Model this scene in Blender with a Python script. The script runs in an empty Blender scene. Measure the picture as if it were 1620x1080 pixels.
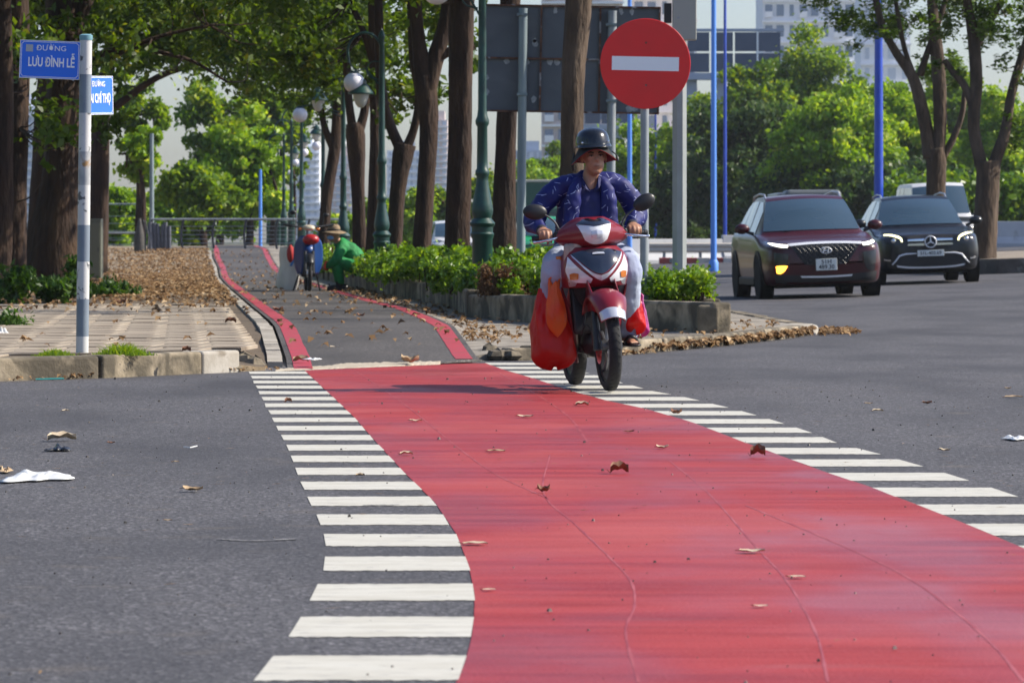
import bpy, bmesh, math, random
import numpy as np
from mathutils import Vector, Matrix
from mathutils.bvhtree import BVHTree
R = math.radians
scene = bpy.context.scene
COL = scene.collection
FPX, HY, CH = 7000.0, 381.0, 0.95      # focal length in photo pixels, horizon row, camera height

# ------------------------------------------------------------ camera, sky, sun, exposure
cam_d = bpy.data.cameras.new('camera')
cam = bpy.data.objects.new('camera', cam_d); COL.objects.link(cam)
cam.location = (0, 0, CH); cam.rotation_euler = (R(90), 0, 0)
cam_d.sensor_width = 36; cam_d.lens = FPX/1620*36; cam_d.shift_y = -(540-HY)/1620
cam_d.clip_start = 0.5; cam_d.clip_end = 6000
cam_d.dof.use_dof = True; cam_d.dof.focus_distance = 23.0; cam_d.dof.aperture_fstop = 14.0
scene.camera = cam
SUN = Vector((0.79, 0.08, 0.63)).normalized()      # towards the sun: from the right, a little beyond the subject
elev = math.asin(SUN.z); az = math.atan2(SUN.x, SUN.y)
world = bpy.data.worlds.new('World'); scene.world = world; world.use_nodes = True
wn = world.node_tree; wn.nodes.clear()
wo = wn.nodes.new('ShaderNodeOutputWorld'); wb = wn.nodes.new('ShaderNodeBackground'); ws = wn.nodes.new('ShaderNodeTexSky')
ws.sky_type = 'NISHITA'; ws.sun_disc = False; ws.sun_elevation = elev; ws.sun_rotation = az
ws.air_density = 1.0; ws.dust_density = 1.2; ws.ozone_density = 2.0
wb.inputs['Strength'].default_value = 0.090
wm = wn.nodes.new('ShaderNodeMix'); wm.data_type = 'RGBA'; wm.blend_type = 'MULTIPLY'; wm.inputs['Factor'].default_value = 1
wm.inputs[7].default_value = (1.18, 1.22, 1.42, 1)
wn.links.new(ws.outputs[0], wm.inputs[6]); wn.links.new(wm.outputs[2], wb.inputs[0]); wn.links.new(wb.outputs[0], wo.inputs[0])
sun_d = bpy.data.lights.new('sun', 'SUN'); sun_d.energy = 5.0; sun_d.angle = R(0.53); sun_d.color = (1, 0.92, 0.78)
sun = bpy.data.objects.new('sun', sun_d); COL.objects.link(sun)
sun.rotation_euler = (-SUN).to_track_quat('-Z', 'Y').to_euler(); sun.location = (20, 20, 40)
scene.view_settings.view_transform = 'Standard'; scene.view_settings.look = 'None'
scene.view_settings.exposure = 0.50; scene.view_settings.gamma = 1.0; scene.view_settings.use_curve_mapping = False
scene.cycles.max_bounces = 6; scene.cycles.transparent_max_bounces = 6; scene.cycles.volume_bounces = 0
scene.cycles.caustics_reflective = False; scene.cycles.caustics_refractive = False

# ------------------------------------------------------------ helpers
def P(px, py, Y):
    return Vector(((px-810)/FPX*Y, Y, CH-(py-HY)/FPX*Y))
def gnd(px, py, z=0.0):
    Y = (CH-z)*FPX/(py-HY); return Vector(((px-810)/FPX*Y, Y, z))
def tag(o, label=None, cat=None, group=None, kind=None):
    if label: o['label'] = label
    if cat: o['category'] = cat
    if group: o['group'] = group
    if kind: o['kind'] = kind
    return o
def thing(name, label, cat, loc=(0, 0, 0), rot=(0, 0, 0), group=None):
    o = bpy.data.objects.new(name, None); COL.objects.link(o); o.empty_display_size = 0.1
    o.location = loc; o.rotation_euler = rot if isinstance(rot, tuple) else (0, 0, rot)
    return tag(o, label, cat, group)
def copy_tree(o, parent=None):
    c = o.copy(); COL.objects.link(c); c.parent = parent
    for ch in list(o.children): copy_tree(ch, c)
    return c
def cr(a, n):
    """Catmull-Rom resample of an array (k, ...) into n rows."""
    a = np.asarray(a, float); k = len(a)
    if k < 3:
        t = np.linspace(0, 1, n); return np.array([a[0]*(1-s)+a[-1]*s for s in t])
    p = np.concatenate([[2*a[0]-a[1]], a, [2*a[-1]-a[-2]]])
    out = []
    for s in np.linspace(0, k-1, n):
        i = min(int(s), k-2); t = s-i
        p0, p1, p2, p3 = p[i], p[i+1], p[i+2], p[i+3]
        out.append(0.5*(2*p1+(p2-p0)*t+(2*p0-5*p1+4*p2-p3)*t*t+(3*p1-p0-3*p2+p3)*t**3))
    return np.array(out)
def interp(pts, s):
    xs = [p[0] for p in pts]; return float(np.interp(s, xs, [p[1] for p in pts]))

class G:
    def __init__(s): s.v = []; s.f = []
    def add(s, vs, fs):
        b = len(s.v); s.v.extend(tuple(map(float, q)) for q in vs); s.f.extend(tuple(b+i for i in f) for f in fs); return s
    def box(s, c, d, rz=0, rot=None, taper=1.0):
        c = Vector(c); M = Matrix.Rotation(rz, 3, 'Z') if rot is None else rot; vs = []
        for z in (-.5, .5):
            k = taper if z > 0 else 1
            for x, y in ((-.5, -.5), (.5, -.5), (.5, .5), (-.5, .5)):
                vs.append(c + M @ Vector((x*d[0]*k, y*d[1]*k, z*d[2])))
        return s.add(vs, [(3, 2, 1, 0), (4, 5, 6, 7), (0, 1, 5, 4), (1, 2, 6, 5), (2, 3, 7, 6), (3, 0, 4, 7)])
    def tube(s, pts, r, n=8, cap=True, ell=(1, 1), up=None):
        pts = [Vector(p) for p in pts]; k = len(pts)
        r = list(r) if hasattr(r, '__len__') else [r]*k
        vs = []; ref = Vector(up) if up else None
        for i, p in enumerate(pts):
            t = (pts[min(i+1, k-1)]-pts[max(i-1, 0)])
            t = t.normalized() if t.length > 1e-9 else Vector((0, 0, 1))
            if ref is None: ref = Vector((0, 1, 0)) if abs(t.y) < .8 else Vector((1, 0, 0))
            a = ref-t*ref.dot(t); a = a.normalized() if a.length > 1e-6 else t.orthogonal().normalized(); b = t.cross(a)
            if up is None: ref = a
            for j in range(n):
                w = 2*math.pi*j/n
                vs.append(p+(a*math.cos(w)*ell[0]+b*math.sin(w)*ell[1])*r[i])
        fs = [(i*n+j, i*n+(j+1) % n, (i+1)*n+(j+1) % n, (i+1)*n+j) for i in range(k-1) for j in range(n)]
        if cap: fs += [tuple(reversed(range(n))), tuple((k-1)*n+j for j in range(n))]
        return s.add(vs, fs)
    def cyl(s, a, b, r0, r1=None, n=16): return s.tube([a, b], [r0, r0 if r1 is None else r1], n)
    def limb(s, pts, r, n=14, ell=(1, 1), m=4, up=None):
        """a tapering limb with rounded ends"""
        k = len(pts); N = (k-1)*m+1
        p = cr(pts, N); q = cr(np.array(r, float).reshape(-1, 1), N)[:, 0]
        d0 = p[0]-p[1]; d0 /= np.linalg.norm(d0)+1e-9; d1 = p[-1]-p[-2]; d1 /= np.linalg.norm(d1)+1e-9
        A = [1.0, .85, .5]; 
        pp = [p[0]+d0*q[0]*math.sin(w) for w in (1.45, 1.1, .6)]+list(p)+[p[-1]+d1*q[-1]*math.sin(w) for w in (.6, 1.1, 1.45)]
        rr = [q[0]*math.cos(w) for w in (1.45, 1.1, .6)]+list(q)+[q[-1]*math.cos(w) for w in (.6, 1.1, 1.45)]
        return s.tube(pp, rr, n, True, ell, up)
    def lathe(s, prof, c=(0, 0, 0), n=20, M=None, cap=True):
        M = M or Matrix.Identity(3); c = Vector(c); vs = []
        for r, z in prof:
            for j in range(n):
                w = 2*math.pi*j/n; vs.append(c+M @ Vector((r*math.cos(w), r*math.sin(w), z)))
        k = len(prof)
        fs = [(i*n+j, i*n+(j+1) % n, (i+1)*n+(j+1) % n, (i+1)*n+j) for i in range(k-1) for j in range(n)]
        if cap: fs += [tuple(reversed(range(n))), tuple((k-1)*n+j for j in range(n))]
        return s.add(vs, fs)
    def ball(s, c, r, n=16, m=10, M=None):
        r = r if hasattr(r, '__len__') else (r, r, r); M = M or Matrix.Identity(3); c = Vector(c); vs = []
        for i in range(m+1):
            a = math.pi*(i+.02*(i == 0)-.02*(i == m))/m
            for j in range(n):
                w = 2*math.pi*j/n
                vs.append(c+M @ Vector((r[0]*math.sin(a)*math.cos(w), r[1]*math.sin(a)*math.sin(w), -r[2]*math.cos(a))))
        fs = [(i*n+j, i*n+(j+1) % n, (i+1)*n+(j+1) % n, (i+1)*n+j) for i in range(m) for j in range(n)]
        fs += [tuple(reversed(range(n))), tuple(m*n+j for j in range(n))]
        return s.add(vs, fs)
    def prism(s, poly, z0, z1, zf=None):
        """polygon (x, y) anticlockwise extruded z0..z1"""
        n = len(poly); vs = [(x, y, z0) for x, y in poly]+[(x, y, z1 if zf is None else z1+zf(x, y)) for x, y in poly]
        return s.add(vs, [tuple(reversed(range(n))), tuple(range(n, 2*n))]+[(i, (i+1) % n, n+(i+1) % n, n+i) for i in range(n)])
    def grid(s, a, closed_v=False, flip=False):
        """a: array (U, V, 3) of points"""
        a = np.asarray(a); U, V = a.shape[:2]; fs = []
        for i in range(U-1):
            for j in range(V if closed_v else V-1):
                f = (i*V+j, i*V+(j+1) % V, (i+1)*V+(j+1) % V, (i+1)*V+j); fs.append(tuple(reversed(f)) if flip else f)
        return s.add(a.reshape(-1, 3), fs)
    def mesh(s, name, origin=(0, 0, 0)):
        me = bpy.data.meshes.new(name); o = Vector(origin)
        v = np.array(s.v, float).reshape(-1, 3)-np.array(o)
        me.from_pydata(v.tolist(), [], s.f); return me
    def build(s, name, mat, parent=None, smooth=0, origin=(0, 0, 0), bevel=0, seg=2, solid=0, fixn=True):
        me = s.mesh(name, origin)
        if fixn:
            bm = bmesh.new(); bm.from_mesh(me); bmesh.ops.recalc_face_normals(bm, faces=bm.faces[:]); bm.to_mesh(me); bm.free()
        return put(name, me, mat, parent, smooth, bevel, seg, solid)
def put(name, me, mat, parent=None, smooth=0, bevel=0, seg=2, solid=0):
    for m in (mat if isinstance(mat, (list, tuple)) else [mat]): me.materials.append(m)
    if smooth:
        me.shade_smooth()
        if smooth < 180: me.set_sharp_from_angle(angle=R(smooth))
    o = bpy.data.objects.new(name, me); COL.objects.link(o); o.parent = parent
    if solid:
        md = o.modifiers.new('solid', 'SOLIDIFY'); md.thickness = solid; md.offset = 0
    if bevel:
        md = o.modifiers.new('bevel', 'BEVEL'); md.width = bevel; md.segments = seg; md.limit_method = 'ANGLE'; md.angle_limit = R(35)
    return o
def organic(g, name, mat, parent, voxel=.012, it=4, bump=None):
    """closed pieces fused into one continuous skin"""
    me = g.mesh('tmp'); bm = bmesh.new(); bm.from_mesh(me); bmesh.ops.recalc_face_normals(bm, faces=bm.faces[:]); bm.to_mesh(me); bm.free()
    o = bpy.data.objects.new('tmp', me); COL.objects.link(o)
    md = o.modifiers.new('r', 'REMESH'); md.mode = 'VOXEL'; md.voxel_size = voxel
    md = o.modifiers.new('s', 'SMOOTH'); md.iterations = it; md.factor = .5
    if bump:
        tx = bpy.data.textures.new('folds', 'CLOUDS'); tx.noise_scale = bump[1]; tx.noise_depth = 1
        md = o.modifiers.new('d', 'DISPLACE'); md.texture = tx; md.strength = bump[0]; md.mid_level = .5
    dg = bpy.context.evaluated_depsgraph_get(); dg.update()
    out = bpy.data.meshes.new_from_object(o.evaluated_get(dg)); out.name = name
    bpy.data.objects.remove(o); out.materials.clear()
    return put(name, out, mat, parent, 180)
def text(name, s, size, mat, parent, loc, rot=(R(90), 0, 0), sx=1.0, ext=.002, align='CENTER', bold=0):
    cu = bpy.data.curves.new(name, 'FONT'); cu.body = s; cu.size = size; cu.align_x = align; cu.align_y = 'CENTER'; cu.extrude = ext; cu.offset = bold
    cu.resolution_u = 3
    t = bpy.data.objects.new('t', cu); COL.objects.link(t)
    dg = bpy.context.evaluated_depsgraph_get(); dg.update()
    me = bpy.data.meshes.new_from_object(t.evaluated_get(dg)); me.name = name
    bpy.data.objects.remove(t); me.materials.clear(); me.materials.append(mat)
    o = bpy.data.objects.new(name, me); COL.objects.link(o); o.parent = parent; o.location = loc; o.rotation_euler = rot; o.scale = (sx, 1, 1)
    return o
def rot_between(a, b): return Vector(a).rotation_difference(Vector(b)).to_matrix()
RX90 = Matrix.Rotation(R(90), 3, 'X'); RY90 = Matrix.Rotation(R(90), 3, 'Y')

# ------------------------------------------------------------ materials
def mat(name, c, rough=.6, metal=0., spec=.5, c2=None, sc=6., lo=.35, hi=.65, bump=0., bsc=40., coat=0., emit=None, es=0, detail=4, c3=None, sc3=1., lo3=.5, hi3=.6, stretch=None, rvar=0, perobj=0, trans=0, alpha=1):
    m = bpy.data.materials.new(name); m.use_nodes = True; nt = m.node_tree; N = nt.nodes; L = nt.links
    b = N['Principled BSDF']; b.inputs['Base Color'].default_value = (*c, 1); b.inputs['Roughness'].default_value = rough
    b.inputs['Metallic'].default_value = metal; b.inputs['Specular IOR Level'].default_value = spec; b.inputs['Coat Weight'].default_value = coat
    b.inputs['Coat Roughness'].default_value = .06
    tc = N.new('ShaderNodeTexCoord'); src = tc.outputs['Object']
    if stretch:
        mp = N.new('ShaderNodeMapping'); mp.inputs['Scale'].default_value = stretch; L.new(src, mp.inputs[0]); src = mp.outputs[0]
    def noise(s, d=detail, dist=0):
        n = N.new('ShaderNodeTexNoise'); n.inputs['Scale'].default_value = s; n.inputs['Detail'].default_value = d; n.inputs['Distortion'].default_value = dist
        L.new(src, n.inputs['Vector']); return n.outputs['Fac']
    def ramp(f, l, h):
        r = N.new('ShaderNodeMapRange'); r.inputs['From Min'].default_value = l; r.inputs['From Max'].default_value = h; L.new(f, r.inputs['Value']); return r.outputs[0]
    def mix(f, A, B):
        x = N.new('ShaderNodeMix'); x.data_type = 'RGBA'
        if f is not None: L.new(f, x.inputs['Factor'])
        for k, q in ((6, A), (7, B)):
            if isinstance(q, tuple): x.inputs[k].default_value = (*q, 1)
            else: L.new(q, x.inputs[k])
        return x.outputs[2]
    colr = None
    if c2: colr = mix(ramp(noise(sc), lo, hi), c, c2)
    if c3: colr = mix(ramp(noise(sc3, 5, .6), lo3, hi3), colr if colr is not None else c, c3)
    if perobj:
        oi = N.new('ShaderNodeObjectInfo'); hs = N.new('ShaderNodeHueSaturation')
        r = N.new('ShaderNodeMapRange'); r.inputs['To Min'].default_value = 1-perobj; r.inputs['To Max'].default_value = 1+perobj; L.new(oi.outputs['Random'], r.inputs['Value'])
        L.new(r.outputs[0], hs.inputs['Value'])
        if colr is not None: L.new(colr, hs.inputs['Color'])
        else: hs.inputs['Color'].default_value = (*c, 1)
        colr = hs.outputs[0]
    if colr is not None: L.new(colr, b.inputs['Base Color'])
    if rvar:
        r = N.new('ShaderNodeMapRange'); r.inputs['To Min'].default_value = max(.02, rough-rvar); r.inputs['To Max'].default_value = min(1, rough+rvar)
        r.inputs['From Min'].default_value = .35; r.inputs['From Max'].default_value = .65
        L.new(noise(sc*1.7), r.inputs['Value']); L.new(r.outputs[0], b.inputs['Roughness'])
    if bump:
        bp = N.new('ShaderNodeBump'); bp.inputs['Strength'].default_value = 1; bp.inputs['Distance'].default_value = bump
        L.new(noise(bsc, 5), bp.inputs['Height']); L.new(bp.outputs[0], b.inputs['Normal'])
    if emit: b.inputs['Emission Color'].default_value = (*emit, 1); b.inputs['Emission Strength'].default_value = es
    if trans: b.inputs['Transmission Weight'].default_value = trans
    return m
def leaf_mat(name, ramp_cols, tr=.45, rough=.45, spec=.35):
    """leaf colour varies leaf by leaf (attribute rnd), light passes through the blade"""
    m = bpy.data.materials.new(name); m.use_nodes = True; nt = m.node_tree; N = nt.nodes; L = nt.links
    b = N['Principled BSDF']; out = N['Material Output']; b.inputs['Roughness'].default_value = rough; b.inputs['Specular IOR Level'].default_value = spec
    at = N.new('ShaderNodeAttribute'); at.attribute_name = 'rnd'
    cr_ = N.new('ShaderNodeValToRGB'); els = cr_.color_ramp.elements
    while len(els) < len(ramp_cols): els.new(.5)
    for i, (p, c) in enumerate(ramp_cols): els[i].position = p; els[i].color = (*c, 1)
    L.new(at.outputs['Fac'], cr_.inputs[0]); L.new(cr_.outputs[0], b.inputs['Base Color'])
    t = N.new('ShaderNodeBsdfTranslucent'); hs = N.new('ShaderNodeHueSaturation'); hs.inputs['Value'].default_value = 1.5; hs.inputs['Hue'].default_value = .485; hs.inputs['Saturation'].default_value = 1.1
    L.new(cr_.outputs[0], hs.inputs['Color']); L.new(hs.outputs[0], t.inputs['Color'])
    mx = N.new('ShaderNodeMixShader'); mx.inputs[0].default_value = tr
    L.new(b.outputs[0], mx.inputs[1]); L.new(t.outputs[0], mx.inputs[2]); L.new(mx.outputs[0], out.inputs['Surface'])
    return m

def asphalt_mat(name, base, fleck, dark):
    m = bpy.data.materials.new(name); m.use_nodes = True; nt = m.node_tree; N = nt.nodes; L = nt.links; b = N['Principled BSDF']
    tc = N.new('ShaderNodeTexCoord')
    def noise(s, d=2, st=None):
        n = N.new('ShaderNodeTexNoise'); n.inputs['Scale'].default_value = s; n.inputs['Detail'].default_value = d
        if st:
            mp = N.new('ShaderNodeMapping'); mp.inputs['Scale'].default_value = st; L.new(tc.outputs['Object'], mp.inputs[0]); L.new(mp.outputs[0], n.inputs[0])
        else: L.new(tc.outputs['Object'], n.inputs[0])
        return n.outputs['Fac']
    def mr(f, a, c, p=0., q=1.):
        r = N.new('ShaderNodeMapRange'); r.inputs['From Min'].default_value = a; r.inputs['From Max'].default_value = c; r.inputs['To Min'].default_value = p; r.inputs['To Max'].default_value = q; L.new(f, r.inputs[0]); return r.outputs[0]
    def mix(f, A, B):
        x = N.new('ShaderNodeMix'); x.data_type = 'RGBA'; L.new(f, x.inputs['Factor'])
        for k, q in ((6, A), (7, B)):
            if isinstance(q, tuple): x.inputs[k].default_value = (*q, 1)
            else: L.new(q, x.inputs[k])
        return x.outputs[2]
    vo = N.new('ShaderNodeTexVoronoi'); vo.inputs['Scale'].default_value = 85; L.new(tc.outputs['Object'], vo.inputs['Vector'])
    c = mix(mr(noise(90, 3), .36, .62), base, fleck)
    vs = N.new('ShaderNodeSeparateColor'); L.new(vo.outputs['Color'], vs.inputs[0])
    c = mix(mr(vs.outputs[0], .80, .95, 0, .75), c, tuple(x*2.3 for x in fleck))
    c = mix(mr(vs.outputs[1], .74, .9, 0, .85), c, tuple(x*.4 for x in base))
    c = mix(mr(noise(.8, 4, (1, .35, 1)), .42, .66, 0, .75), c, dark)
    c = mix(mr(noise(3.5, 5), .6, .75, 0, .35), c, (.16, .13, .1))
    L.new(c, b.inputs['Base Color']); b.inputs['Roughness'].default_value = .78; b.inputs['Specular IOR Level'].default_value = .35
    bp = N.new('ShaderNodeBump'); bp.inputs['Strength'].default_value = .8; bp.inputs['Distance'].default_value = .0035
    L.new(vo.outputs['Distance'], bp.inputs['Height']); L.new(bp.outputs[0], b.inputs['Normal'])
    return m
M_ASPH = asphalt_mat('asphalt', (.056, .054, .058), (.105, .101, .105), (.040, .039, .043))
M_PATH = asphalt_mat('path_asphalt', (.062, .056, .052), (.108, .098, .090), (.044, .040, .037))

def red_lane_mat():
    m = bpy.data.materials.new('red_lane_paint'); m.use_nodes = True; nt = m.node_tree; N = nt.nodes; L = nt.links; b = N['Principled BSDF']
    tc = N.new('ShaderNodeTexCoord')
    def noise(s, d=3, st=None, dist=0):
        n = N.new('ShaderNodeTexNoise'); n.inputs['Scale'].default_value = s; n.inputs['Detail'].default_value = d; n.inputs['Distortion'].default_value = dist
        if st:
            mp = N.new('ShaderNodeMapping'); mp.inputs['Scale'].default_value = st; L.new(tc.outputs['Object'], mp.inputs[0]); L.new(mp.outputs[0], n.inputs[0])
        else: L.new(tc.outputs['Object'], n.inputs[0])
        return n.outputs['Fac']
    def mr(f, a, c, p=0., q=1.):
        r = N.new('ShaderNodeMapRange'); r.inputs['From Min'].default_value = a; r.inputs['From Max'].default_value = c; r.inputs['To Min'].default_value = p; r.inputs['To Max'].default_value = q; L.new(f, r.inputs[0]); return r.outputs[0]
    def mix(f, A, B):
        x = N.new('ShaderNodeMix'); x.data_type = 'RGBA'; L.new(f, x.inputs['Factor'])
        for k, q in ((6, A), (7, B)):
            if isinstance(q, tuple): x.inputs[k].default_value = (*q, 1)
            else: L.new(q, x.inputs[k])
        return x.outputs[2]
    cross = noise(1.0, 6, (.9, 5.5, 1))          # roller strokes laid across the lane
    c = mix(mr(cross, .40, .62), (.35, .030, .027), (.25, .012, .011))
    c = mix(mr(noise(1.0, 4, (.5, .55, 1), .5), .50, .68, 0, .6), c, (.43, .085, .078))      # pinker patches: sky gloss put into the paint colour
    c = mix(mr(noise(1.0, 6, (1.6, 34, 1)), .54, .70, 0, .6), c, (.28, .022, .024))
    c = mix(mr(noise(1.0, 6, (2.2, 40, 1)), .60, .74, 0, .4), c, (.46, .12, .115))
    c = mix(mr(noise(110, 3), .55, .70, 0, .5), c, (.46, .10, .095))
    c = mix(mr(noise(75, 3), .60, .72, 0, .55), c, (.22, .015, .018))
    c = mix(mr(noise(1.0, 3, (.6, 2.2, 1)), .66, .80, 0, .35), c, (.25, .14, .15))
    L.new(c, b.inputs['Base Color'])
    L.new(mr(noise(1.0, 3, (1.3, .55, 1)), .36, .60, .34, .66), b.inputs['Roughness']); b.inputs['Specular IOR Level'].default_value = .4
    bp = N.new('ShaderNodeBump'); bp.inputs['Strength'].default_value = .6; bp.inputs['Distance'].default_value = .004
    L.new(noise(100, 5), bp.inputs['Height']); L.new(bp.outputs[0], b.inputs['Normal'])
    return m
M_RED = red_lane_mat()
M_REDLINE = mat('red_line_paint', (.42, .03, .05), .6, c2=(.34, .05, .06), sc=9, c3=(.20, .07, .06), sc3=5, lo3=.56, hi3=.7, bump=.001, bsc=120)
M_WHITE = mat('white_road_paint', (.57, .55, .48), .65, c2=(.49, .465, .39), sc=4, c3=(.26, .25, .24), sc3=11, lo3=.60, hi3=.72, bump=.0012, bsc=150, stretch=(1, 3, 1))
M_CONC = mat('weathered_concrete', (.33, .29, .235), .9, c2=(.22, .19, .15), sc=3.5, c3=(.10, .085, .065), sc3=2.2, lo3=.50, hi3=.68, bump=.006, bsc=35)
M_KERB = mat('old_kerb_concrete', (.31, .255, .18), .9, c2=(.19, .155, .10), sc=5, c3=(.075, .062, .042), sc3=3.3, lo3=.42, hi3=.58, bump=.008, bsc=28, perobj=.22)
M_KERBNEW = mat('pale_kerb_concrete', (.43, .40, .35), .9, c2=(.32, .29, .24), sc=5, c3=(.2, .17, .13), sc3=4, lo3=.55, hi3=.7, bump=.003, bsc=40)
M_SLAB = mat('paving_slab', (.34, .285, .215), .88, c2=(.25, .20, .145), sc=2.4, c3=(.13, .10, .07), sc3=1.7, lo3=.48, hi3=.66, bump=.003, bsc=45, perobj=.13)
M_GROUND = mat('bare_ground', (.26, .20, .125), .95, c2=(.17, .125, .075), sc=2, c3=(.30, .26, .2), sc3=.9, lo3=.55, hi3=.7, bump=.02, bsc=14)
M_SOIL = mat('soil', (.10, .075, .05), .95, c2=(.06, .045, .03), sc=6, bump=.02, bsc=20)
M_LAWN = mat('lawn_ground', (.05, .085, .02), .95, c2=(.08, .11, .035), sc=2)
M_FARG = mat('distant_ground', (.12, .11, .07), .95, c2=(.07, .09, .035), sc=.15)

# ------------------------------------------------------------ levels of the place
def edge_x(Y): return 3.0-.054*(Y-46)             # kerb between the promenade and the avenue
def road_z(x, Y):                                  # the avenue is banked up to the right
    u = x+.054*(Y-70); t = max(0., u-3.3)
    return .036*t*t/(t+1.2) if t > 0 else 0.
def isl_z(Y): return interp([(0, .10), (46, .10), (62, .15)], Y) if Y < 62 else ramp_z(Y)
def ramp_z(Y): return .15+interp([(0, 0), (98, 0), (108, .08), (130, .54), (150, .62), (400, .62)], Y)

# terrain far below everything and the road sheet
g = G(); g.add([(-1500, -60, -.35), (1500, -60, -.35), (1500, 4000, -.35), (-1500, 4000, -.35)], [(0, 1, 2, 3)])
tag(g.build('ground', M_FARG), kind='structure')
ys = np.concatenate([np.linspace(-12, 60, 37), np.linspace(64, 320, 65)])
a = []
for Y in ys:
    xs = np.concatenate([np.linspace(-60, -8, 10), np.linspace(-7, 70, 90)])
    a.append([(x, Y, road_z(x, Y)) for x in xs])
g = G(); g.grid(a); road = tag(g.build('road', M_ASPH, smooth=180), kind='structure')
# ---- red cycle crossing and its white squares
LE = [gnd(*p) for p in ((478, 583), (486, 590), (520, 622), (560, 660), (600, 705), (640, 748), (688, 795), (722, 845), (741, 893), (751, 940), (750, 975), (746, 1010), (735, 1050), (715, 1095), (675, 1150), (610, 1230))]
RE = [gnd(*p) for p in ((758, 571), (800, 586), (845, 599), (905, 619), (965, 635), (1022, 647), (1092, 667), (1165, 695), (1251, 727), (1306, 747), (1373, 769), (1444, 796), (1528, 829), (1640, 876), (1800, 945), (2050, 1060), (2300, 1190))]
LO = [gnd(*p) for p in ((393, 588), (412, 625), (432, 665), (455, 708), (475, 762), (490, 795), (505, 822), (512, 845), (515, 872), (513, 895), (497, 940), (468, 990), (412, 1065), (330, 1150))]
RO = [gnd(*p) for p in ((862, 577), (930, 590), (1032, 619), (1061, 624), (1091, 630), (1122, 638), (1158, 646), (1193, 656), (1237, 669), (1285, 685), (1327, 702), (1381, 715), (1442, 733), (1517, 755), (1591, 779), (1680, 812), (1800, 858), (1960, 920))]
def xat(C, Y):
    c = sorted((p.y, p.x) for p in C); return float(np.interp(Y, [q[0] for q in c], [q[1] for q in c]))
g = G(); yy = np.linspace(7.2, 34.3, 150); rng = random.Random(3)
for i in range(len(yy)-1):
    pass
a = []
def far_edge(x): return 32.45+(x+1.55)*1.55         # skewed far end of the paint
for Y in yy:
    row = []
    xl, xr = xat(LE, Y), xat(RE, Y)
    for t in np.linspace(0, 1, 13):
        x = xl+(xr-xl)*t; row.append((x, min(Y, far_edge(x)), .002))
    a.append(row)
g.grid(a); lane = tag(g.build('cycle_crossing', M_RED, road), 'red painted cycle lane across the road')
# seams of overlapping paint passes
M_SEAM = mat('paint_seam', (.42, .075, .07), .45, c2=(.30, .022, .020), sc=3, lo=.4, hi=.6)
def ribbon(pts, w, z, n=60, zf=None, jit=0):
    p = cr([(q[0], q[1]) for q in pts], n); a = []; rg = random.Random(9)
    for i in range(n):
        t = p[min(i+1, n-1)]-p[max(i-1, 0)]; t /= np.linalg.norm(t)+1e-9; nn = np.array((-t[1], t[0]))
        j = rg.uniform(-jit, jit)
        for s in (1, -1):
            q = p[i]+nn*s*(w+j)/2; a.append((q[0], q[1], z+(zf(q[0], q[1]) if zf else 0)))
    return np.array(a).reshape(n, 2, 3)
for pts, w in (([(870, 720), (860, 780), (910, 830), (962, 880), (998, 920), (1004, 960), (990, 1000), (1010, 1080)], .012),
               ([(790, 590), (850, 625), (900, 660), (930, 700)], .02), ([(560, 585), (640, 640), (760, 735), (868, 790)], .014),
               ([(1180, 800), (1300, 850), (1420, 905), (1500, 960), (1570, 1020), (1620, 1080)], .014),
               ([(1060, 730), (1120, 780), (1200, 870), (1245, 920), (1290, 1000), (1310, 1080)], .012)):
    q = [gnd(*p) for p in pts]; g = G(); g.grid(ribbon(q, w*.6, .0027, jit=.002))
    g.build('paint_seam', M_SEAM, lane)
M_PATCH = M_WHITE
def stripes(A, B, y0, pitch, dep, y1, lim):
    k = 0; Y = y0; rg = random.Random(int(y0*100))
    while Y < y1:
        m = G(); top = []; bot = []; sk = rg.uniform(-.02, .02)
        xa0, xb0 = xat(A, Y), xat(B, Y); xa1, xb1 = xat(A, Y+dep), xat(B, Y+dep)
        n = 31
        for t in np.linspace(0, 1, n): bot.append((xa0+(xb0-xa0)*t+rg.uniform(-.004, .004)*(t in (0, 1)), Y+sk*t+rg.uniform(-.012, .012), .0022)); top.append((xa1+(xb1-xa1)*t, Y+dep+sk*t+rg.uniform(-.008, .008), .0022))
        m.grid([bot, top]); m.build('crossing_stripe', M_WHITE, road); Y += pitch*rg.uniform(.98, 1.02)
stripes(LO, LE, 8.50, 1.045, .57, 31.8, 0)
stripes(RE, RO, 12.1, 1.09, .60, 33.9, 0)

# ---- cycle path on the promenade: a ribbon that climbs to the bridge
PY = [32.4, 34.0, 36.7, 38.5, 41.3, 45.2, 51.4, 57.7, 66, 81, 95, 110, 120, 130, 150, 190]
PL = [(32.4, -1.64), (34.5, -1.76), (37.9, -1.99), (43.4, -2.37), (53.8, -3.17), (66, -4.10), (81, -5.24), (95, -6.26), (110, -7.3), (120, -8.1), (130, -8.8), (150, -10.2), (190, -13)]
PR = [(32.4, -.14), (34.6, -.27), (36.7, -.36), (41.3, -.56), (45.2, -.775), (51.4, -1.17), (57.7, -1.73), (66, -2.4), (81, -3.55), (95, -4.65), (110, -5.8), (120, -6.5), (130, -7.15), (150, -8.6), (190, -11.5)]
def path_z(Y): return interp([(0, 0), (33.4, .002), (40.5, .158), (98, .158), (108, .235), (130, .70), (150, .78), (190, .78)], Y)
YS = np.concatenate([np.linspace(32.45, 60, 56), np.linspace(61, 190, 66)])
def pl(Y): return interp(PL, Y)
def pr(Y): return interp(PR, Y)
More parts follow.
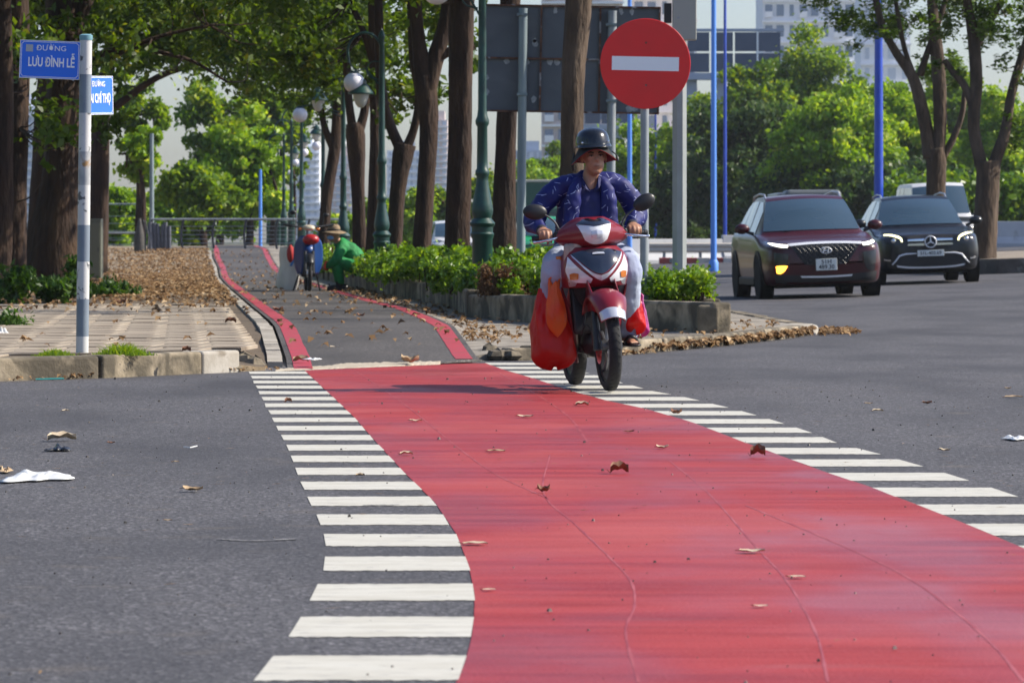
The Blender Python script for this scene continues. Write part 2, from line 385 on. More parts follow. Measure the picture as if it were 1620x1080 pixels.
g = G(); g.grid([[(pl(Y)+(pr(Y)-pl(Y))*t, max(Y, far_edge(pl(Y)+(pr(Y)-pl(Y))*t)+.02), path_z(Y)+.007) for t in np.linspace(0, 1, 7)] for Y in YS])
cpath = tag(g.build('cycle_path', M_PATH, smooth=180), kind='structure')
rl = random.Random(5)
for f, s in ((pl, 1), (pr, -1)):
    g = G(); a = []
    for i, Y in enumerate(np.linspace(32.55 if s > 0 else 34.4, 150, 160)):
        w = .135*(1+.06*rl.random()); x = f(Y)+s*.045
        a.append([(x, Y, path_z(Y)+.010), (x+s*w*.5, Y, path_z(Y)+.010), (x+s*w, Y, path_z(Y)+.010)])
    g.grid(a); g.build('red_edge_line', M_REDLINE, cpath)
# ---- left pavement
def strip_prism(rows, name, m, parent=None, bot=-.3, smooth=0, **k):
    """rows: list of lists of (x,y,z) top points; closed with skirts"""
    g = G(); a = np.array(rows, float); g.grid(a)
    U, V = a.shape[:2]
    per = [a[i, 0] for i in range(U)]+[a[-1, j] for j in range(1, V)]+[a[i, -1] for i in range(U-2, -1, -1)]+[a[0, j] for j in range(V-2, 0, -1)]
    n = len(per); g.add([tuple(p) for p in per]+[(p[0], p[1], bot) for p in per], [(i, (i+1) % n, n+(i+1) % n, n+i) for i in range(n)])
    return g.build(name, m, parent, smooth=smooth, **k)
def lk(x): return interp([(-60, 20.), (-8, 27.9), (-3.43, 29.72), (-2.1, 32.0), (-1.5, 32.6)], x)   # kerb face of the left pavement
XF = np.linspace(0, 1, 26)
rows = []
for Y in [0]+list(np.linspace(31.5, 60, 40))+list(np.linspace(62, 160, 50)):
    row = []
    for t in XF:
        xr = pl(max(Y, 32.6))-.16; x = -50+(xr+50)*t**.45
        y = max(Y, lk(x)+.16)
        row.append((x, y, ramp_z(y)-.006+.0*t if y > 38 else (ramp_z(y)-.006)-(max(0, (x-(xr-.5))/.5)*(.15-path_z(y))*.8 if y < 40 else 0)))
    rows.append(row)
pav = tag(strip_prism(rows, 'pavement', M_GROUND, smooth=40), kind='structure')
pav.data.materials.append(mat('dirt_in_joints', (.13, .095, .06), .95, c2=(.09, .065, .04), sc=9, bump=.01, bsc=30))
for p_ in pav.data.polygons:
    if p_.center.y < 64 and p_.normal.z > .5: p_.material_index = 1
# kerb stones of the left pavement
rk = random.Random(4)
xk = -14.0; nk = 0
while xk < -2.12:
    L_ = 1.02*rk.uniform(.92, 1.06) if xk < -3.1 else .62
    x2 = min(xk+L_, -2.06); y1_, y2_ = lk(xk), lk(x2); ang = math.atan2(y2_-y1_, x2-xk); ln = math.hypot(x2-xk, y2_-y1_)-.012
    zt = .155+rk.uniform(-.006, .006)
    g = G(); c = Vector(((xk+x2)/2, (y1_+y2_)/2+.10, (zt-.12)/2))
    g.box(c, (ln, .22, zt+.12), rz=ang)
    g.build('kerb_stone', M_KERBNEW if (xk+x2)/2 > -2.6 else M_KERB, pav, bevel=.022, seg=3)
    xk = x2
# broken rounded kerb end and rubble by the path
def rock(g, c, r, seed, n=6):
    rg = random.Random(seed); m = 4; vs = []; M = Matrix.Rotation(rg.random()*6, 3, 'Z')
    ph = [rg.uniform(.8, 1.15) for _ in range(n*(m+1))]
    b = G(); b.ball(c, r, n, m, M); c = Vector(c)
    b.v = [tuple(c+(Vector(v)-c)*ph[i]) for i, v in enumerate(b.v)]
    g.add(b.v, b.f)
for k, (px, py, r) in enumerate([(385, 577, (.10, .10, .09)), (368, 583, (.07, .06, .05)), (402, 578, (.09, .1, .07)), (357, 570, (.07, .07, .08))]):
    p = gnd(px, py+6); g = G(); rock(g, (p.x, p.y+.12, .03), r, k); g.build('rubble', M_KERB, pav)
# pale kerb strip along the left edge of the path
Y = 33.3; M_STRIP = mat('edging_concrete', (.40, .36, .30), .9, c2=(.30, .27, .22), sc=4, c3=(.16, .13, .10), sc3=3, lo3=.55, hi3=.68, bump=.004, bsc=35, perobj=.12)
while Y < 128:
    d = 1.0; g = G(); a = [[(pl(y)-.15, y, ramp_z(y) if y > 40 else path_z(y)+.02), (pl(y)-.035, y, (ramp_z(y) if y > 40 else path_z(y)+.02))] for y in np.linspace(Y+.005, Y+d-.005, 4)]
    a = [[q, (r_[0], r_[1], r_[2]+rk.uniform(.012, .02))] for q, r_ in a]
    strip_prism([[(q[0], q[1], r_[2]), r_] for q, r_ in a], 'kerb_strip_stone', M_STRIP, pav, bot=-.02)
    Y += d
# paving slabs near the corner
rs = random.Random(8); cx0 = -1.9
dirx = -.075; ns = 0
slab_me = []
for v in range(5):
    g = G(); rg = random.Random(v); w, d = .335, .965
    cs = [(-w/2, -d/2), (w/2, -d/2), (w/2, d/2), (-w/2, d/2)]
    g.prism([(x+rg.uniform(-.004, .004), y+rg.uniform(-.004, .004)) for x, y in cs], -.03, 0.0)
    me = g.mesh('slab'); bm = bmesh.new(); bm.from_mesh(me); bmesh.ops.recalc_face_normals(bm, faces=bm.faces[:])
    bmesh.ops.bevel(bm, geom=[e for e in bm.edges if all(vv.co.z > -.01 for vv in e.verts)], offset=.006, segments=1, affect='EDGES'); bm.to_mesh(me); bm.free()
    me.materials.append(M_SLAB); slab_me.append(me)
for i in range(-1, 16):
    for j in range(0, 26):
        y = 30.6+j*1.0+.5*(i % 2)*0; x = -2.04-i*.36+dirx*(y-32)
        x = x-.0
        if y-.5 < lk(x+.17)+.24 or x+.19 > pl(max(y-.5, 32.6))-.19 or x+.19 > pl(max(y+.5, 32.6))-.19: continue
        if y > 49 and rs.random() < (y-49)*.035: continue
        if ns >= 295: continue
        o = bpy.data.objects.new('paving_slab', slab_me[rs.randrange(5)]); COL.objects.link(o); o.parent = pav
        o.location = (x, y, .156+rs.uniform(-.004, .004)); o.rotation_euler = (rs.uniform(-.003, .003), rs.uniform(-.006, .006), -dirx*-1); ns += 1
# ---- island between path and avenue
def ik(x): return interp([(-.30, 34.9), (.2, 35.2), (1.06, 37.2), (2.03, 40.5), (2.7, 43.2), (3.1, 45.2)], x)
rows = []
for Y in [0]+list(np.linspace(35, 60, 50))+list(np.linspace(62, 160, 40)):
    row = []
    for t in np.linspace(0, 1, 22):
        xl = pr(max(Y, 35.0))-.01; xr = min(edge_x(Y), 3.08)-.14; x = xl+(max(xr, xl+.2)-xl)*t
        y = max(Y, ik(x)+.15)
        lowr = 0
        if y < 41: lowr = max(0, 1-(x-xl)/.45)*max(0, isl_z(y)-path_z(y))
        row.append((x, y, isl_z(y)-.004-lowr*.9+(max(0, path_z(y)-isl_z(y))*max(0, 1-(x-xl)/.4))))
    rows.append(row)
isl = tag(strip_prism(rows, 'traffic_island', M_CONC, smooth=40), kind='structure')
def kerb_run(pts, parent, m, zt=.158, wd=.16, L=1.0, name='kerb_stone', hb=.15, mats=None, gap=.014, inward=1):
    p = [Vector((q[0], q[1], 0)) for q in pts]; i = 0
    seg = []
    for a_, b_ in zip(p[:-1], p[1:]):
        n = max(1, round((b_-a_).length/L))
        for k in range(n): seg.append((a_.lerp(b_, k/n), a_.lerp(b_, (k+1)/n)))
    for k, (a_, b_) in enumerate(seg):
        d = b_-a_; ang = math.atan2(d.y, d.x); nn = Vector((-d.y, d.x, 0)).normalized()*inward; ln = d.length-gap
        zb = -hb; z = zt if not callable(zt) else zt((a_+b_)/2)
        z += rk.uniform(-.007, .007); c = (a_+b_)/2+nn*wd/2+nn*rk.uniform(-.01, .01)
        g = G(); g.box((c.x, c.y, (z+zb)/2), (ln, wd, z-zb), rz=ang+rk.uniform(-.006, .006)); g.build(name, m if not mats else mats[k % len(mats)], parent, bevel=.02, seg=3)
M_SAND = mat('pale_sand', (.46, .40, .31), .95, c2=(.36, .30, .22), sc=8, bump=.004, bsc=60)
g = G(); a = []
for x in np.linspace(-1.72, -.55, 60):
    yb = far_edge(x); w_ = .05+.45*max(0, 1-abs(x+1.25)/.7)+rk.uniform(-.04, .10); a.append([(x, yb-.03-rk.uniform(0, .05), .003), (x, yb+.05, path_z(yb+.05)+.010), (x, yb+w_*1.6, path_z(yb+w_*1.6)+.0085)])
g.grid(a); tag(g.build('sand_patch', M_SAND, cpath), kind='stuff')
kerb_run([(x, ik(x)) for x in (-.02, .2, .62, 1.06, 1.55, 2.03, 2.4, 2.7, 2.93)], isl, M_KERB, zt=.108)
# rounded nose
g = G(); g.lathe([(.26, -.2), (.26, .06), (.24, .09), (.19, .108), (.02, .108)], (2.86, 44.98, 0), 20); g.build('kerb_nose', M_KERBNEW, isl, smooth=50)
kerb_run([(min(edge_x(Y), 3.1), Y) for Y in (45.2, 48, 52, 58, 65, 75, 90, 110)], isl, M_KERB, zt=lambda p: isl_z(p.y)+.008, L=1.1)
# broken chunks at the island's corner beside the path
for k, (px, py, r) in enumerate([(775, 567, (.06, .09, .09)), (788, 571, (.12, .1, .06)), (808, 571, (.10, .08, .05))]):
    p = gnd(px, py); g = G(); rock(g, (p.x, p.y+.08, .04), r, k+20); g.build('rubble', M_KERB, isl)

# ================================================================ vegetation
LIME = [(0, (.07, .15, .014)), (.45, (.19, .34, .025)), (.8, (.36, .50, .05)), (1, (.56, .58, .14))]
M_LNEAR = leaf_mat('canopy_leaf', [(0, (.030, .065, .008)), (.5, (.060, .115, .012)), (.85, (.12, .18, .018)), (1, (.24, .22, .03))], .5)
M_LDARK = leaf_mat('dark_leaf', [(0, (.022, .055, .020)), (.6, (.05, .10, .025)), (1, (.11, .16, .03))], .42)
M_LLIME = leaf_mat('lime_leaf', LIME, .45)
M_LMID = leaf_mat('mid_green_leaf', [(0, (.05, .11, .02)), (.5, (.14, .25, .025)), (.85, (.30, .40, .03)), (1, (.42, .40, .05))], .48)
M_LFEATH = leaf_mat('feathery_leaf', [(0, (.03, .07, .01)), (.5, (.065, .13, .015)), (1, (.14, .22, .03))], .5)
M_HEDGE = leaf_mat('hedge_leaf', [(0, (.035, .09, .008)), (.5, (.11, .22, .015)), (.85, (.24, .38, .03)), (1, (.38, .46, .06))], .38, .35, .5)
M_GRASS = leaf_mat('weed_leaf', [(0, (.02, .06, .01)), (.6, (.05, .12, .015)), (1, (.12, .19, .03))], .4)
M_DRYL = leaf_mat('dry_leaf', [(0, (.06, .032, .014)), (.35, (.17, .095, .04)), (.7, (.33, .21, .10)), (1, (.55, .42, .26))], .12, .7, .2)
M_DEADB = leaf_mat('withered_leaf', [(0, (.06, .03, .015)), (.6, (.16, .09, .045)), (1, (.28, .18, .09))], .2, .7, .2)
M_BARK = mat('bark', (.040, .018, .008), .92, c2=(.018, .008, .004), sc=9, c3=(.070, .038, .018), sc3=3, lo3=.52, hi3=.70, bump=.05, bsc=16, stretch=(1, 1, .28))
M_BARKL = mat('lighter_bark', (.095, .062, .038), .92, c2=(.048, .031, .020), sc=9, c3=(.14, .10, .07), sc3=3, lo3=.52, hi3=.70, bump=.05, bsc=16, stretch=(1, 1, .28))
nr = np.random.default_rng(11)
def leaf_mesh(name, cen, rad, n, size, seed, flat=0., aspect=.5, shell=.55, droop=0., ground=False, curl=.25, soft=.6):
    """n folded leaves spread through ellipsoid clumps (cen k×3, rad k×3)"""
    rg = np.random.default_rng(seed); cen = np.asarray(cen, float); rad = np.asarray(rad, float)
    if rad.ndim == 1: rad = np.repeat(rad[:, None], 3, 1)
    w = rad[:, 0]*rad[:, 1]; w = w/w.sum(); idx = rg.choice(len(cen), n, p=w)
    d = rg.normal(size=(n, 3)); d /= np.linalg.norm(d, axis=1)[:, None]
    r = shell+(1-shell)*rg.random(n)**.8; r = np.where(rg.random(n) < soft, np.abs(rg.normal(size=n))*.62, r)
    p = cen[idx]+d*rad[idx]*r[:, None]
    nrm = rg.normal(size=(n, 3))+np.array((0, 0, flat)); nrm /= np.linalg.norm(nrm, axis=1)[:, None]
    ax = rg.normal(size=(n, 3)); ax[:, 2] -= droop; ax -= nrm*(ax*nrm).sum(1)[:, None]; ax /= np.linalg.norm(ax, axis=1)[:, None]
    sd = np.cross(nrm, ax); L = size*rg.uniform(.6, 1.35, n)[:, None]
    v = np.empty((n, 4, 3)); v[:, 0] = p-ax*L*.5; v[:, 2] = p+ax*L*.5; lift = nrm*L*curl*.5
    v[:, 1] = p+sd*L*aspect*.5+lift; v[:, 3] = p-sd*L*aspect*.5+lift
    me = bpy.data.meshes.new(name); me.vertices.add(n*4); me.vertices.foreach_set('co', v.reshape(-1))
    me.loops.add(n*4); me.loops.foreach_set('vertex_index', np.arange(n*4, dtype=np.int32))
    me.polygons.add(n); me.polygons.foreach_set('loop_start', np.arange(0, n*4, 4, dtype=np.int32))
    me.update(calc_edges=True)
    # clump-wise hue shift so that light and dark clumps stand apart
    cl = rg.random(len(cen)); val = np.clip(.62*rg.random(n)+.38*cl[idx], 0, 1).astype(np.float32)
    at = me.attributes.new('rnd', 'FLOAT', 'FACE'); at.data.foreach_set('value', val)
    return me
def leaves(name, parent, m, *a, **k):
    return put(name, leaf_mesh(name, *a, **k), m, parent)
def clumps(c, R_, n, r, seed, bias=0.):
    """n clump centres through an ellipsoid crown with an uneven outline"""
    rg = np.random.default_rng(seed); d = rg.normal(size=(n, 3)); d /= np.linalg.norm(d, axis=1)[:, None]
    rr = rg.random(n)**.45*rg.uniform(.75, 1.12, n); p = np.array(c)+d*np.array(R_)*rr[:, None]
    q = r*rg.uniform(.55, 1.35, n); return p, np.stack([q, q, q*.75], 1)
def trunk_geo(g, pts, r, n=12, seed=0, rough=.06):
    rg = random.Random(seed); k = len(pts); N = (k-1)*6+1
    p = cr([tuple(q) for q in pts], N); q = cr(np.array(r, float).reshape(-1, 1), N)[:, 0]
    s0 = len(g.v); g.tube([tuple(x) for x in p], [max(.01, w) for w in q], n)
    ph = [rg.uniform(0, 6) for _ in range(4)]
    for i in range(s0, len(g.v)):
        ring = (i-s0)//n
        if ring >= N: continue
        v = Vector(g.v[i]); c = Vector(p[ring]); a = (i-s0) % n
        f = 1+rough*(math.sin(a*2*math.pi/n*3+ph[0]+ring*.12)+math.sin(a*2*math.pi/n*5+ph[1]-ring*.3))+rg.uniform(-.03, .03)
        g.v[i] = tuple(c+(v-c)*f)
def tree(name, label, base, trunk, limbs, crowns, mleaf, bark, group=None, nleaf=6000, size=.14, seed=0, cat='tree', **kw):
    """trunk: [(point, radius)..]; limbs: list of such; crowns: [(centre, radii, clumps, clump radius)..] in world units"""
    t = thing(name, label, cat, base, group=group)
    g = G(); trunk_geo(g, [p for p, r in trunk], [r for p, r in trunk], 14, seed); g.build('trunk', bark, t, smooth=180, origin=base)
    for i, l in enumerate(limbs):
        g = G(); trunk_geo(g, [p for p, r in l], [r for p, r in l], 9, seed+i+1); g.build('limb', bark, t, smooth=180, origin=base)
    P_, Q_ = [], []
    for i, (c, R_, n, r) in enumerate(crowns):
        p, q = clumps(c, R_, n, r, seed*7+i); P_.append(p); Q_.append(q)
    if P_:
        me = leaf_mesh('crown', np.concatenate(P_)-np.array(base), np.concatenate(Q_), nleaf, size, seed, **kw)
        # twigs to the clumps
        put('crown', me, mleaf, t)
        g = G(); rg = random.Random(seed); PP = np.concatenate(P_)
        tips = [Vector(q[0]) for l in limbs for q in l[1:]]+[Vector(q[0]) for q in trunk[2:]]
        for p in PP[::max(1, len(PP)//26)]:
            s = min(tips, key=lambda q: (q-Vector(p)).length); mid = s.lerp(Vector(p), .5)+Vector((rg.uniform(-.2, .2), rg.uniform(-.2, .2), -.15))
            g.tube([tuple(x) for x in cr([tuple(s), tuple(mid), tuple(p)], 7)], [.016, .014, .012, .010, .008, .006, .005] if size < .2 else [.06, .05, .04, .035, .03, .02, .015], 5)
        tag(g.build('twigs', bark, t, smooth=180, origin=base), kind='stuff')
    return t
def TP(lst, Y):      # [(px, py, width px)] -> [(point, radius)] at distance Y
    return [(P(a, b, Y+(d[0] if d else 0)), w/2*Y/FPX) for a, b, w, *d in lst]

# ---- planter row of trees right of the path
row = [
 ('slim planter tree right behind the rider and in front of the grey sign back', 50, [(908, 462, 50), (906, 380, 42), (905, 250, 38), (906, 120, 36), (915, 0, 42), (918, -150, 40), (925, -320, 34)], [[(918, -120, 26), (980, -260, 18), (1040, -380, 12)], [(918, -150, 24), (850, -280, 16), (790, -380, 10)]]),
 ('straight tree just left of the grey sign post, its base in the hedge', 56, [(800, 440, 44), (797, 380, 38), (798, 280, 34), (802, 180, 32), (806, 60, 32), (812, -80, 30), (820, -240, 26)], [[(810, -60, 20), (850, -190, 14), (900, -290, 8)]]),
 ('thick straight tree just left of the nearest green lamp post', 60, [(722, 425, 46), (724, 370, 39), (727, 250, 37), (729, 120, 38), (732, 0, 40), (736, -120, 36), (740, -260, 28)], [[(733, -40, 24), (780, -160, 16), (830, -260, 10)], [(730, -70, 24), (670, -180, 16), (620, -260, 10)]]),
 ('tree with a knobbly trunk and an elbow branch, second left of the nearest lamp post', 65, [(664, 425, 32), (668, 380, 28), (674, 290, 28), (678, 200, 30), (672, 130, 34), (664, 80, 24), (656, 0, 20), (650, -120, 18)], [[(674, 150, 30), (690, 90, 26), (706, 30, 22), (715, -80, 18), (720, -180, 12)], [(690, 95, 16), (720, 75, 13), (742, 55, 8)]]),
 ('forked tree with a V shaped fork half way up', 71, [(622, 420, 28), (624, 380, 25), (630, 300, 25), (637, 245, 34), (640, 228, 34)], [[(634, 236, 20), (618, 200, 16), (604, 150, 16), (600, 60, 15), (596, -80, 14), (590, -200, 10)], [(643, 236, 17), (656, 200, 14), (664, 150, 15), (655, 90, 15), (650, 0, 14), (640, -120, 10)]]),
 ('slender tree with a white band, behind the tall curved lamp post', 77, [(588, 420, 26), (590, 370, 21), (594, 280, 21), (595, 200, 20), (594, 100, 22), (590, -40, 20), (584, -180, 14)], [[(594, 110, 14), (575, 50, 11), (552, 0, 9), (520, -60, 6)]]),
 ('tree with two crooked stems behind the squatting sweeper', 83, [(571, 410, 26), (569, 370, 22), (566, 290, 22), (563, 215, 30), (560, 195, 26)], [[(560, 215, 15), (552, 160, 13), (548, 90, 13), (545, 0, 12), (538, -100, 8)], [(566, 215, 16), (578, 170, 13), (584, 100, 13), (590, 20, 11), (596, -60, 8)]]),
 ('leaning tree farthest along the planter row, beside the parked scooter', 92, [(513, 400, 20), (514, 350, 18), (520, 290, 18), (529, 235, 18), (533, 180, 15), (531, 120, 13), (526, 40, 12), (520, -60, 9)], [[(527, 235, 13), (512, 195, 10), (508, 150, 9), (500, 80, 7)]]),
]
crownspec = [
 [((.9, 50, 6.3), (2.6, 2.6, 1.7), 26, .62)],
 [((-.2, 56.5, 6.4), (2.5, 2.6, 1.8), 26, .62)],
 [((-1.0, 60, 6.3), (2.6, 2.4, 1.7), 26, .62), ((-1.2, 60, 4.6), (.45, .8, .5), 4, .3)],
 [((-1.7, 65, 6.2), (2.6, 2.6, 1.9), 26, .6), ((-.92, 66.5, 4.0), (.5, .6, .9), 9, .28)],
 [((-2.3, 71, 6.2), (2.6, 2.6, 2.1), 26, .6), ((-1.75, 72.5, 3.3), (.75, .6, .9), 13, .3)],
 [((-3.1, 77, 5.9), (2.6, 2.6, 2.1), 28, .6), ((-3.6, 78, 4.5), (1.4, 1.0, .65), 14, .38)],
 [((-3.9, 83, 5.6), (2.8, 2.6, 2.0), 30, .6), ((-4.6, 83, 4.75), (1.5, 1.0, .6), 18, .38)],
 [((-4.6, 92, 5.2), (2.8, 2.4, 1.9), 34, .6), ((-5.1, 92, 5.0), (1.5, 1.0, .5), 16, .36)],
]
for i, (lab, Y, tr, lb) in enumerate(row):
    base = P(tr[0][0], tr[0][1], Y); base.z = .3
    tree('planter_tree', lab, base, [(Vector((base.x, base.y, .28)), tr[0][2]/2*Y/FPX*1.1)]+TP(tr[1:], Y), [TP(l, Y) for l in lb], crownspec[i], M_LNEAR, M_BARK if i not in (0,) else M_BARKL,
         'trees growing in the roadside planter', nleaf=5200 if i < 2 else 8500, size=.15, seed=30+i, flat=.7, droop=.6, aspect=.55)

# ---- big old trees on the left
left = [
 ('massive old tree with a flared trunk behind the street name sign', 72, [(80, 480, 130), (82, 440, 100), (88, 380, 82), (93, 320, 68), (97, 240, 56), (99, 130, 50), (98, 0, 54), (98, -160, 60), (98, -300, 50)],
   [[(112, 60, 30), (150, -30, 24), (220, -120, 18), (300, -200, 12)], [(120, 130, 14), (160, 100, 10), (240, 62, 7), (330, 40, 4)], [(105, -60, 34), (50, -180, 26), (0, -280, 16)], [(118, 120, 12), (180, 78, 9), (290, 92, 6), (360, 130, 4)]]),
 ('dark tree second from the left edge, its crown cut by the frame', 66, [(18, 490, 60), (20, 430, 44), (24, 320, 38), (28, 200, 34), (28, 60, 34), (24, -120, 34), (20, -280, 28)], [[(26, 0, 20), (60, -90, 14), (110, -180, 8)]]),
 ('shaded tree at the very left edge of the view', 60, [(-14, 500, 60), (-8, 430, 50), (0, 300, 40), (4, 150, 34), (2, 0, 34), (-4, -160, 30), (-10, -300, 24)], [[(0, 0, 20), (-60, -100, 14), (-120, -200, 8)]]),
]
lcrown = [
 [((-6.3, 71, 6.8), (3.6, 3.0, 1.9), 44, .7), ((-6.9, 71, 4.6), (1.3, 1.0, .9), 13, .4), ((-4.9, 73, 4.75), (1.9, 1.2, .55), 22, .38), ((-7.0, 71, 3.2), (.9, .8, .7), 9, .32), ((-6.05, 70, 3.75), (.55, .6, .35), 7, .24), ((-4.2, 74, 4.3), (.9, .8, .5), 8, .3)],
 [((-7.6, 66, 6.2), (3.0, 2.6, 1.9), 30, .7), ((-7.35, 66.6, 4.0), (.75, .9, .9), 9, .34), ((-6.9, 65.5, 3.0), (.45, .7, .9), 8, .26), ((-6.6, 64, 2.25), (.3, .5, .35), 4, .2)],
 [((-7.2, 60, 5.9), (2.8, 2.6, 1.8), 30, .7), ((-7.1, 60.4, 3.7), (.6, .8, .7), 7, .3)],
]
for i, (lab, Y, tr, lb) in enumerate(left):
    base = P(tr[0][0], tr[0][1], Y); base.z = .15
    tree('shade_tree', lab, base, [(Vector((base.x, base.y, .1)), tr[0][2]/2*Y/FPX)]+TP(tr[1:], Y), [TP(l, Y) for l in lb], lcrown[i], M_LNEAR, M_BARK,
         'old trees on the left pavement', nleaf=12500 if i == 0 else 6500, size=.15, seed=60+i, flat=.6, droop=.7, aspect=.55)
# overhanging boughs of trees standing farther along the left side (their leaves fill the top left of the view)
for i, (lab, Y, bx, cr_) in enumerate([
  ('leafy tree whose boughs hang over the middle of the cycle path', 104, 150, [((-6.9, 103, 6.3), (3.6, 2.4, 1.7), 46, .6), ((-5.4, 103, 4.9), (1.9, 1.4, .8), 24, .42), ((-8.6, 104, 5.4), (1.4, 1.2, .8), 14, .4)]),
  ('leafy tree with low dark sprays left of the cycle path', 88, 60, [((-8.3, 86, 5.7), (2.4, 2.0, 1.3), 26, .55), ((-6.2, 86, 5.1), (1.9, 1.5, .7), 26, .42)])]):
    x0 = (bx-810)/FPX*Y; base = Vector((x0, Y, ramp_z(Y)))
    tree('shade_tree', lab, base, [(base, .3), (Vector((x0+.1, Y, 2)), .24), (Vector((x0+.2, Y, 4.2)), .2), (Vector((x0+.5, Y, 6)), .12)],
         [[(Vector((x0+.2, Y, 3.9)), .1), (Vector((x0+1.8, Y-.4, 4.9)), .07), (Vector((-5.8, Y-1, 5.2)), .04)]], cr_, M_LNEAR, M_BARK, 'old trees on the left pavement', nleaf=9500, size=.16, seed=80+i, flat=.6, droop=.7, aspect=.55)

# ---- trees beyond the fence on the left half
def bushtree(name, lab, px, py0, py1, wpx, Y, m, seed, n, size=.3, cat='tree', group=None, cl=.16, dens=34, zb=None, tw=12, sq=1.):
    top = P(px, py0, Y).z; bot = P(px, py1, Y).z; x = (px-810)/FPX*Y; w = wpx/FPX*Y/2
    zb = road_z(x, Y) if zb is None else zb
    base = Vector((x, Y, zb)); h = top-bot; r = tw/2*Y/FPX
    return tree(name, lab, base, [(base, r*1.3), (Vector((x+.1, Y, zb+(bot-zb)*.6+h*.15)), r), (Vector((x, Y, bot+h*.5)), r*.7), (Vector((x+.1, Y, top-h*.2)), r*.3)],
      [[(Vector((x, Y, bot+h*.2)), r*.5), (Vector((x-w*.5, Y, bot+h*.5)), r*.25)], [(Vector((x, Y, bot+h*.25)), r*.5), (Vector((x+w*.5, Y, bot+h*.55)), r*.25)]],
      [((x, Y, (top+bot)/2), (w, w*.8, h/2), int(dens*1.7), w*cl*1.7)], m, M_BARK, group, nleaf=int(n*1.7), size=size*.85, seed=seed, flat=.5, cat=cat, aspect=.6)
GB = 'trees beyond the far railing'
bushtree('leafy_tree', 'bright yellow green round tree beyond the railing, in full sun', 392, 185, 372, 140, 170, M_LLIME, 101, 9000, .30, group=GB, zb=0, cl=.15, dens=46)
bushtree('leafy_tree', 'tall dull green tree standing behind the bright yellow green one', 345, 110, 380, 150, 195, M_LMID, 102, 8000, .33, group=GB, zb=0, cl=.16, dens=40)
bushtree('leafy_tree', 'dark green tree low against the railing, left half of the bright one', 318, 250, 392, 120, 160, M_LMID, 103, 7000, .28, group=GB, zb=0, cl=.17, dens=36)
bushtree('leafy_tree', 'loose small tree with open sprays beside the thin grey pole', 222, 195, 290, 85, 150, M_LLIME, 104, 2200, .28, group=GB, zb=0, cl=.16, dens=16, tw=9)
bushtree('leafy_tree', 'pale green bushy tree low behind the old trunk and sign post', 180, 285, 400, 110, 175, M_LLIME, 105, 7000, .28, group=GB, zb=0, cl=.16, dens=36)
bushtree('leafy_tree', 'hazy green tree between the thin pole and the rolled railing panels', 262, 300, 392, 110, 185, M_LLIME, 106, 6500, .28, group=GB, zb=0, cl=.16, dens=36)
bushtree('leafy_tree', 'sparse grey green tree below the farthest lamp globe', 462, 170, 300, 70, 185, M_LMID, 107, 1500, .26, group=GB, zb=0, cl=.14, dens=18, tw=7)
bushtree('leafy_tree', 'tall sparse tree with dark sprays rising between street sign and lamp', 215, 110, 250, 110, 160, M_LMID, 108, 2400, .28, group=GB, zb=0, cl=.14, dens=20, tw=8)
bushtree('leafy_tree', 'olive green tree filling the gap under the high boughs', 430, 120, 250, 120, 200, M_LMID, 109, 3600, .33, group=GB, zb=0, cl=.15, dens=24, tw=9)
# low greenery seen between the trunks of the planter row
GC = 'low trees across the avenue between the trunks'
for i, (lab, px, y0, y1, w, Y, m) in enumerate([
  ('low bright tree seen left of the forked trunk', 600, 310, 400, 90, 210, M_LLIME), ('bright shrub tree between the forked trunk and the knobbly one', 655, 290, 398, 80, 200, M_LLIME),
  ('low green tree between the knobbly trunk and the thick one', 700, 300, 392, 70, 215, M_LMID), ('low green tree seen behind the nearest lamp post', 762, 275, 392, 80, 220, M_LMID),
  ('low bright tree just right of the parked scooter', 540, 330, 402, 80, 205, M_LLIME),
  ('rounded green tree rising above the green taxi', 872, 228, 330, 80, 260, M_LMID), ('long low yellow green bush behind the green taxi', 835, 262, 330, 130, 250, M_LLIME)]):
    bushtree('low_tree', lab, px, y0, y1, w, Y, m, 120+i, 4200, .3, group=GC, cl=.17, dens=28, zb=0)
# ---- wall of trees beyond the avenue, right half
GR = 'trees along the far side of the avenue'
for i, (lab, px, y0, y1, w, Y, m, n) in enumerate([
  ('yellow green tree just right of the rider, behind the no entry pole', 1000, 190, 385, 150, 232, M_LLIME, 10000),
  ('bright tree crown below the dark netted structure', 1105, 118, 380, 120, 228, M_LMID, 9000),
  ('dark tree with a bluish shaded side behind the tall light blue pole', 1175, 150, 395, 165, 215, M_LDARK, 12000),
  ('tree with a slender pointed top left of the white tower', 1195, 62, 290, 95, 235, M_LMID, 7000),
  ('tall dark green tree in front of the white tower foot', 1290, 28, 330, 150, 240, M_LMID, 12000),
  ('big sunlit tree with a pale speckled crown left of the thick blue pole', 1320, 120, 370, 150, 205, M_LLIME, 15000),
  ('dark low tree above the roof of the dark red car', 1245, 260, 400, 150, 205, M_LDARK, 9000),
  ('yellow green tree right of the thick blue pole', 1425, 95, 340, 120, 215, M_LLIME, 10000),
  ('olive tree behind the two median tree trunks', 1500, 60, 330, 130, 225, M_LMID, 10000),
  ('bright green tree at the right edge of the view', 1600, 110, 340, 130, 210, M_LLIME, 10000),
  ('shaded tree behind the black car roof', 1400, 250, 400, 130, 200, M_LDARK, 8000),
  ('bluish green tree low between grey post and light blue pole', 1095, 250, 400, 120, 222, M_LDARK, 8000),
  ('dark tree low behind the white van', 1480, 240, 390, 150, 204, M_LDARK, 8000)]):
    bushtree('avenue_tree', lab, px, y0+(26 if y0 < 130 else 0), y1+8, w*1.35, Y, m, 140+i, int(n*1.4), .32, group=GR, cl=.14, dens=60, tw=16)
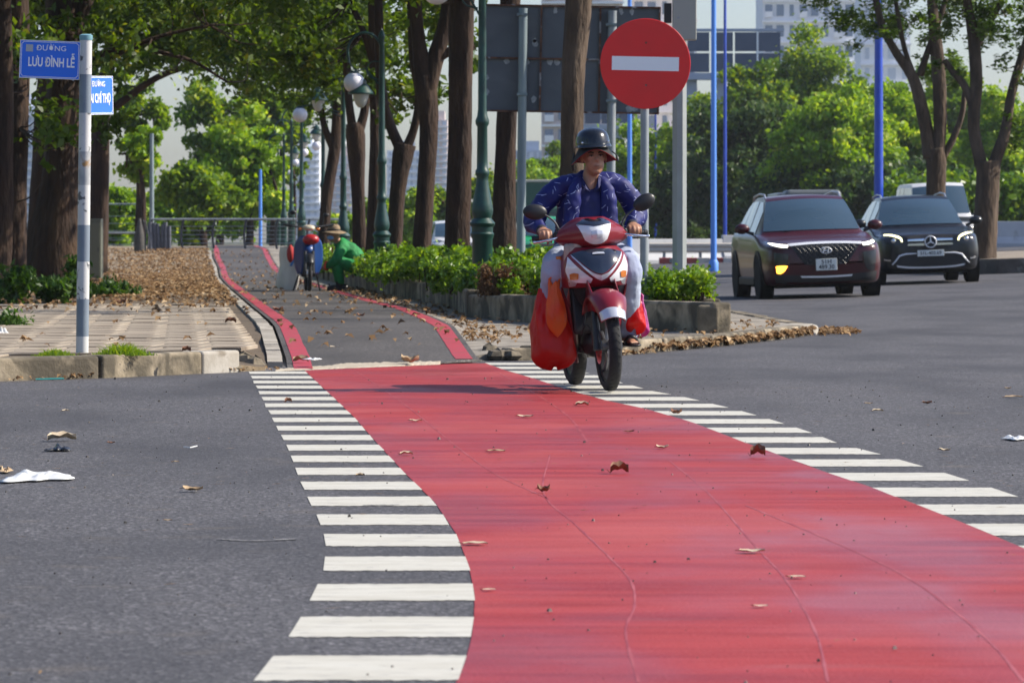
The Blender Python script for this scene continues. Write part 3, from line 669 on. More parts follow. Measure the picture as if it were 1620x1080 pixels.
# trimmed hedge on top of the barrier, right edge
h = thing('hedge', 'long bright green creeper hedge behind the concrete barrier at the right', 'hedge', (25, 172, .6))
leaves('hedge_foliage', h, M_HEDGE, [(x, y, z) for x in np.linspace(-10, 10, 26) for y in (0, .8) for z in (.9, 1.7, 2.4)], np.full((156, 3), .75), 16000, .30, 5, aspect=.7)
g = G(); [g.cyl((x, .4, -.6), (x, .4, 1.6), .05, .04, 6) for x in np.linspace(-10, 10, 16)]; tag(g.build('stems', M_BARK, h), kind='stuff')
# ---- two feathery trees on the median
def median_tree(lab, tr, lb, cr_, seed, Y):
    base = P(tr[0][0], tr[0][1], Y)
    return tree('median_tree', lab, base, [(base-Vector((0, 0, .1)), tr[0][2]/2*Y/FPX)]+TP(tr[1:], Y), [TP(l, Y) for l in lb], cr_, M_LFEATH, M_BARKL, 'feathery trees on the median', nleaf=12000, size=.13, seed=seed, flat=2.2, aspect=.5)
median_tree('feathery leaved median tree with three stems, nearer the blue pole, behind the black car', [(1480, 412, 36), (1480, 340, 30), (1481, 260, 30), (1478, 235, 32)],
  [[(1472, 250, 24), (1462, 190, 20), (1445, 125, 18), (1415, 80, 14), (1392, 30, 12), (1375, -60, 9), (1350, -140, 6)], [(1484, 250, 22), (1487, 190, 22), (1485, 110, 22), (1478, 40, 18), (1470, -60, 14), (1460, -160, 9)],
   [(1492, 250, 12), (1510, 215, 11), (1522, 180, 9), (1527, 140, 7)], [(1448, 125, 10), (1432, 80, 8), (1420, 20, 7), (1410, -60, 5)], [(1455, 120, 12), (1470, 75, 10), (1490, 20, 9), (1510, -60, 7)]],
  [((8.4, 99, 6.9), (2.7, 2.0, 1.2), 40, .42), ((8.0, 99, 5.75), (1.6, 1.4, .5), 16, .3), ((9.6, 99, 4.9), (.9, .8, .5), 8, .22), ((9.3, 99, 3.9), (.5, .6, .3), 4, .18)], 201, 98)
median_tree('feathery leaved median tree with a wide fork at the right edge', [(1556, 410, 40), (1560, 340, 36), (1563, 280, 38), (1561, 255, 40)],
  [[(1552, 262, 22), (1540, 200, 20), (1545, 130, 20), (1540, 60, 18), (1530, 0, 14), (1520, -80, 10), (1510, -160, 7)], [(1572, 262, 20), (1590, 210, 18), (1600, 150, 15), (1614, 100, 13), (1630, 40, 11), (1650, -60, 8)],
   [(1545, 190, 14), (1528, 140, 12), (1505, 110, 10), (1494, 95, 9)], [(1542, 80, 12), (1560, 45, 10), (1580, 10, 9), (1600, -60, 6)]],
  [((10.6, 95, 6.6), (2.6, 2.0, 1.2), 40, .42), ((10.0, 95, 5.5), (1.4, 1.2, .5), 14, .3), ((11.0, 95, 4.7), (.7, .8, .7), 9, .24), ((10.9, 95, 3.3), (.5, .7, .5), 7, .2), ((9.4, 95, 4.6), (.5, .6, .4), 4, .2)], 202, 95)

# ================================================================ planter, hedges, litter
PF = [(1.89, 40.9), (1.1, 42.5), (.2, 45.9), (-.49, 48.8), (-.92, 57), (-2.0, 66.7), (-2.76, 75.7), (-3.9, 92), (-5.0, 106)]     # path side face
pt = thing('planter', 'long raised planter of rough concrete kerb blocks with soil, between path and avenue', 'planter', (0, 45, .15))
def to_local(g, o): 
    L_ = o.location; g.v = [(v[0]-L_.x, v[1]-L_.y, v[2]-L_.z) for v in g.v]; return g
top_ = .42
def block(a_, b_, z=.42, wd=.19, m=M_KERB, inward=1):
    d = Vector((b_[0]-a_[0], b_[1]-a_[1], 0)); ang = math.atan2(d.y, d.x); nn = Vector((-d.y, d.x, 0)).normalized()*inward; c = (Vector((*a_, 0))+Vector((*b_, 0)))/2+nn*wd/2
    g = G(); g.box((c.x+rk.uniform(-.02, .02), c.y, (z+.04)/2), (d.length-.035, wd*rk.uniform(.9, 1.1), z-.04), rz=ang+rk.uniform(-.012, .012)); to_local(g, pt); g.build('kerb_block', m, pt, bevel=.03, seg=3)
def lerp2(a, b, t): return (a[0]+(b[0]-a[0])*t, a[1]+(b[1]-a[1])*t)
for s, (a_, b_) in enumerate(zip(PF[::-1][:-1], PF[::-1][1:])):
    n = max(1, round(math.dist(a_, b_)/2.6)) if s < 5 else max(1, round(math.dist(a_, b_)/1.3))
    for k in range(n): block(lerp2(a_, b_, k/n), lerp2(a_, b_, (k+1)/n), (.385 if a_[1] < 50 else .41)+rk.uniform(-.03, .012))
bk = [(1.89, 40.9), (2.02, 43), (1.85, 47), (1.2, 58), (.5, 72), (-.6, 92), (-1.4, 106)]
for a_, b_ in zip(bk[:-1], bk[1:]):
    n = max(1, round(math.dist(a_, b_)/1.3))
    for k in range(n): block(lerp2(a_, b_, k/n), lerp2(a_, b_, (k+1)/n), (.385 if a_[1] < 50 else .41)+rk.uniform(-.03, .012))
poly = [(x+.12, y+.12) for x, y in PF]+[(x-.12, y) for x, y in bk[::-1][:-1]]
g = G(); g.prism(poly, .06, .35); to_local(g, pt); g.build('soil', M_SOIL, pt)
def hedge(lab, pts, w, z0, h, n, size, seed, m=M_HEDGE, dens=2.2, name='hedge'):
    """pts: centre line; box-like clipped hedge with an uneven leafy surface"""
    c0 = pts[0]; o = thing(name, lab, 'hedge', (c0[0], c0[1], z0)); rg = np.random.default_rng(seed)
    C, S = [], []
    for a_, b_ in zip(pts[:-1], pts[1:]):
        L_ = math.dist(a_, b_); d = np.array(b_)-np.array(a_); d = d/np.linalg.norm(d); nn = np.array((-d[1], d[0]))
        for _ in range(int(L_*w*dens*12)):
            q = np.array(a_)+d*rg.uniform(0, L_)+nn*rg.uniform(-w/2, w/2)
            C.append((q[0]-c0[0], q[1]-c0[1], rg.uniform(.08, h-.05))); S.append(rg.uniform(.07, .14))
    leaves('hedge_foliage', o, m, C, np.array(S), n, size, seed, aspect=.6, flat=.5, shell=.75)
    g = G()
    for _ in range(60):
        i = rg.integers(len(C)); g.tube([(C[i][0], C[i][1], -.02), (C[i][0]+rg.uniform(-.05, .05), C[i][1], C[i][2])], [.012, .005], 5)
    tag(g.build('stems', M_BARK, o), kind='stuff')
    return o
hedge('short clipped hedge in bright sun at the planter end below the grey post', [(1.38, 44.4), (1.70, 42.75)], .58, .34, .31, 9000, .052, 1, dens=6)
hedge('clipped hedge section in the planter right beside the scooter rider', [(.50, 46.6), (1.25, 44.6)], .75, .34, .33, 9000, .055, 2, dens=5)
hedge('clipped green hedge along the planter front under the thick trees', [(-.75, 56.0), (-.15, 50.2), (.45, 47.3)], .85, .34, .38, 26000, .06, 3, dens=2.4)
hedge('taller leafy shrubs filling the planter behind the clipped hedge', [(-2.0, 73), (-.9, 61), (.0, 53), (1.1, 48)], 1.0, .38, .46, 30000, .085, 4, M_HEDGE, dens=1.6)
hedge('hedge in the planter behind the squatting sweeper', [(-3.2, 86), (-2.3, 73), (-1.35, 60.5)], .9, .38, .38, 20000, .075, 5, dens=1.6)
hedge('low dark green bush behind the parked scooter', [(-4.3, 100), (-3.6, 88)], 1.0, .38, .45, 7000, .09, 6, dens=1.6)
wsh = thing('withered_shrub', 'dried brown shrub in the front of the planter beside the rider', 'shrub', (-.02, 48.1, .34))
leaves('withered_foliage', wsh, M_DEADB, nr.uniform((-.30, -.35, .02), (.30, .2, .30), (60, 3)), np.full(60, .08), 3400, .05, 9, aspect=.5)
g = G(); [g.tube([(a*.3, b*.2-.1, 0), (a*.9*.3, b*.2, .34)], [.008, .004], 4) for a, b in nr.uniform(-1, 1, (30, 2))]; tag(g.build('stems', M_BARK, wsh), kind='stuff')
# weeds and grass at the foot of the big tree
for i, (lab, c, rad, n, sz) in enumerate([
   ('dark green weeds around the foot of the big flared tree', (-5.85, 57.5, .14), (.55, .9, .42), 3800, .12), ('clump of weeds at the far left under the edge tree', (-6.5, 57, .14), (.6, .9, .32), 3000, .11),
   ('sparse ground weeds in front of the grey cabinet', (-5.75, 64, .14), (.4, 1.4, .16), 1600, .1), ('small weed tuft at the left edge among litter', (-4.75, 41.8, .14), (.22, .2, .10), 500, .07)]):
    o = thing('weeds', lab, 'plant', c); p, q = clumps((0, 0, rad[2]*.45), rad, 26, .16, 300+i); p[:, 2] = np.abs(p[:, 2]); leaves('weed_foliage', o, M_GRASS, p, q*.8, n, sz, 310+i, aspect=.35, droop=-1.2)
def grass(lab, pts, n, hgt, seed, z=.15):
    rg = np.random.default_rng(seed); o = thing('grass_tuft', lab, 'grass', (pts[0][0], pts[0][1], z)); g = G()
    for _ in range(n):
        t = rg.random(); x = pts[0][0]+(pts[1][0]-pts[0][0])*t+rg.normal()*.03-pts[0][0]; y = (pts[1][1]-pts[0][1])*t+rg.normal()*.05
        h_ = hgt*rg.uniform(.4, 1.2)*math.sin(math.pi*min(max(t, .08), .92)); lx, ly = rg.normal(size=2)*h_*.6; w = .004
        g.add([(x-w, y, 0), (x+w, y, 0), (x+lx*.4+w*.7, y+ly*.4, h_*.6), (x+lx*.4-w*.7, y+ly*.4, h_*.6), (x+lx, y+ly, h_)], [(0, 1, 2, 3), (3, 2, 4)])
    me = g.mesh('grass_blades'); at = me.attributes.new('rnd', 'FLOAT', 'FACE'); at.data.foreach_set('value', rg.uniform(.5, 1, len(me.polygons)).astype(np.float32)); put('grass_blades', me, M_HEDGE, o)
    tag(o.children[0], kind='stuff')
k1 = gnd(155, 562, .15); k2 = gnd(232, 562, .15); grass('green grass tuft on the kerb just right of the sign post', [(k1.x, k1.y), (k2.x, k2.y)], 700, .085, 1)
k1 = gnd(62, 563, .15); k2 = gnd(112, 563, .15); grass('thin grass tuft on the kerb just left of the sign post', [(k1.x, k1.y), (k2.x, k2.y)], 320, .055, 2)
# ---- leaf litter
def litter(name, n, area, zf, size, seed, m=M_DRYL, parent=None, flat=4., aspect=.55, curl=.6):
    rg = np.random.default_rng(seed); pts = []
    while len(pts) < n:
        p = area(rg)
        if p is not None: pts.append((p[0], p[1], zf(p[0], p[1])+.006+rg.random()*.02))
    return tag(leaves(name, parent, m, pts, np.full((n, 3), .001), n, size, seed, flat=flat, aspect=aspect, curl=curl, soft=0), kind='stuff')
def a_left(rg):
    Y = rg.uniform(44, 131)**1.0; x = pl(Y)-.12-abs(rg.normal())*1.9
    if Y < 66 and rg.random() > (Y-48)/24: return None
    return (x, Y)
tag(litter('leaf_litter', 15000, a_left, lambda x, y: ramp_z(y)+.03*abs(math.sin(x*2.3)*math.sin(y*.7)), .088, 1), kind='stuff')
def a_thin(rg):
    Y = rg.uniform(31.5, 60); x = rg.uniform(pl(max(Y, 33))-5, pl(max(Y, 33))); return (x, Y) if Y > lk(x)+.25 and rg.random() < .25+.75*(x < -5) else None
litter('scattered_leaves', 420, a_thin, lambda x, y: .165, .085, 2)
def a_isl(rg):
    Y = rg.uniform(36, 75); x = pr(Y)+.02+abs(rg.normal())*.3; return (x, Y)
litter('leaves_beside_path', 900, a_isl, lambda x, y: isl_z(y), .08, 3)
def a_isl2(rg):
    Y = rg.uniform(37, 46); x = rg.uniform(-.1, 2.7); return (x, Y) if Y > ik(x)+.2 else None
litter('leaves_on_island', 320, a_isl2, lambda x, y: .10, .07, 4)
def a_gut(rg):
    x = .6+2.6*rg.random()**.75; return (x, ik(min(x, 3.1))-abs(rg.normal())*.13-.02) if rg.random() < min(1, .15+(x-.9)) else None
litter('leaves_in_gutter', 1600, a_gut, lambda x, y: abs(math.sin(x*9+y*3))*.045*(x > 1.2), .075, 5)
def a_gut2(rg):
    x = rg.uniform(-5, -1.7); return (x, lk(x)-abs(rg.normal())*.05-.01)
litter('debris_along_left_kerb', 260, a_gut2, lambda x, y: 0., .05, 6)
def a_path(rg):
    Y = rg.uniform(36, 128)**1.0; t = rg.random(); return (pl(Y)+(pr(Y)-pl(Y))*t, Y) if rg.random() < .5 else None
litter('leaves_on_path', 620, a_path, lambda x, y: path_z(y)+.012, .085, 7)
def a_med(rg):
    x = rg.uniform(3.1, 3.55); return (x, 45.2+rg.normal()*.5+(x-3.1)*2)
litter('leaves_at_island_nose', 500, a_med, lambda x, y: .0, .08, 8)
# fine needles and crumbs on the near asphalt
def a_road(rg):
    Y = rg.uniform(9.5, 30); hw = Y*.118; x = rg.uniform(-hw, hw); d = abs(Y-19.5); return (x, Y) if rg.random() < math.exp(-d*d/22)+.1 else None
litter('needles_on_road', 300, a_road, lambda x, y: .0, .045, 9, M_DRYL, flat=30, aspect=.13, curl=.02)
def crumbs(n, seed):
    rg = np.random.default_rng(seed); g = G()
    for _ in range(n):
        Y = rg.uniform(8.5, 31); x = rg.uniform(-Y*.118, Y*.118); r = rg.uniform(.001, .003)*(1 if rg.random() < .92 else 2)*(Y/12)**.5
        g.box((x, Y, .006+r*.6), (2*r, 2*r*rg.uniform(.6, 1.2), r*1.4), rz=rg.uniform(0, 3), taper=.6)
    return g
tag(crumbs(520, 3).build('road_grit', mat('grit', (.06, .055, .05), .9, c2=(.25, .22, .19), sc=3, lo=.5, hi=.6)), kind='stuff')
M_LEAFS = [mat('dry_leaf_tan', (.48, .36, .22), .75, c2=(.36, .24, .13), sc=30), mat('dry_leaf_brown', (.24, .10, .05), .7, c2=(.14, .06, .03), sc=30), mat('dry_leaf_pale', (.60, .50, .36), .8, c2=(.46, .36, .24), sc=30)]
lv = [  # px, py, width px, lift, material, phrase
 (98, 698, 46, .35, 2, 'large pale curled leaf lying left on the asphalt'), (305, 778, 34, .25, 0, 'pinkish tan curled leaf on the left asphalt'), (104, 652, 12, .3, 2, 'small pale leaf near the left kerb'),
 (176, 703, 12, .3, 1, 'small orange brown leaf on the left asphalt'), (278, 733, 12, .2, 0, 'tiny tan leaf left of the white squares'), (266, 826, 13, .2, 0, 'small tan leaf low on the left asphalt'),
 (980, 750, 30, .75, 1, 'dark red brown leaf standing up in the middle of the red lane'), (860, 780, 20, .7, 1, 'small dark curled leaf left of the middle of the red lane'), (1199, 724, 24, 1.0, 1, 'upright brown leaf with a pale side, at the right of the red lane'),
 (1048, 711, 19, .35, 2, 'pale curled leaf above the middle of the red lane'), (643, 721, 20, .35, 2, 'pale curled leaf at the left edge of the red lane'), (658, 668, 20, .2, 2, 'flat pale leaf near the far left of the red lane'),
 (921, 643, 21, .4, 2, 'pale leaf just in front of the scooter'), (831, 661, 26, .15, 2, 'thin pale leaf on the far red lane'), (785, 716, 30, .12, 0, 'thin tan twig like leaf on the red lane'), (996, 685, 16, .2, 1, 'brown sliver leaf right of centre on the lane'),
 (752, 863, 40, .10, 2, 'long cream leaf at the left edge of the near lane'), (1190, 876, 40, .15, 2, 'long cream leaf on the near right lane'), (1261, 916, 28, .10, 2, 'short cream leaf below the long one'), (1204, 962, 24, .08, 2, 'faint cream leaf low on the red lane'),
 (774, 936, 22, .08, 2, 'small cream leaf low at the left edge of the lane'), (1070, 656, 18, .55, 1, 'brown leaf lying on a right white square'), (456, 638, 12, .8, 1, 'dark leaf on a far left white square'), (1467, 640, 16, .35, 1, 'brown leaf on the right asphalt'),
 (1389, 652, 18, .25, 2, 'pale leaf on the right asphalt, left of the brown one'), (1495, 715, 18, .3, 2, 'pale leaf on the right asphalt near the squares'), (1604, 630, 30, .12, 0, 'long tan leaf at the right border of the asphalt'), (1595, 616, 10, .3, 0, 'small tan leaf far right on the asphalt'),
 (476, 572, 26, .5, 0, 'curled brown leaf on the path beside the red edge line'), (649, 573, 28, .55, 0, 'bent tan leaf where path meets the red lane'), (568, 539, 16, .2, 0, 'small tan leaf in the middle of the path'), (530, 551, 18, .3, 2, 'pale curled leaf on the path'),
 (497, 541, 16, .1, 0, 'flat tan leaf left on the path'), (571, 500, 12, .5, 1, 'orange brown leaf on the path'), (684, 529, 10, .3, 0, 'tiny leaf by the right red line'), (440, 491, 16, .5, 1, 'brown leaf on the upper path by the left line'),
 (365, 510, 18, .6, 1, 'brown curled leaf on the slabs beside the path'), (190, 480, 20, .5, 1, 'brown leaf pile on the slabs'), (295, 556, 14, .8, 1, 'small brown leaf on the kerb beside the grass'), (275, 592, 36, .12, 0, 'orange tan leaf lying under the left kerb'),
 (570, 755, 14, .4, 0, 'tiny tan leaf on a left white square'), (1375, 640, 12, .2, 0, 'tiny leaf on the far right asphalt')]
for i, (px, py, w, lift, mi, lab) in enumerate(lv):
    onp = py < 582 and px < 760
    z = .02
    if onp:
        z = .03
        for _ in range(12):
            p = gnd(px, py, z); z = (path_z(p.y) if pl(p.y) < p.x < pr(p.y) else .15)+.02
    p = gnd(px, py, z if onp else .0); rg = random.Random(i)
    W = w/FPX*p.y; k = 9
    o = thing('dry_leaf', lab, 'leaf', (p.x, p.y, (z if onp else .007)), rg.uniform(-.4, .4), 'dry leaves lying on road and path')
    ax = []; hw = []
    for s in np.linspace(-1, 1, k):
        ww = .36*W*max(0.04, (1-s*s)**.6)*(1+.18*math.sin(s*9+i)); prof = lift*W*.36*(s*s*.9 if i % 2 else (1-s*s)*.7)+lift*W*.06*math.sin(s*7+i)
        ax.append([(s*W/2, -ww, prof+lift*W*.38*(1+.3*math.sin(s*5+i))), (s*W/2, -ww*.4, prof*.8+lift*W*.07), (s*W/2, .0, prof), (s*W/2, ww*.5, prof+lift*W*.12), (s*W/2, ww, prof+lift*W*.55)])
    g = G(); g.grid(ax); g.build('blade', M_LEAFS[mi], o, smooth=180)
    g = G(); g.tube([(-W*.5, 0, lift*W*.4*(i % 2)), (-W*.68, .004, lift*W*.2+.002)], [.0016, .001], 5); g.build('stalk', M_LEAFS[1], o)
# crumpled litter
def rag(name, lab, px, py, w, h, m, seed, z=0., cat='litter', dep=1.):
    p = gnd(px, py, z) if z == 0 else gnd(px, py, z); W = w/FPX*p.y; H = h/FPX*p.y; rg = np.random.default_rng(seed)
    o = thing(name, lab, cat, (p.x, p.y, z+.008)); a = []
    K = 17; F = rg.normal(size=(5, 5))
    for i in range(K):
        r_ = []
        for j in range(K):
            u, v = i/(K-1)*2-1, j/(K-1)*2-1; rr = math.hypot(u, v)/max(abs(u), abs(v)) if abs(u)+abs(v) > 1e-6 else 1
            e = 1+.25*math.sin(3*math.atan2(v, u)+seed)+.12*math.sin(7*math.atan2(v, u)+seed*2)
            hgt = abs(math.sin(u*3.1+F[0, 0])*math.sin(v*2.7+F[0, 1])+.4*math.sin(u*8+v*5+F[1, 1]))*(1-max(abs(u), abs(v))**4)
            r_.append((u*W/2/rr*e, v*W/2*dep/rr*e, H*hgt*.8))
        a.append(r_)
    g = G(); g.grid(a); g.build('sheet', m, o, smooth=180, solid=.0015); return o
M_PLW = mat('white_plastic_film', (.78, .78, .76), .4, c2=(.66, .66, .64), sc=12); M_PLB = mat('black_plastic_film', (.02, .02, .022), .35); M_PLBL = mat('bluish_plastic_film', (.45, .52, .66), .35, c2=(.2, .25, .33), sc=20)
M_FOAM = mat('pale_foam', (.6, .55, .5), .8)
rag('plastic_bag', 'flat crumpled white plastic bag lying on the asphalt at the left edge', 58, 757, 100, 9, M_PLW, 2, dep=2.6)
rag('plastic_scrap', 'black plastic scrap just below the large pale leaf', 93, 713, 38, 8, M_PLB, 3, dep=2.)
rag('paper_scrap', 'crumpled brownish paper at the left edge beside the white bag', 6, 748, 26, 9, M_LEAFS[0], 5, dep=2.)
rag('plastic_bag', 'bluish crumpled bag among weeds at the left', 38, 462, 22, 20, M_PLBL, 6, .16)
rag('plastic_scrap', 'white scrap of plastic at the right border of the asphalt', 1606, 696, 36, 5, M_PLW, 7, dep=2.)
rag('litter_scrap', 'pale flat foam piece lying on the leaf covered pavement', 247, 433, 40, 4, M_PLW, 8, .16, dep=3)
rag('litter_scrap', 'round whitish bag high on the leaf covered slope', 213, 414, 14, 9, M_PLW, 9, .22)
rag('litter_scrap', 'white scrap on the path beside the red edge line', 494, 570, 26, 3, M_PLW, 12, .06, dep=2)
rag('litter_scrap', 'small white scrap by the foot of the railing', 308, 392, 7, 6, M_PLW, 13, .67)
rag('litter_scrap', 'white lump among rubble at the far left of the slabs', 2, 528, 18, 12, M_PLW, 14, .16)
o = thing('straw', 'turquoise plastic strip lying along the left kerb', 'litter', (*gnd(80, 602)[:2], .01), .12); g = G(); g.tube([(-.1, 0, 0), (.09, 0, .004)], .006, 6); g.build('strip', mat('turquoise_plastic', (.05, .45, .42), .4), o)
o = thing('cable_tie', 'curved white plastic strip on the left asphalt', 'litter', (*gnd(301, 711)[:2], .01)); g = G(); g.tube([(-.03, 0, .003), (0, -.01, .0), (.03, .02, .006)], .003, 6); g.build('strip', M_PLW, o)
M_SMEAR = mat('worn_white_smear', (.26, .25, .24), .75, c2=(.10, .10, .10), sc=9, lo=.38, hi=.56)
for pts, w in (([(345, 853), (400, 856), (470, 853)], .014), ([(575, 800), (632, 799)], .012)):
    g = G(); g.grid(ribbon([gnd(*p) for p in pts], w*2, .0032, 24, jit=.02)); g.build('paint_smear', M_SMEAR, road)

# ================================================================ street furniture
M_STEEL = mat('galvanised_steel', (.30, .33, .35), .5, metal=.25, c2=(.22, .25, .27), sc=8, c3=(.38, .40, .41), sc3=3, lo3=.5, hi3=.7, stretch=(1, 1, .4))
M_STEELG = mat('greenish_grey_steel', (.25, .31, .32), .5, metal=.2, c2=(.19, .24, .26), sc=8, stretch=(1, 1, .3))
M_GREEN = mat('dark_green_cast_iron', (.007, .052, .042), .42, metal=.0, c2=(.005, .036, .03), sc=12, coat=.1)
M_BLUEP = mat('blue_pole_paint', (.012, .07, .50), .42, c2=(.010, .055, .42), sc=3, coat=.2)
M_BLUEL = mat('light_blue_pole_paint', (.11, .30, .80), .45)
M_SIGNB = mat('blue_sign_sheet', (.003, .15, .80), .35, coat=.3)
M_SIGNW = mat('white_sign_film', (.90, .91, .93), .45)
M_SIGNR = mat('red_sign_film', (.80, .006, .008), .45, c2=(.74, .008, .009), sc=4, coat=.15)
M_RUST = mat('rusty_steel', (.16, .075, .045), .85, c2=(.07, .035, .025), sc=14, c3=(.30, .30, .32), sc3=6, lo3=.58, hi3=.68)
M_BACK = mat('grey_sign_back', (.11, .125, .145), .6, c2=(.085, .098, .115), sc=2, c3=(.16, .17, .19), sc3=1.4, lo3=.55, hi3=.8)
M_PEEL = mat('bare_peeling_patch', (.40, .42, .44), .6, c2=(.25, .27, .29), sc=20)
M_GLOBE = mat('frosted_white_globe', (.80, .78, .84), .25, coat=.3)
M_CLEAR = mat('lamp_glass', (.55, .55, .50), .15, coat=.5)
M_BOX = mat('cream_grey_cabinet', (.36, .36, .31), .6)
M_BLACK = mat('black_plastic', (.012, .012, .014), .42)
M_DGREY = mat('dark_grey_metal', (.06, .063, .07), .55, c2=(.04, .042, .046), sc=5)

# street name post
base = gnd(130, 560, .15); s_ = base.y
post = thing('street_name_sign', 'white and grey flaking post carrying blue street name plates', 'street sign', base)
k = s_/FPX
def zz(py): return CH-(py-HY)*k-base.z
M_FLAKE = mat('flaking_white_paint', (.62, .63, .62), .6, c2=(.55, .56, .55), sc=5, c3=(.10, .11, .12), sc3=14, lo3=.58, hi3=.64)
M_GPAINT = mat('blue_grey_paint', (.20, .25, .30), .55, c2=(.17, .21, .26), sc=6, c3=(.42, .10, .10), sc3=6, lo3=.66, hi3=.74)
M_MIXP = mat('grey_paint_with_rust', (.30, .32, .34), .6, c2=(.45, .46, .46), sc=9, c3=(.34, .20, .08), sc3=9, lo3=.55, hi3=.64)
segs = [(560, 532, M_FLAKE), (532, 473, M_GPAINT), (473, 414, M_FLAKE), (414, 356, M_GPAINT), (356, 293, M_FLAKE), (293, 240, M_MIXP), (240, 179, M_FLAKE), (179, 118, M_GPAINT), (118, 62, M_FLAKE)]
lean = lambda z: (z/2.3)*.028
for a_, b_, m in segs:
    g = G(); r = .5*20*k*(1-.04*(560-a_)/500); g.cyl((lean(zz(a_)), 0, zz(a_)), (lean(zz(b_)), 0, zz(b_)), r, r*.995, 24); g.build('post_band', m, post, smooth=50)
g = G(); g.lathe([(.0455, 0), (.047, .012), (.047, .035), (.03, .043), (.001, .045)], (lean(zz(62)), 0, zz(64)), 24); g.build('cap', mat('turquoise_cap', (.16, .33, .38), .5), post, smooth=40)
def plate(parent, w, h, loc, rz, tilt, lines, qr=False):
    e = bpy.data.objects.new('name_plate', None)
    g = G(); g.box((0, 0, 0), (w, .012, h)); p = g.build('name_plate', M_SIGNB, parent, bevel=.002)
    bpy.data.objects.remove(e)
    p.location = loc; p.rotation_euler = (0, tilt, rz)
    g = G(); t = .006; iw, ih = w/2-.009, h/2-.009; c = .016
    pts = [(-iw+c, -ih), (iw-c, -ih), (iw, -ih+c), (iw, ih-c), (iw-c, ih), (-iw+c, ih), (-iw, ih-c), (-iw, -ih+c)]
    for a_, b_ in zip(pts, pts[1:]+pts[:1]):
        d = Vector((b_[0]-a_[0], 0, b_[1]-a_[1])); ang = math.atan2(d.z, d.x); g.box(((a_[0]+b_[0])/2, -.0068, (a_[1]+b_[1])/2), (d.length+.003, .0024, .0035), rot=Matrix.Rotation(-ang, 3, 'Y'))
    g.build('border', M_SIGNW, p)
    g = G(); [g.box((sx*w/2, -.0005, 0), (.004, .014, h+.004)) for sx in (-1, 1)]; [g.box((0, -.0005, sz*h/2), (w, .014, .004)) for sz in (-1, 1)]; g.build('edge_trim', M_SIGNW, p)
    for s, size, x, z, sx, b_ in lines: text('lettering', s, size, M_SIGNW, p, (x, -.0075, z), sx=sx, bold=b_)
    if qr: g = G(); g.box((-.146, -.0068, .078), (.050, .0024, .050)); g.build('sticker', mat('grey_sticker', (.42, .45, .48), .6), p)
    return p
W1 = 94*k; H1 = 59*k
plate(post, W1, H1, (lean(2)-(.0+(133-77))*k, -.02, zz(95)), 0.03, R(2.1), [('ĐƯỜNG', .052, .008, .079, 1.1, 0), ('LƯU ĐÌNH LỄ', .088, .012, -.022, .62, .0022)], qr=True)
p2 = plate(post, .50, .27, (lean(2)+.06, .27, zz(149)), R(71), R(-2), [('ĐƯỜNG', .055, 0, .078, 1.1, 0), ('MAI CHÍ THỌ', .090, 0, -.025, .75, .0022)])
g = G(); g.box((-.063, -.01, zz(97)), (.012, .02, .28)); g.box((-.05, 0, zz(70)), (.05, .03, .02)); g.box((-.05, 0, zz(122)), (.05, .03, .02)); g.build('bracket', M_STEEL, post)

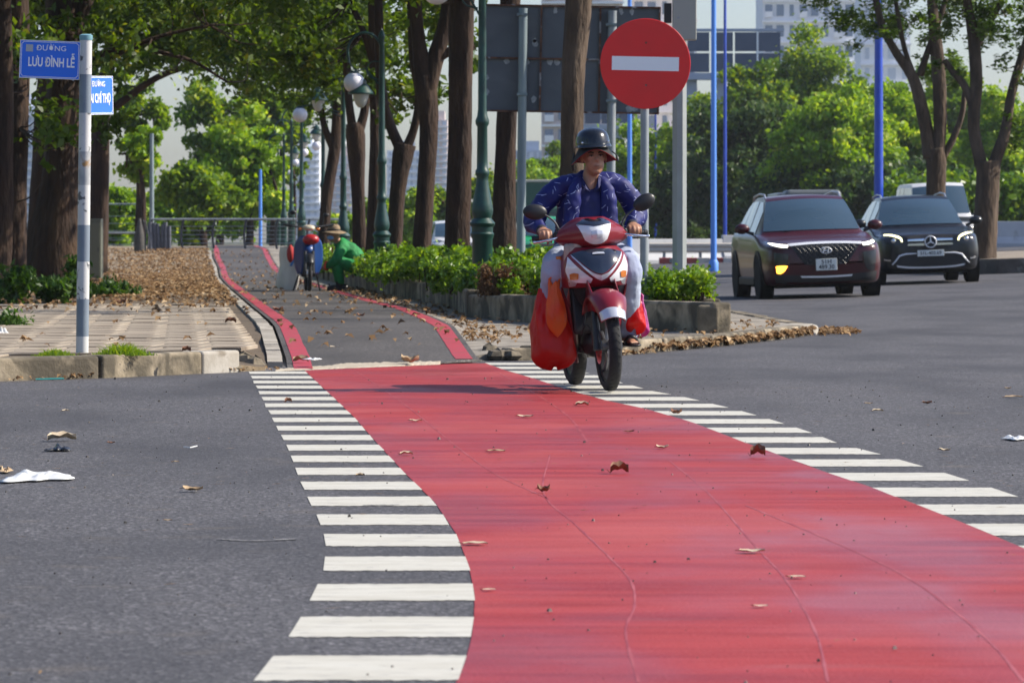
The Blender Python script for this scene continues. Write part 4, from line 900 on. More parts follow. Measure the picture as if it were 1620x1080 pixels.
# lamp posts
def lampost(Y, px, lab, gdx, gz, ldx, lz, gr=.165):
    x = (px-810)/FPX*Y; z0 = ramp_z(Y) if Y > 52 else .25; q8 = lambda L_: [(a*.80, b) for a, b in L_]
    o = thing('lamp_post', lab, 'street lamp', (x, Y, z0), group='dark green ornamental lamp posts')
    g = G(); g.lathe(q8([(.17, 0), (.17, .18), (.145, .2), (.145, .72), (.16, .74), (.17, .78), (.15, .80), (.155, .86), (.175, .875), (.185, .9), (.165, .92), (.125, .96)]), n=18); g.build('pedestal', M_GREEN, o, smooth=35)
    g = G(); g.lathe(q8([(.125, .955), (.15, 1.01), (.155, 1.06), (.14, 1.13), (.105, 1.28), (.085, 1.38), (.08, 1.43), (.10, 1.455), (.10, 1.50), (.08, 1.52), (.078, 1.6)]), n=18); g.build('urn', M_GREEN, o, smooth=40)
    rings = [(.078, 1.59), (.072, 2.0), (.095, 2.03), (.10, 2.07), (.075, 2.12), (.062, 2.2), (.058, 3.0), (.05, 3.98), (.066, 4.0), (.066, 4.05), (.03, 4.12), (.001, 4.16)]
    g = G(); g.lathe(q8(rings), n=16); g.build('shaft', M_GREEN, o, smooth=40)
    zl = lz-z0
    rr = .27; pts = [(0, 0, 3.45), (-.0, 0, 3.7)]+[(-rr+rr*math.cos(a), 0, 3.78+rr*1.15*math.sin(a)) for a in np.linspace(0, math.pi*.98, 12)]+[(-2*rr+.02, 0, 3.62)]
    g = G(); g.tube(pts, .021, 8); g.build('curved_arm', M_GREEN, o, smooth=60)
    g = G(); g.tube([(-.05, 0, 3.35)]+[(-.1-.14*math.sin(a), 0, 3.5+.14*math.cos(a)) for a in np.linspace(2.6, -1.2, 10)], .013, 6); g.tube([(-.02, 0, 3.25), (gdx*.6, 0, gz-z0+.22), (gdx, 0, gz-z0+.16)], .014, 6); g.build('scroll', M_GREEN, o, smooth=60)
    lx = ldx
    g = G(); g.tube([(-2*rr+.02, 0, 3.62), (lx, 0, zl+.30)], .012, 6); g.lathe([(.02, .30), (.035, .27), (.07, .24), (.085, .22), (.085, .18), (.12, .15), (.17, .08), (.20, .04), (.20, .02), (.02, .015)], (lx, 0, zl), 18); sh = g.build('lantern_shade', M_GREEN, o, smooth=35)
    g = G(); g.lathe([(.13, .015), (.12, -.05), (.085, -.14), (.045, -.19), (.005, -.20)], (lx, 0, zl), 16); g.build('lantern_glass', M_CLEAR, sh, smooth=60)
    g = G(); g.ball((gdx, 0, gz-z0), gr, 24, 16); gl = g.build('globe', M_GLOBE, o, smooth=180); g = G(); g.lathe([(.06, gr+.02), (.075, gr-.02), (.05, gr-.03)], (gdx, 0, gz-z0), 14); g.build('globe_collar', M_GREEN, gl, smooth=40)
    return o
lampost(50.5, 763, 'nearest and largest green lamp post with an urn base, between two thick trunks', -.52, CH+396/7000*50.5, -.5, 4.3)
lampost(70, 604, 'green lamp post with a curved arm and white globe, between the slender trunks', -.44, CH+250/7000*70, -.33, 3.25)
lampost(88, 543, 'green lamp post with curved arm, bell lantern and globe, behind the sweeper', -.86, CH+199/7000*88, -.50, 3.72, .15)
for px, Y, w in ((511, 104, 'first lamp post left of the sweeper, close behind the leaning trunk'), (477, 124, 'lamp post beyond the railing, first left of the leaning trunk'), (461, 142, 'lamp post beyond the railing, second left of the leaning trunk'), (449, 162, 'lamp post beyond the railing, third left of the leaning trunk'), (440, 184, 'lamp post beyond the railing, fourth left of the leaning trunk'), (432, 208, 'lamp post beyond the railing, fifth left of the leaning trunk'), (425, 236, 'farthest tiny lamp post, next to the blue pole')):
    z0 = ramp_z(Y); lampost(Y, px, 'green '+w, .42, z0+3.05, .42, z0+3.35, .13)

# grey sign back on two posts
Y = 52.2; sc = Y/FPX
o = thing('sign_board', 'large grey road sign seen from behind, rusty rim, on two steel posts', 'road sign', ((902-810)*sc, Y, .4))
def L3(px, py, dy=0.): return ((px-902)*sc, dy, CH-(py-HY)*sc-.4)
w = 281*sc; h = 167*sc; cz = L3(902, 94)[2]
tilt = Matrix.Rotation(R(1.0), 3, 'Y')
for i, (a_, b_) in enumerate(((-.5, -.168), (-.165, .165), (.168, .5))):
    for j, (c_, d_) in enumerate(((-.5, -.003), (.003, .5))):
        c = tilt @ Vector(((a_+b_)/2*w, 0, (c_+d_)/2*h)); g = G(); g.box(c+Vector((0, 0, cz)), ((b_-a_)*w-.008, .008, (d_-c_)*h), rot=tilt); g.build('panel', M_BACK, o)
g = G()
for z_ in (-.5, -.0, .5): g.box(tilt @ Vector((0, -.022, z_*h))+Vector((0, 0, cz)), (w+.02, .03, .022), rot=tilt)
for x_ in (-.5, -.166, .166, .5): g.box(tilt @ Vector((x_*w, -.0235, 0))+Vector((0, 0, cz)), (.022, .028, h), rot=tilt)
g.build('rusty_frame', M_RUST, o)
rg = random.Random(7)
for _ in range(15):      # weld burns / bare patches along the frame
    x_, z_ = rg.choice([(-.47, rg.uniform(-.4, .45)), (rg.uniform(-.45, .45), -.46), (rg.uniform(-.4, .1), -.03), (rg.uniform(-.4, .45), .46), (-.2, rg.uniform(-.4, .4))])
    g = G(); r_ = rg.uniform(.02, .045); c = tilt @ Vector((x_*w, -.006, z_*h))
    g.add([c+Vector((r_*math.cos(t)*rg.uniform(.6, 1.3), -.0002, cz+r_*1.3*math.sin(t)*rg.uniform(.6, 1.3))) for t in np.linspace(0, 5.9, 11)], [tuple(range(11))]); g.build('bare_patch', M_PEEL, o)
for px, lab in ((826, 'a'), (967, 'b')):
    x_ = (px-902)*sc; g = G(); g.tube([(x_-.02, -.09, -.1), (x_+.012, -.09, L3(0, 14 if px < 900 else 18)[2])], .052, 16); q = g.build('post', M_STEELG if px < 900 else M_STEEL, o, smooth=40)
    g = G()
    for py in ((24, 150) if px < 900 else (40, 160)): z_ = L3(0, py)[2]; g.box((x_, -.09, z_), (.125, .118, .03)); g.cyl((x_, -.165, z_), (x_, -.15, z_), .012, .012, 8)
    g.build('clamp', M_STEELG, q)

# no entry sign
Y = 43.4; sc = Y/FPX; o = thing('no_entry_sign', 'round red no entry sign with a white bar on a grey pole', 'traffic sign', ((1017-810)*sc, Y, .35))
def L3(px, py, dy=0.): return ((px-1017)*sc, dy, CH-(py-HY)*sc-.35)
g = G(); g.tube([(.012, .045, -.3), (.022, .045, L3(0, 40)[2])], .042, 18); g.build('pole', M_STEEL, o, smooth=40)
c = L3(1021, 101); r_ = 71.5*sc; tl = Matrix.Rotation(R(1.2), 3, 'Y')
g = G(); g.lathe([(r_-.012, -.006), (r_, -.004), (r_, .004), (r_-.004, .007), (.01, .007)], c, 64, M=tl @ RX90); d = g.build('disc', M_SIGNR, o, smooth=30)
g = G(); g.box(Vector(c)+tl @ Vector((0, -.009, 0)), (106*sc, .003, 22*sc), rot=tl); g.build('white_bar', M_SIGNW, d)
for py in (68, 135): g = G(); q = L3(1022, py); g.lathe([(.010, 0), (.010, .004), (.006, .008), (.001, .008)], (q[0], -.012, q[2]), 10, M=RX90); g.build('bolt', M_RUST, d, smooth=40)
g = G(); [g.box((.02, .02, L3(0, py)[2]), (.12, .03, .03)) for py in (68, 135)]; g.build('clamp', M_STEEL, o)

# grey post with control cabinet on top
Y = 44.9; sc = Y/FPX; o = thing('signal_post', 'thick pale grey octagonal post with a cream cabinet and black box on top', 'post', ((1075-810)*sc, Y, .35))
def L3(px, py, dy=0.): return ((px-1075)*sc, dy, CH-(py-HY)*sc-.35)
g = G(); g.tube([(0, 0, -.3), (0, 0, L3(0, -300)[2])], .077, 8, up=(.383, .924, 0)); g.build('post', mat('pale_grey_paint', (.34, .37, .36), .55, c2=(.29, .315, .305), sc=5, c3=(.42, .28, .08), sc3=5, lo3=.68, hi3=.74, stretch=(1, 1, .7)), o, smooth=20)
g = G(); q = L3(1082, 28, -.12); g.box(q, (.24, .16, 74*sc)); cb = g.build('cabinet', M_BOX, o, bevel=.008)
g = G(); g.cyl((L3(1072, 30)[0], -.202, L3(0, 30)[2]), (L3(1072, 30)[0], -.2, L3(0, 30)[2]), .012, .012, 10); g.build('lock', M_STEEL, cb)
g = G(); g.box(L3(1056, 22, -.09), (.075, .1, .20)); g.build('black_box', M_BLACK, o, bevel=.006)
g = G(); q = L3(1062, 168); g.box((-.09, 0, L3(0, 412)[2]), (.02, .03, .04)); g.build('hinge', M_STEEL, o)

# blue street lighting poles
def bluepole(px, Y, w, ytop, ybase, lab, m, arm=0, thin=False):
    x = (px-810)/FPX*Y; zb = road_z(x, Y); zt = P(px, ytop, Y).z
    o = thing('light_pole', lab, 'street light', (x, Y, zb), group='blue light poles along the avenue'); r = w/2*Y/FPX
    g = G(); g.lathe([(r*1.5, 0), (r*1.5, .25), (r*1.1, .3), (r*1.05, .32)], n=14); g.build('base_collar', m, o, smooth=40)
    H = zt-zb; pts = [(0, 0, .3), (0, 0, H)]; rr = [r, r*.75]
    if arm: pts += [(arm*.1*math.sin(a)*6*.5*.3, 0, H+.6*math.sin(a)) for a in (0.5, .9)]; rr += [r*.6, r*.55]; pts += [(arm*1.2, 0, H+.75), (arm*2.4, 0, H+.7)]; rr += [r*.5, r*.45]
    g = G(); g.tube(pts, rr, 14); g.build('shaft', m, o, smooth=50)
    if arm: g = G(); g.box((arm*2.7, 0, H+.68), (.75, .3, .1)); g.build('lamp_head', M_DGREY, o, bevel=.03)
    return o
bluepole(1390, 128, 15, -260, 310, 'thick deep blue light pole standing between the two dark cars', M_BLUEP)
bluepole(1129, 118, 10, -60, 370, 'slim light blue pole left of the dark red car', M_BLUEL, 1)
bluepole(1147, 190, 6, -5, 370, 'thin blue pole with a curved top just right of the slim light blue one', M_BLUEP, -1)
bluepole(996, 150, 8, -80, 370, 'light blue pole partly hidden behind the no entry sign', M_BLUEL, 1)
bluepole(412, 150, 6, 268, 393, 'blue pole beyond the railing on the left, in front of the bright tree', M_BLUEL)
bluepole(1037, 230, 4, 120, 380, 'very thin distant blue pole between no entry pole and grey post', M_BLUEP)

# thin grey utility pole on the left, grey cabinet, railing, rolled railing panels
x, Y = (240-810)/FPX*134, 134
o = thing('utility_pole', 'thin grey pole behind the rolled panels on the left', 'pole', (x, Y, .62)); g = G(); g.tube([(0, 0, 0), (0, 0, (395-208)/FPX*Y)], [.075, .06], 12); g.build('shaft', M_STEELG, o, smooth=40)
g = G(); g.lathe([(.10, 0), (.10, .12), (.06, .16)], n=12); g.build('base_collar', M_STEELG, o)
Y = 90; x = (151-810)/FPX*Y; o = thing('utility_cabinet', 'narrow grey green metal cabinet beside the big flared tree', 'cabinet', (x, Y, .15)); hh = CH-(346-HY)/FPX*Y-.15
g = G(); g.box((0, 0, hh/2), (.27, .5, hh)); g.build('body', mat('olive_grey_metal', (.13, .135, .10), .6, c2=(.10, .105, .08), sc=3), o, bevel=.01)
g = G(); g.box((0, -.252, hh/2), (.22, .012, hh*.86)); q = g.build('door', mat('olive_grey_door', (.14, .145, .11), .55), o, bevel=.004)
g = G(); g.box((.08, -.262, hh*.5), (.015, .012, .09)); g.build('handle', M_DGREY, q)
Y0 = 131.5; zb = ramp_z(Y0)+.0
def railing(lab, x0, x1, Y, zb, ztop, n, px0=None, skew=0.):
    o = thing('railing', lab, 'railing', ((x0+x1)/2, Y, zb), group='grey steel railings of the bridge'); H = ztop-zb; cx = (x0+x1)/2
    g = G(); g.tube([(x0-cx, 0, H), (x1-cx, skew, H)], .036, 10); g.build('top_rail', M_STEEL, o, smooth=50)
    for i in range(6):
        g = G(); z_ = H*(.10+i*.135); g.tube([(x0-cx, .0, z_), (x1-cx, skew, z_)], .011, 6); g.build('cable', M_STEEL, o, smooth=50)
    for t in np.linspace(0, 1, n):
        x_ = x0+(x1-x0)*t-cx; g = G(); pts = [(x_+.02, -.01+skew*t, 0), (x_-.03, -.01+skew*t, H*.35), (x_-.02, -.01+skew*t, H*.7), (x_+.05, -.01+skew*t, H)]
        p = cr(pts, 8); g.tube([tuple(q) for q in p], [.035]*8, 8); g.build('curved_post', M_DGREY, o, smooth=50)
railing('long steel railing with curved posts behind the rolled panels and path crest', -10.9, -5.2, 133.5, .66, CH+(381-347)/FPX*133.5, 7)
railing('lower pale railing panel seen left of the rolled panels', -15.6, -11.8, 140, .2, CH-(386-HY)/FPX*140+.35, 4)
railing('high rusty horizontal railing above the cabinet, farther back', -19.2, -14.2, 168, .3, CH+(381-323)/FPX*168, 3)
Y = 129; o = thing('railing_bundle', 'bundle of rolled grey wire panels standing by the railing', 'bundle', ((253-810)/FPX*Y, Y, .64))
rg = random.Random(2)
for i in range(6):
    x_ = -.27+i*.11; hgt = rg.uniform(.74, .86); r_ = rg.uniform(.055, .075); g = G()
    g.tube([(x_, rg.uniform(-.08, .08), 0), (x_+rg.uniform(-.02, .02), 0, hgt)], [r_, r_*.95], 9); [g.tube([(x_+r_*1.04*math.cos(a), r_*1.04*math.sin(a), z_) for a in np.linspace(0, 6.28, 12)], .008, 4) for z_ in (.2, .5)]
    g.build('roll', mat('grey_netting', (.13, .14, .17), .8, c2=(.08, .085, .1), sc=25, stretch=(1, 1, .3)), o, smooth=40)
Y = 127; o = thing('wrapped_bundle', 'dark tapered bundle leaning on a thin tree left of the rolled panels', 'bundle', ((221-810)/FPX*Y, Y, .6)); g = G(); g.lathe([(.14, -.2), (.17, .1), (.15, .5), (.07, .85), (.03, 1.0)], n=12); g.build('wrap', mat('dark_sheet', (.05, .052, .05), .8, c2=(.09, .08, .07), sc=9), o, smooth=60)
g = G(); g.tube([(.16, -.05, 0), (.18, -.02, .55), (.10, 0, .95)], .022, 8); g.tube([(.23, -.05, 0), (.25, -.02, .5), (.16, 0, .92)], .02, 8); g.build('tie_pole', M_DGREY, o, smooth=60)

# ================================================================ avenue: median, barriers, splitter kerb
def low_wall(name, lab, pts, z0f, h, wd, m, cat, L=4.0, piece='segment', profile=None):
    o = thing(name, lab, cat, (pts[0][0], pts[0][1], 0)); ox, oy = pts[0]
    for a_, b_ in zip(pts[:-1], pts[1:]):
        n = max(1, round(math.dist(a_, b_)/L))
        for i in range(n):
            p, q = lerp2(a_, b_, i/n), lerp2(a_, b_, (i+1)/n); d = Vector((q[0]-p[0], q[1]-p[1], 0)); ang = math.atan2(d.y, d.x)
            c = Vector(((p[0]+q[0])/2-ox, (p[1]+q[1])/2-oy, z0f((p[0]+q[0])/2, (p[1]+q[1])/2))); hh_ = h; g = G()
            prof = profile or [(-.5, 0), (.5, 0), (.5, 1), (-.5, 1)]; Mz = Matrix.Rotation(ang, 3, 'Z'); K = len(prof); vs = []
            for sx in (-1, 1):
                for u, v in prof: vs.append(c+Mz @ Vector((sx*(d.length/2-.012), u*wd, v*hh_-.25*(v == 0))))
            g.add(vs, [tuple(reversed(range(K))), tuple(range(K, 2*K))]+[(j, (j+1) % K, K+(j+1) % K, K+j) for j in range(K)]); g.build(piece, m, o, bevel=.015)
    return o
M_BARR = mat('concrete_barrier', (.52, .52, .52), .8, c2=(.42, .42, .43), sc=.9, c3=(.28, .27, .26), sc3=1.1, lo3=.6, hi3=.75)
JER = [(-.5, 0), (.5, 0), (.5, .12), (.22, .38), (.17, 1), (-.17, 1), (-.22, .38), (-.5, .12)]
low_wall('concrete_barrier', 'long pale concrete barrier below the hedge behind the cars at the right', [(13, 170), (22, 168), (34, 166)], road_z, .95, .6, M_BARR, 'barrier', profile=JER)
low_wall('concrete_barrier', 'pale concrete barrier between the rider and the dark red car, across the avenue', [(3.6, 150), (7.2, 152), (10.8, 153), (16, 154)], road_z, .82, .6, M_BARR, 'barrier', profile=JER)
# median
med = [(9.55, 94.0), (10.2, 93.0), (16, 92.2), (30, 92), (30, 108), (14, 112), (9.0, 116), (8.4, 108), (8.6, 99)]
M_MED = mat('dark_median_kerb', (.12, .10, .085), .9, c2=(.07, .06, .05), sc=3, c3=(.22, .2, .17), sc3=2, lo3=.6, hi3=.7, bump=.01, bsc=20)
o = thing('median_island', 'raised median with dark kerb and bare soil holding the two feathery trees', 'median', (10, 100, 0))
pp = [(x-10, y-100) for x, y in med]; zf = lambda x, y: road_z(x+10, y+100)
for a_, b_ in zip(pp, pp[1:]+pp[:1]):
    n = max(1, round(math.dist(a_, b_)/2))
    for i in range(n):
        p, q = lerp2(a_, b_, i/n), lerp2(a_, b_, (i+1)/n); d = Vector((q[0]-p[0], q[1]-p[1], 0)); g = G(); z1, z2 = zf(*p)+.32, zf(*q)+.32; nn = Vector((-d.y, d.x, 0)).normalized()*.18; e = d.normalized()*.01
        P0, P1 = Vector((*p, 0))+e, Vector((*q, 0))-e; vs = []
        for pt_, zt_ in ((P0, z1), (P1, z2)):
            for off in (Vector((0, 0, 0)), nn):
                vs += [(pt_.x+off.x, pt_.y+off.y, zt_-.45), (pt_.x+off.x, pt_.y+off.y, zt_)]
        g.add(vs, [(0, 1, 3, 2), (4, 6, 7, 5), (0, 4, 5, 1), (2, 3, 7, 6), (1, 5, 7, 3), (0, 2, 6, 4)]); g.build('kerb_block', M_MED, o, bevel=.02)
g = G(); vs = [(x*.985, y*.97, zf(x, y)+.31) for x, y in pp]; g.add(vs+[(3, 0, zf(3, 0)+.33)], [(i, (i+1) % len(vs), len(vs)) for i in range(len(vs))]); g.build('soil', M_SLAB, o)
# red and white splitter kerb with guardrail
x0, Y0 = (1088-810)/FPX*150, 146
o = thing('painted_kerb', 'kerb painted in red and white blocks, left of the dark red car', 'kerb', (x0, Y0, road_z(x0, Y0)))
M_RK = mat('red_kerb_paint', (.42, .06, .05), .7, c2=(.3, .06, .05), sc=3); M_WK = mat('white_kerb_paint', (.6, .56, .5), .7, c2=(.45, .42, .38), sc=3)
for i in range(9):
    g = G(); g.box((-.9+i*.42, -i*.05, .09), (.41, .3, .2)); g.build('kerb_block', M_RK if i % 2 == 0 else M_WK, o, bevel=.02)
o = thing('guardrail', 'pale steel guardrail on posts above the painted kerb', 'guardrail', (x0, Y0+1.0, road_z(x0, Y0))); 
for i in range(4): g = G(); g.box((-.9+i*1.2, .06, .3), (.1, .08, .7)); g.build('post', M_STEEL, o, bevel=.005)
prof = [(-.0, .36), (-.05, .40), (-.05, .46), (0, .50), (0, .53), (-.05, .57), (-.05, .64), (0, .68)]
g = G(); g.grid([[(x_, y_, z_) for y_, z_ in prof] for x_ in (-1.4, 3.4)]); g.build('beam', mat('pale_guardrail', (.55, .50, .42), .5), o, solid=.006)
# faint lane markings on the avenue
for (px0, py0, px1, py1) in ((1020, 405, 1068, 402),):
    a_, b_ = gnd(px0, py0), gnd(px1, py1); g = G(); a = []
    for t in np.linspace(0, 1, 8):
        x_ = a_.x+(b_.x-a_.x)*t; y_ = a_.y+(b_.y-a_.y)*t; a.append([(x_, y_, road_z(x_, y_)+.006), (x_, y_+.5*y_/40, road_z(x_, y_)+.006)])
    g.grid(a); g.build('worn_lane_marking', M_SMEAR, road)

# ================================================================ buildings far away
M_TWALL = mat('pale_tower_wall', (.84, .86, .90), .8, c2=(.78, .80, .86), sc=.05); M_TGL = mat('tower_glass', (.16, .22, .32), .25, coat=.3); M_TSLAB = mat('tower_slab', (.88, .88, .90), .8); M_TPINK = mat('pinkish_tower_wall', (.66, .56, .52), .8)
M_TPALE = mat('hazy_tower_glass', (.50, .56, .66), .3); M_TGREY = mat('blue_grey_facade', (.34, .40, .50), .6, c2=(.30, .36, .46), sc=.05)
def tower(lab, px0, px1, ytop, Y, floors, bays, wall, zb=0., depth=18, style=0, win=M_TGL, cat='building', yb=392):
    x0, x1 = (px0-810)/FPX*Y, (px1-810)/FPX*Y; cx = (x0+x1)/2; W = x1-x0; zt = P(0, ytop, Y).z; H = zt-zb
    o = thing('tower_block', lab, cat, (cx, Y+depth/2, zb)); g = G(); g.box((0, 0, H/2), (W, depth, H)); g.build('wall', wall, o)
    fh = H/floors; bw = W/bays; me = None; n = 0
    for f in range(floors):
        g = G(); g.box((0, -depth/2-.25, f*fh), (W+.3, .6, .28)); s = g.mesh('floor_band'); 
        ob = put('floor_band', s, M_TSLAB, o)
        for b in range(bays):
            if n >= 290: break
            ww = bw*(.62 if (b+style) % 3 else .34); hh_ = fh*.55
            key = round(ww, 3)
            if not hasattr(tower, 'c'): tower.c = {}
            kk = (round(ww, 2), round(hh_, 2), win.name)
            if kk not in tower.c:
                q = G(); q.box((0, 0, 0), (ww, .3, hh_)); m_ = q.mesh('window'); m_.materials.append(win); tower.c[kk] = m_
                q = G(); q.box((0, -.1, -hh_/2-.15), (ww*1.15, .7, .16)); q.box((0, -.42, -hh_/2+.25), (ww*1.1, .06, .75)); m2 = q.mesh('balcony'); m2.materials.append(M_TSLAB); tower.c[kk+(1,)] = m2
            w_ = bpy.data.objects.new('window', tower.c[kk]); COL.objects.link(w_); w_.parent = o; w_.location = (-W/2+bw*(b+.5), -depth/2-.06, f*fh+fh*.55); n += 1
            if style and (b+style) % 3 == 1: w2 = bpy.data.objects.new('balcony', tower.c[kk+(1,)]); COL.objects.link(w2); w2.parent = o; w2.location = (-W/2+bw*(b+.5), -depth/2-.35, f*fh+fh*.55)
    g = G(); g.box((0, 0, H+.5), (W*.5, depth*.5, 3)); g.build('roof_plant', wall, o)
    return o
tower('tall white apartment tower with balconies above the trees at upper right', 1207, 1352, -160, 620, 17, 8, M_TWALL, style=1)
tower('narrow white tower wing behind the crowns at the top right', 1362, 1440, -90, 660, 15, 4, M_TWALL, style=0, win=M_TPALE)
tower('pinkish white block showing above the grey sign board', 858, 985, -60, 560, 14, 6, M_TPINK, style=1)
tower('pale cream block at the top between sign board and grey post', 1000, 1102, -75, 580, 13, 5, M_TSLAB, style=1)
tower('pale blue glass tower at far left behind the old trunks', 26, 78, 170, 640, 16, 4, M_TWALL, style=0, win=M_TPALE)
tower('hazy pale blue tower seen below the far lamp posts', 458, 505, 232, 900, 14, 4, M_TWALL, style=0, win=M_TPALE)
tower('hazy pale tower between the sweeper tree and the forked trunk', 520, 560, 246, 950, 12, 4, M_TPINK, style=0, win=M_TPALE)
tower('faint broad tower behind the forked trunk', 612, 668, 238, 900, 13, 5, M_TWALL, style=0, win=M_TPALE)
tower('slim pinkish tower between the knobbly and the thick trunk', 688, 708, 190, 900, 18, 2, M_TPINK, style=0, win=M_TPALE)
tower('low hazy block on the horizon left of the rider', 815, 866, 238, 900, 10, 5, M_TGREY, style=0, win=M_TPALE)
# dark netted structure
def netted(lab, px0, px1, y0, y1, Y, nx, nz):
    x0, x1 = (px0-810)/FPX*Y, (px1-810)/FPX*Y; z1, z0 = P(0, y0, Y).z, P(0, y1, Y).z; o = thing('screened_structure', lab, 'structure', ((x0+x1)/2, Y, 0)); W = x1-x0
    for i in range(nx):
        for j in range(nz):
            g = G(); g.box((-W/2+W/nx*(i+.5), 0, z0+(z1-z0)/nz*(j+.5)), (W/nx-.14, .25, (z1-z0)/nz-.14)); g.build('screen_panel', mat_net, o)
    g = G(); g.box((0, .2, z0-.25), (W+.4, 1.5, .5)); g.box((0, .2, z1+.1), (W+.4, .6, .2)); g.build('edge_beam', M_TGREY, o)
    for t in np.linspace(-.45, .45, 4): g = G(); g.box((W*t, .8, z0/2), (.9, .9, z0)); g.build('column', M_TGREY, o)
mat_net = mat('dark_blue_netting', (.055, .085, .14), .7, c2=(.045, .07, .12), sc=.6)
netted('dark blue netted elevated screen at the top right of the no entry sign', 1086, 1236, 50, 116, 330, 4, 2)
netted('small dark screened box showing just below the grey sign board', 924, 1004, 150, 197, 420, 3, 2)

# hills none; sky is the world. Background ground cover strips
tag(G().add([(-60, 134, .60), (-5.5, 134, .60), (-12, 400, .3), (-120, 400, .3)], [(0, 1, 2, 3)]).build('far_lawn', M_LAWN), kind='structure')

# ================================================================ cars
def glossy(name, c, **k): return mat(name, c, .34, spec=.35, coat=.38, **k)
M_CARRED = glossy('dark_wine_car_paint', (.050, .003, .007)); M_CARBLK = glossy('black_car_paint', (.006, .007, .010)); M_CARWHT = glossy('white_car_paint', (.62, .62, .62)); M_CARGRN = glossy('green_taxi_paint', (.005, .30, .09))
M_GLASS = mat('dark_windscreen', (.030, .062, .085), .06, spec=.9, coat=1.0); M_SIDEGL = mat('side_window_glass', (.012, .016, .016), .05, spec=.8, coat=.6)
M_BADGE = mat('bright_badge_silver', (.80, .81, .83), .3, metal=.15, coat=.5); M_CHROME = mat('chrome', (.72, .73, .75), .16, metal=1.0); M_SILVER = mat('silver_trim', (.50, .51, .53), .32, metal=.7); M_TYRE = mat('tyre_rubber', (.016, .016, .017), .85, bump=.002, bsc=60)
M_RIM = mat('dark_alloy', (.16, .16, .17), .35, metal=.7); M_CLAD = mat('black_cladding', (.016, .016, .018), .6); M_UNDER = mat('underbody', (.006, .006, .006), .9)
M_LED = mat('led_running_light', (.9, .88, .82), .3, emit=(1, .93, .80), es=3.2); M_LEDY = mat('warm_led_light', (.9, .88, .5), .3, emit=(1, .95, .52), es=2.2); M_AMBER = mat('lit_indicator', (.9, .4, .05), .3, emit=(1, .42, .04), es=3.6)
M_HLENS = mat('headlamp_lens', (.022, .024, .028), .2, coat=.4, spec=.4); M_GRL = mat('grille_lattice', (.05, .052, .055), .35, spec=.5); M_PLATE = mat('number_plate', (.72, .74, .70), .5); M_INK = mat('plate_ink', (.02, .02, .025), .5); M_LETW = mat('mirror_glass', (.3, .33, .36), .05, metal=.9)
class Skin:
    """things laid onto the outer surface of a body seen along -Y or X"""
    def __init__(s, g): s.t = BVHTree.FromPolygons([Vector(v) for v in g.v], [tuple(f) for f in g.f])
    def front(s, x, z, off):
        h = s.t.ray_cast(Vector((x, -9, z)), Vector((0, 1, 0)))[0]
        return Vector((x, (h.y if h else s.last)-off, z)) if not h else s._k(Vector((x, h.y-off, z)), h.y)
    def _k(s, v, y): s.last = y; return v
    last = -2.3
    def side(s, y, z, sx, off):
        h = s.t.ray_cast(Vector((sx*9, y, z)), Vector((-sx, 0, 0)))[0]
        return Vector((h.x+sx*off if h else sx*.95, y, z))
    def strip(s, g, top, bot, off=.006, n=14, rows=4, th=.02):
        T = cr(top, n); B = cr(bot, n); a = []
        for j in range(rows+1):
            t = j/rows; a.append([s.front(T[i][0]*(1-t)+B[i][0]*t, T[i][1]*(1-t)+B[i][1]*t, off) for i in range(n)])
        g.grid([[tuple(q) for q in r] for r in a])
        # rim going inward so that the piece has thickness
        per = a[0]+[r[-1] for r in a[1:]]+a[-1][-2::-1]+[r[0] for r in a[-2:0:-1]]; k = len(per)
        g.add([tuple(p) for p in per]+[(p.x, p.y+th, p.z) for p in per], [(i, (i+1) % k, k+(i+1) % k, k+i) for i in range(k)])
def loft(secs, ns=40, nk=24, capf=True):
    """secs: (y, [(x,z)] half outline bottom centre -> top centre); mirrored to a closed skin"""
    A = np.array([[(x, y, z) for x, z in pts] for y, pts in secs], float)
    B = np.array([cr(r, nk) for r in A]); C = cr(B, ns)
    C[:, 0, 0] = 0; C[:, -1, 0] = 0; C[:, :, 0] = np.maximum(C[:, :, 0], 0)
    M_ = C[:, ::-1].copy()[:, 1:-1]; M_[:, :, 0] *= -1
    return np.concatenate([C, M_], 1)
def wheel(g, gr, c, r, w, n=28, spokes=5):
    """g tyre, gr rim; axis along x"""
    Mx = RY90; hw = w/2
    g.lathe([(r*.66, -hw*.9), (r*.93, -hw), (r*.985, -hw*.8), (r, -hw*.4), (r, hw*.4), (r*.985, hw*.8), (r*.93, hw), (r*.66, hw*.9)], c, n, M=Mx, cap=False)
    for s in (-1, 1):
        gr.lathe([(r*.68, s*hw*.9), (r*.63, s*hw*.8), (r*.60, s*hw*.35), (.02, s*hw*.25)], c, n, M=Mx, cap=False)
        for k in range(spokes):
            a = k*2*math.pi/spokes+.3; d = Vector((0, math.cos(a), math.sin(a))); p = Vector(c)+Vector((s*hw*.55, 0, 0))
            gr.tube([tuple(p), tuple(p+d*r*.64)], [r*.10, r*.085], 6, ell=(1, .5))
        gr.lathe([(r*.14, s*hw*.3), (r*.14, s*hw*.75), (r*.02, s*hw*.78)], c, 12, M=Mx, cap=False)
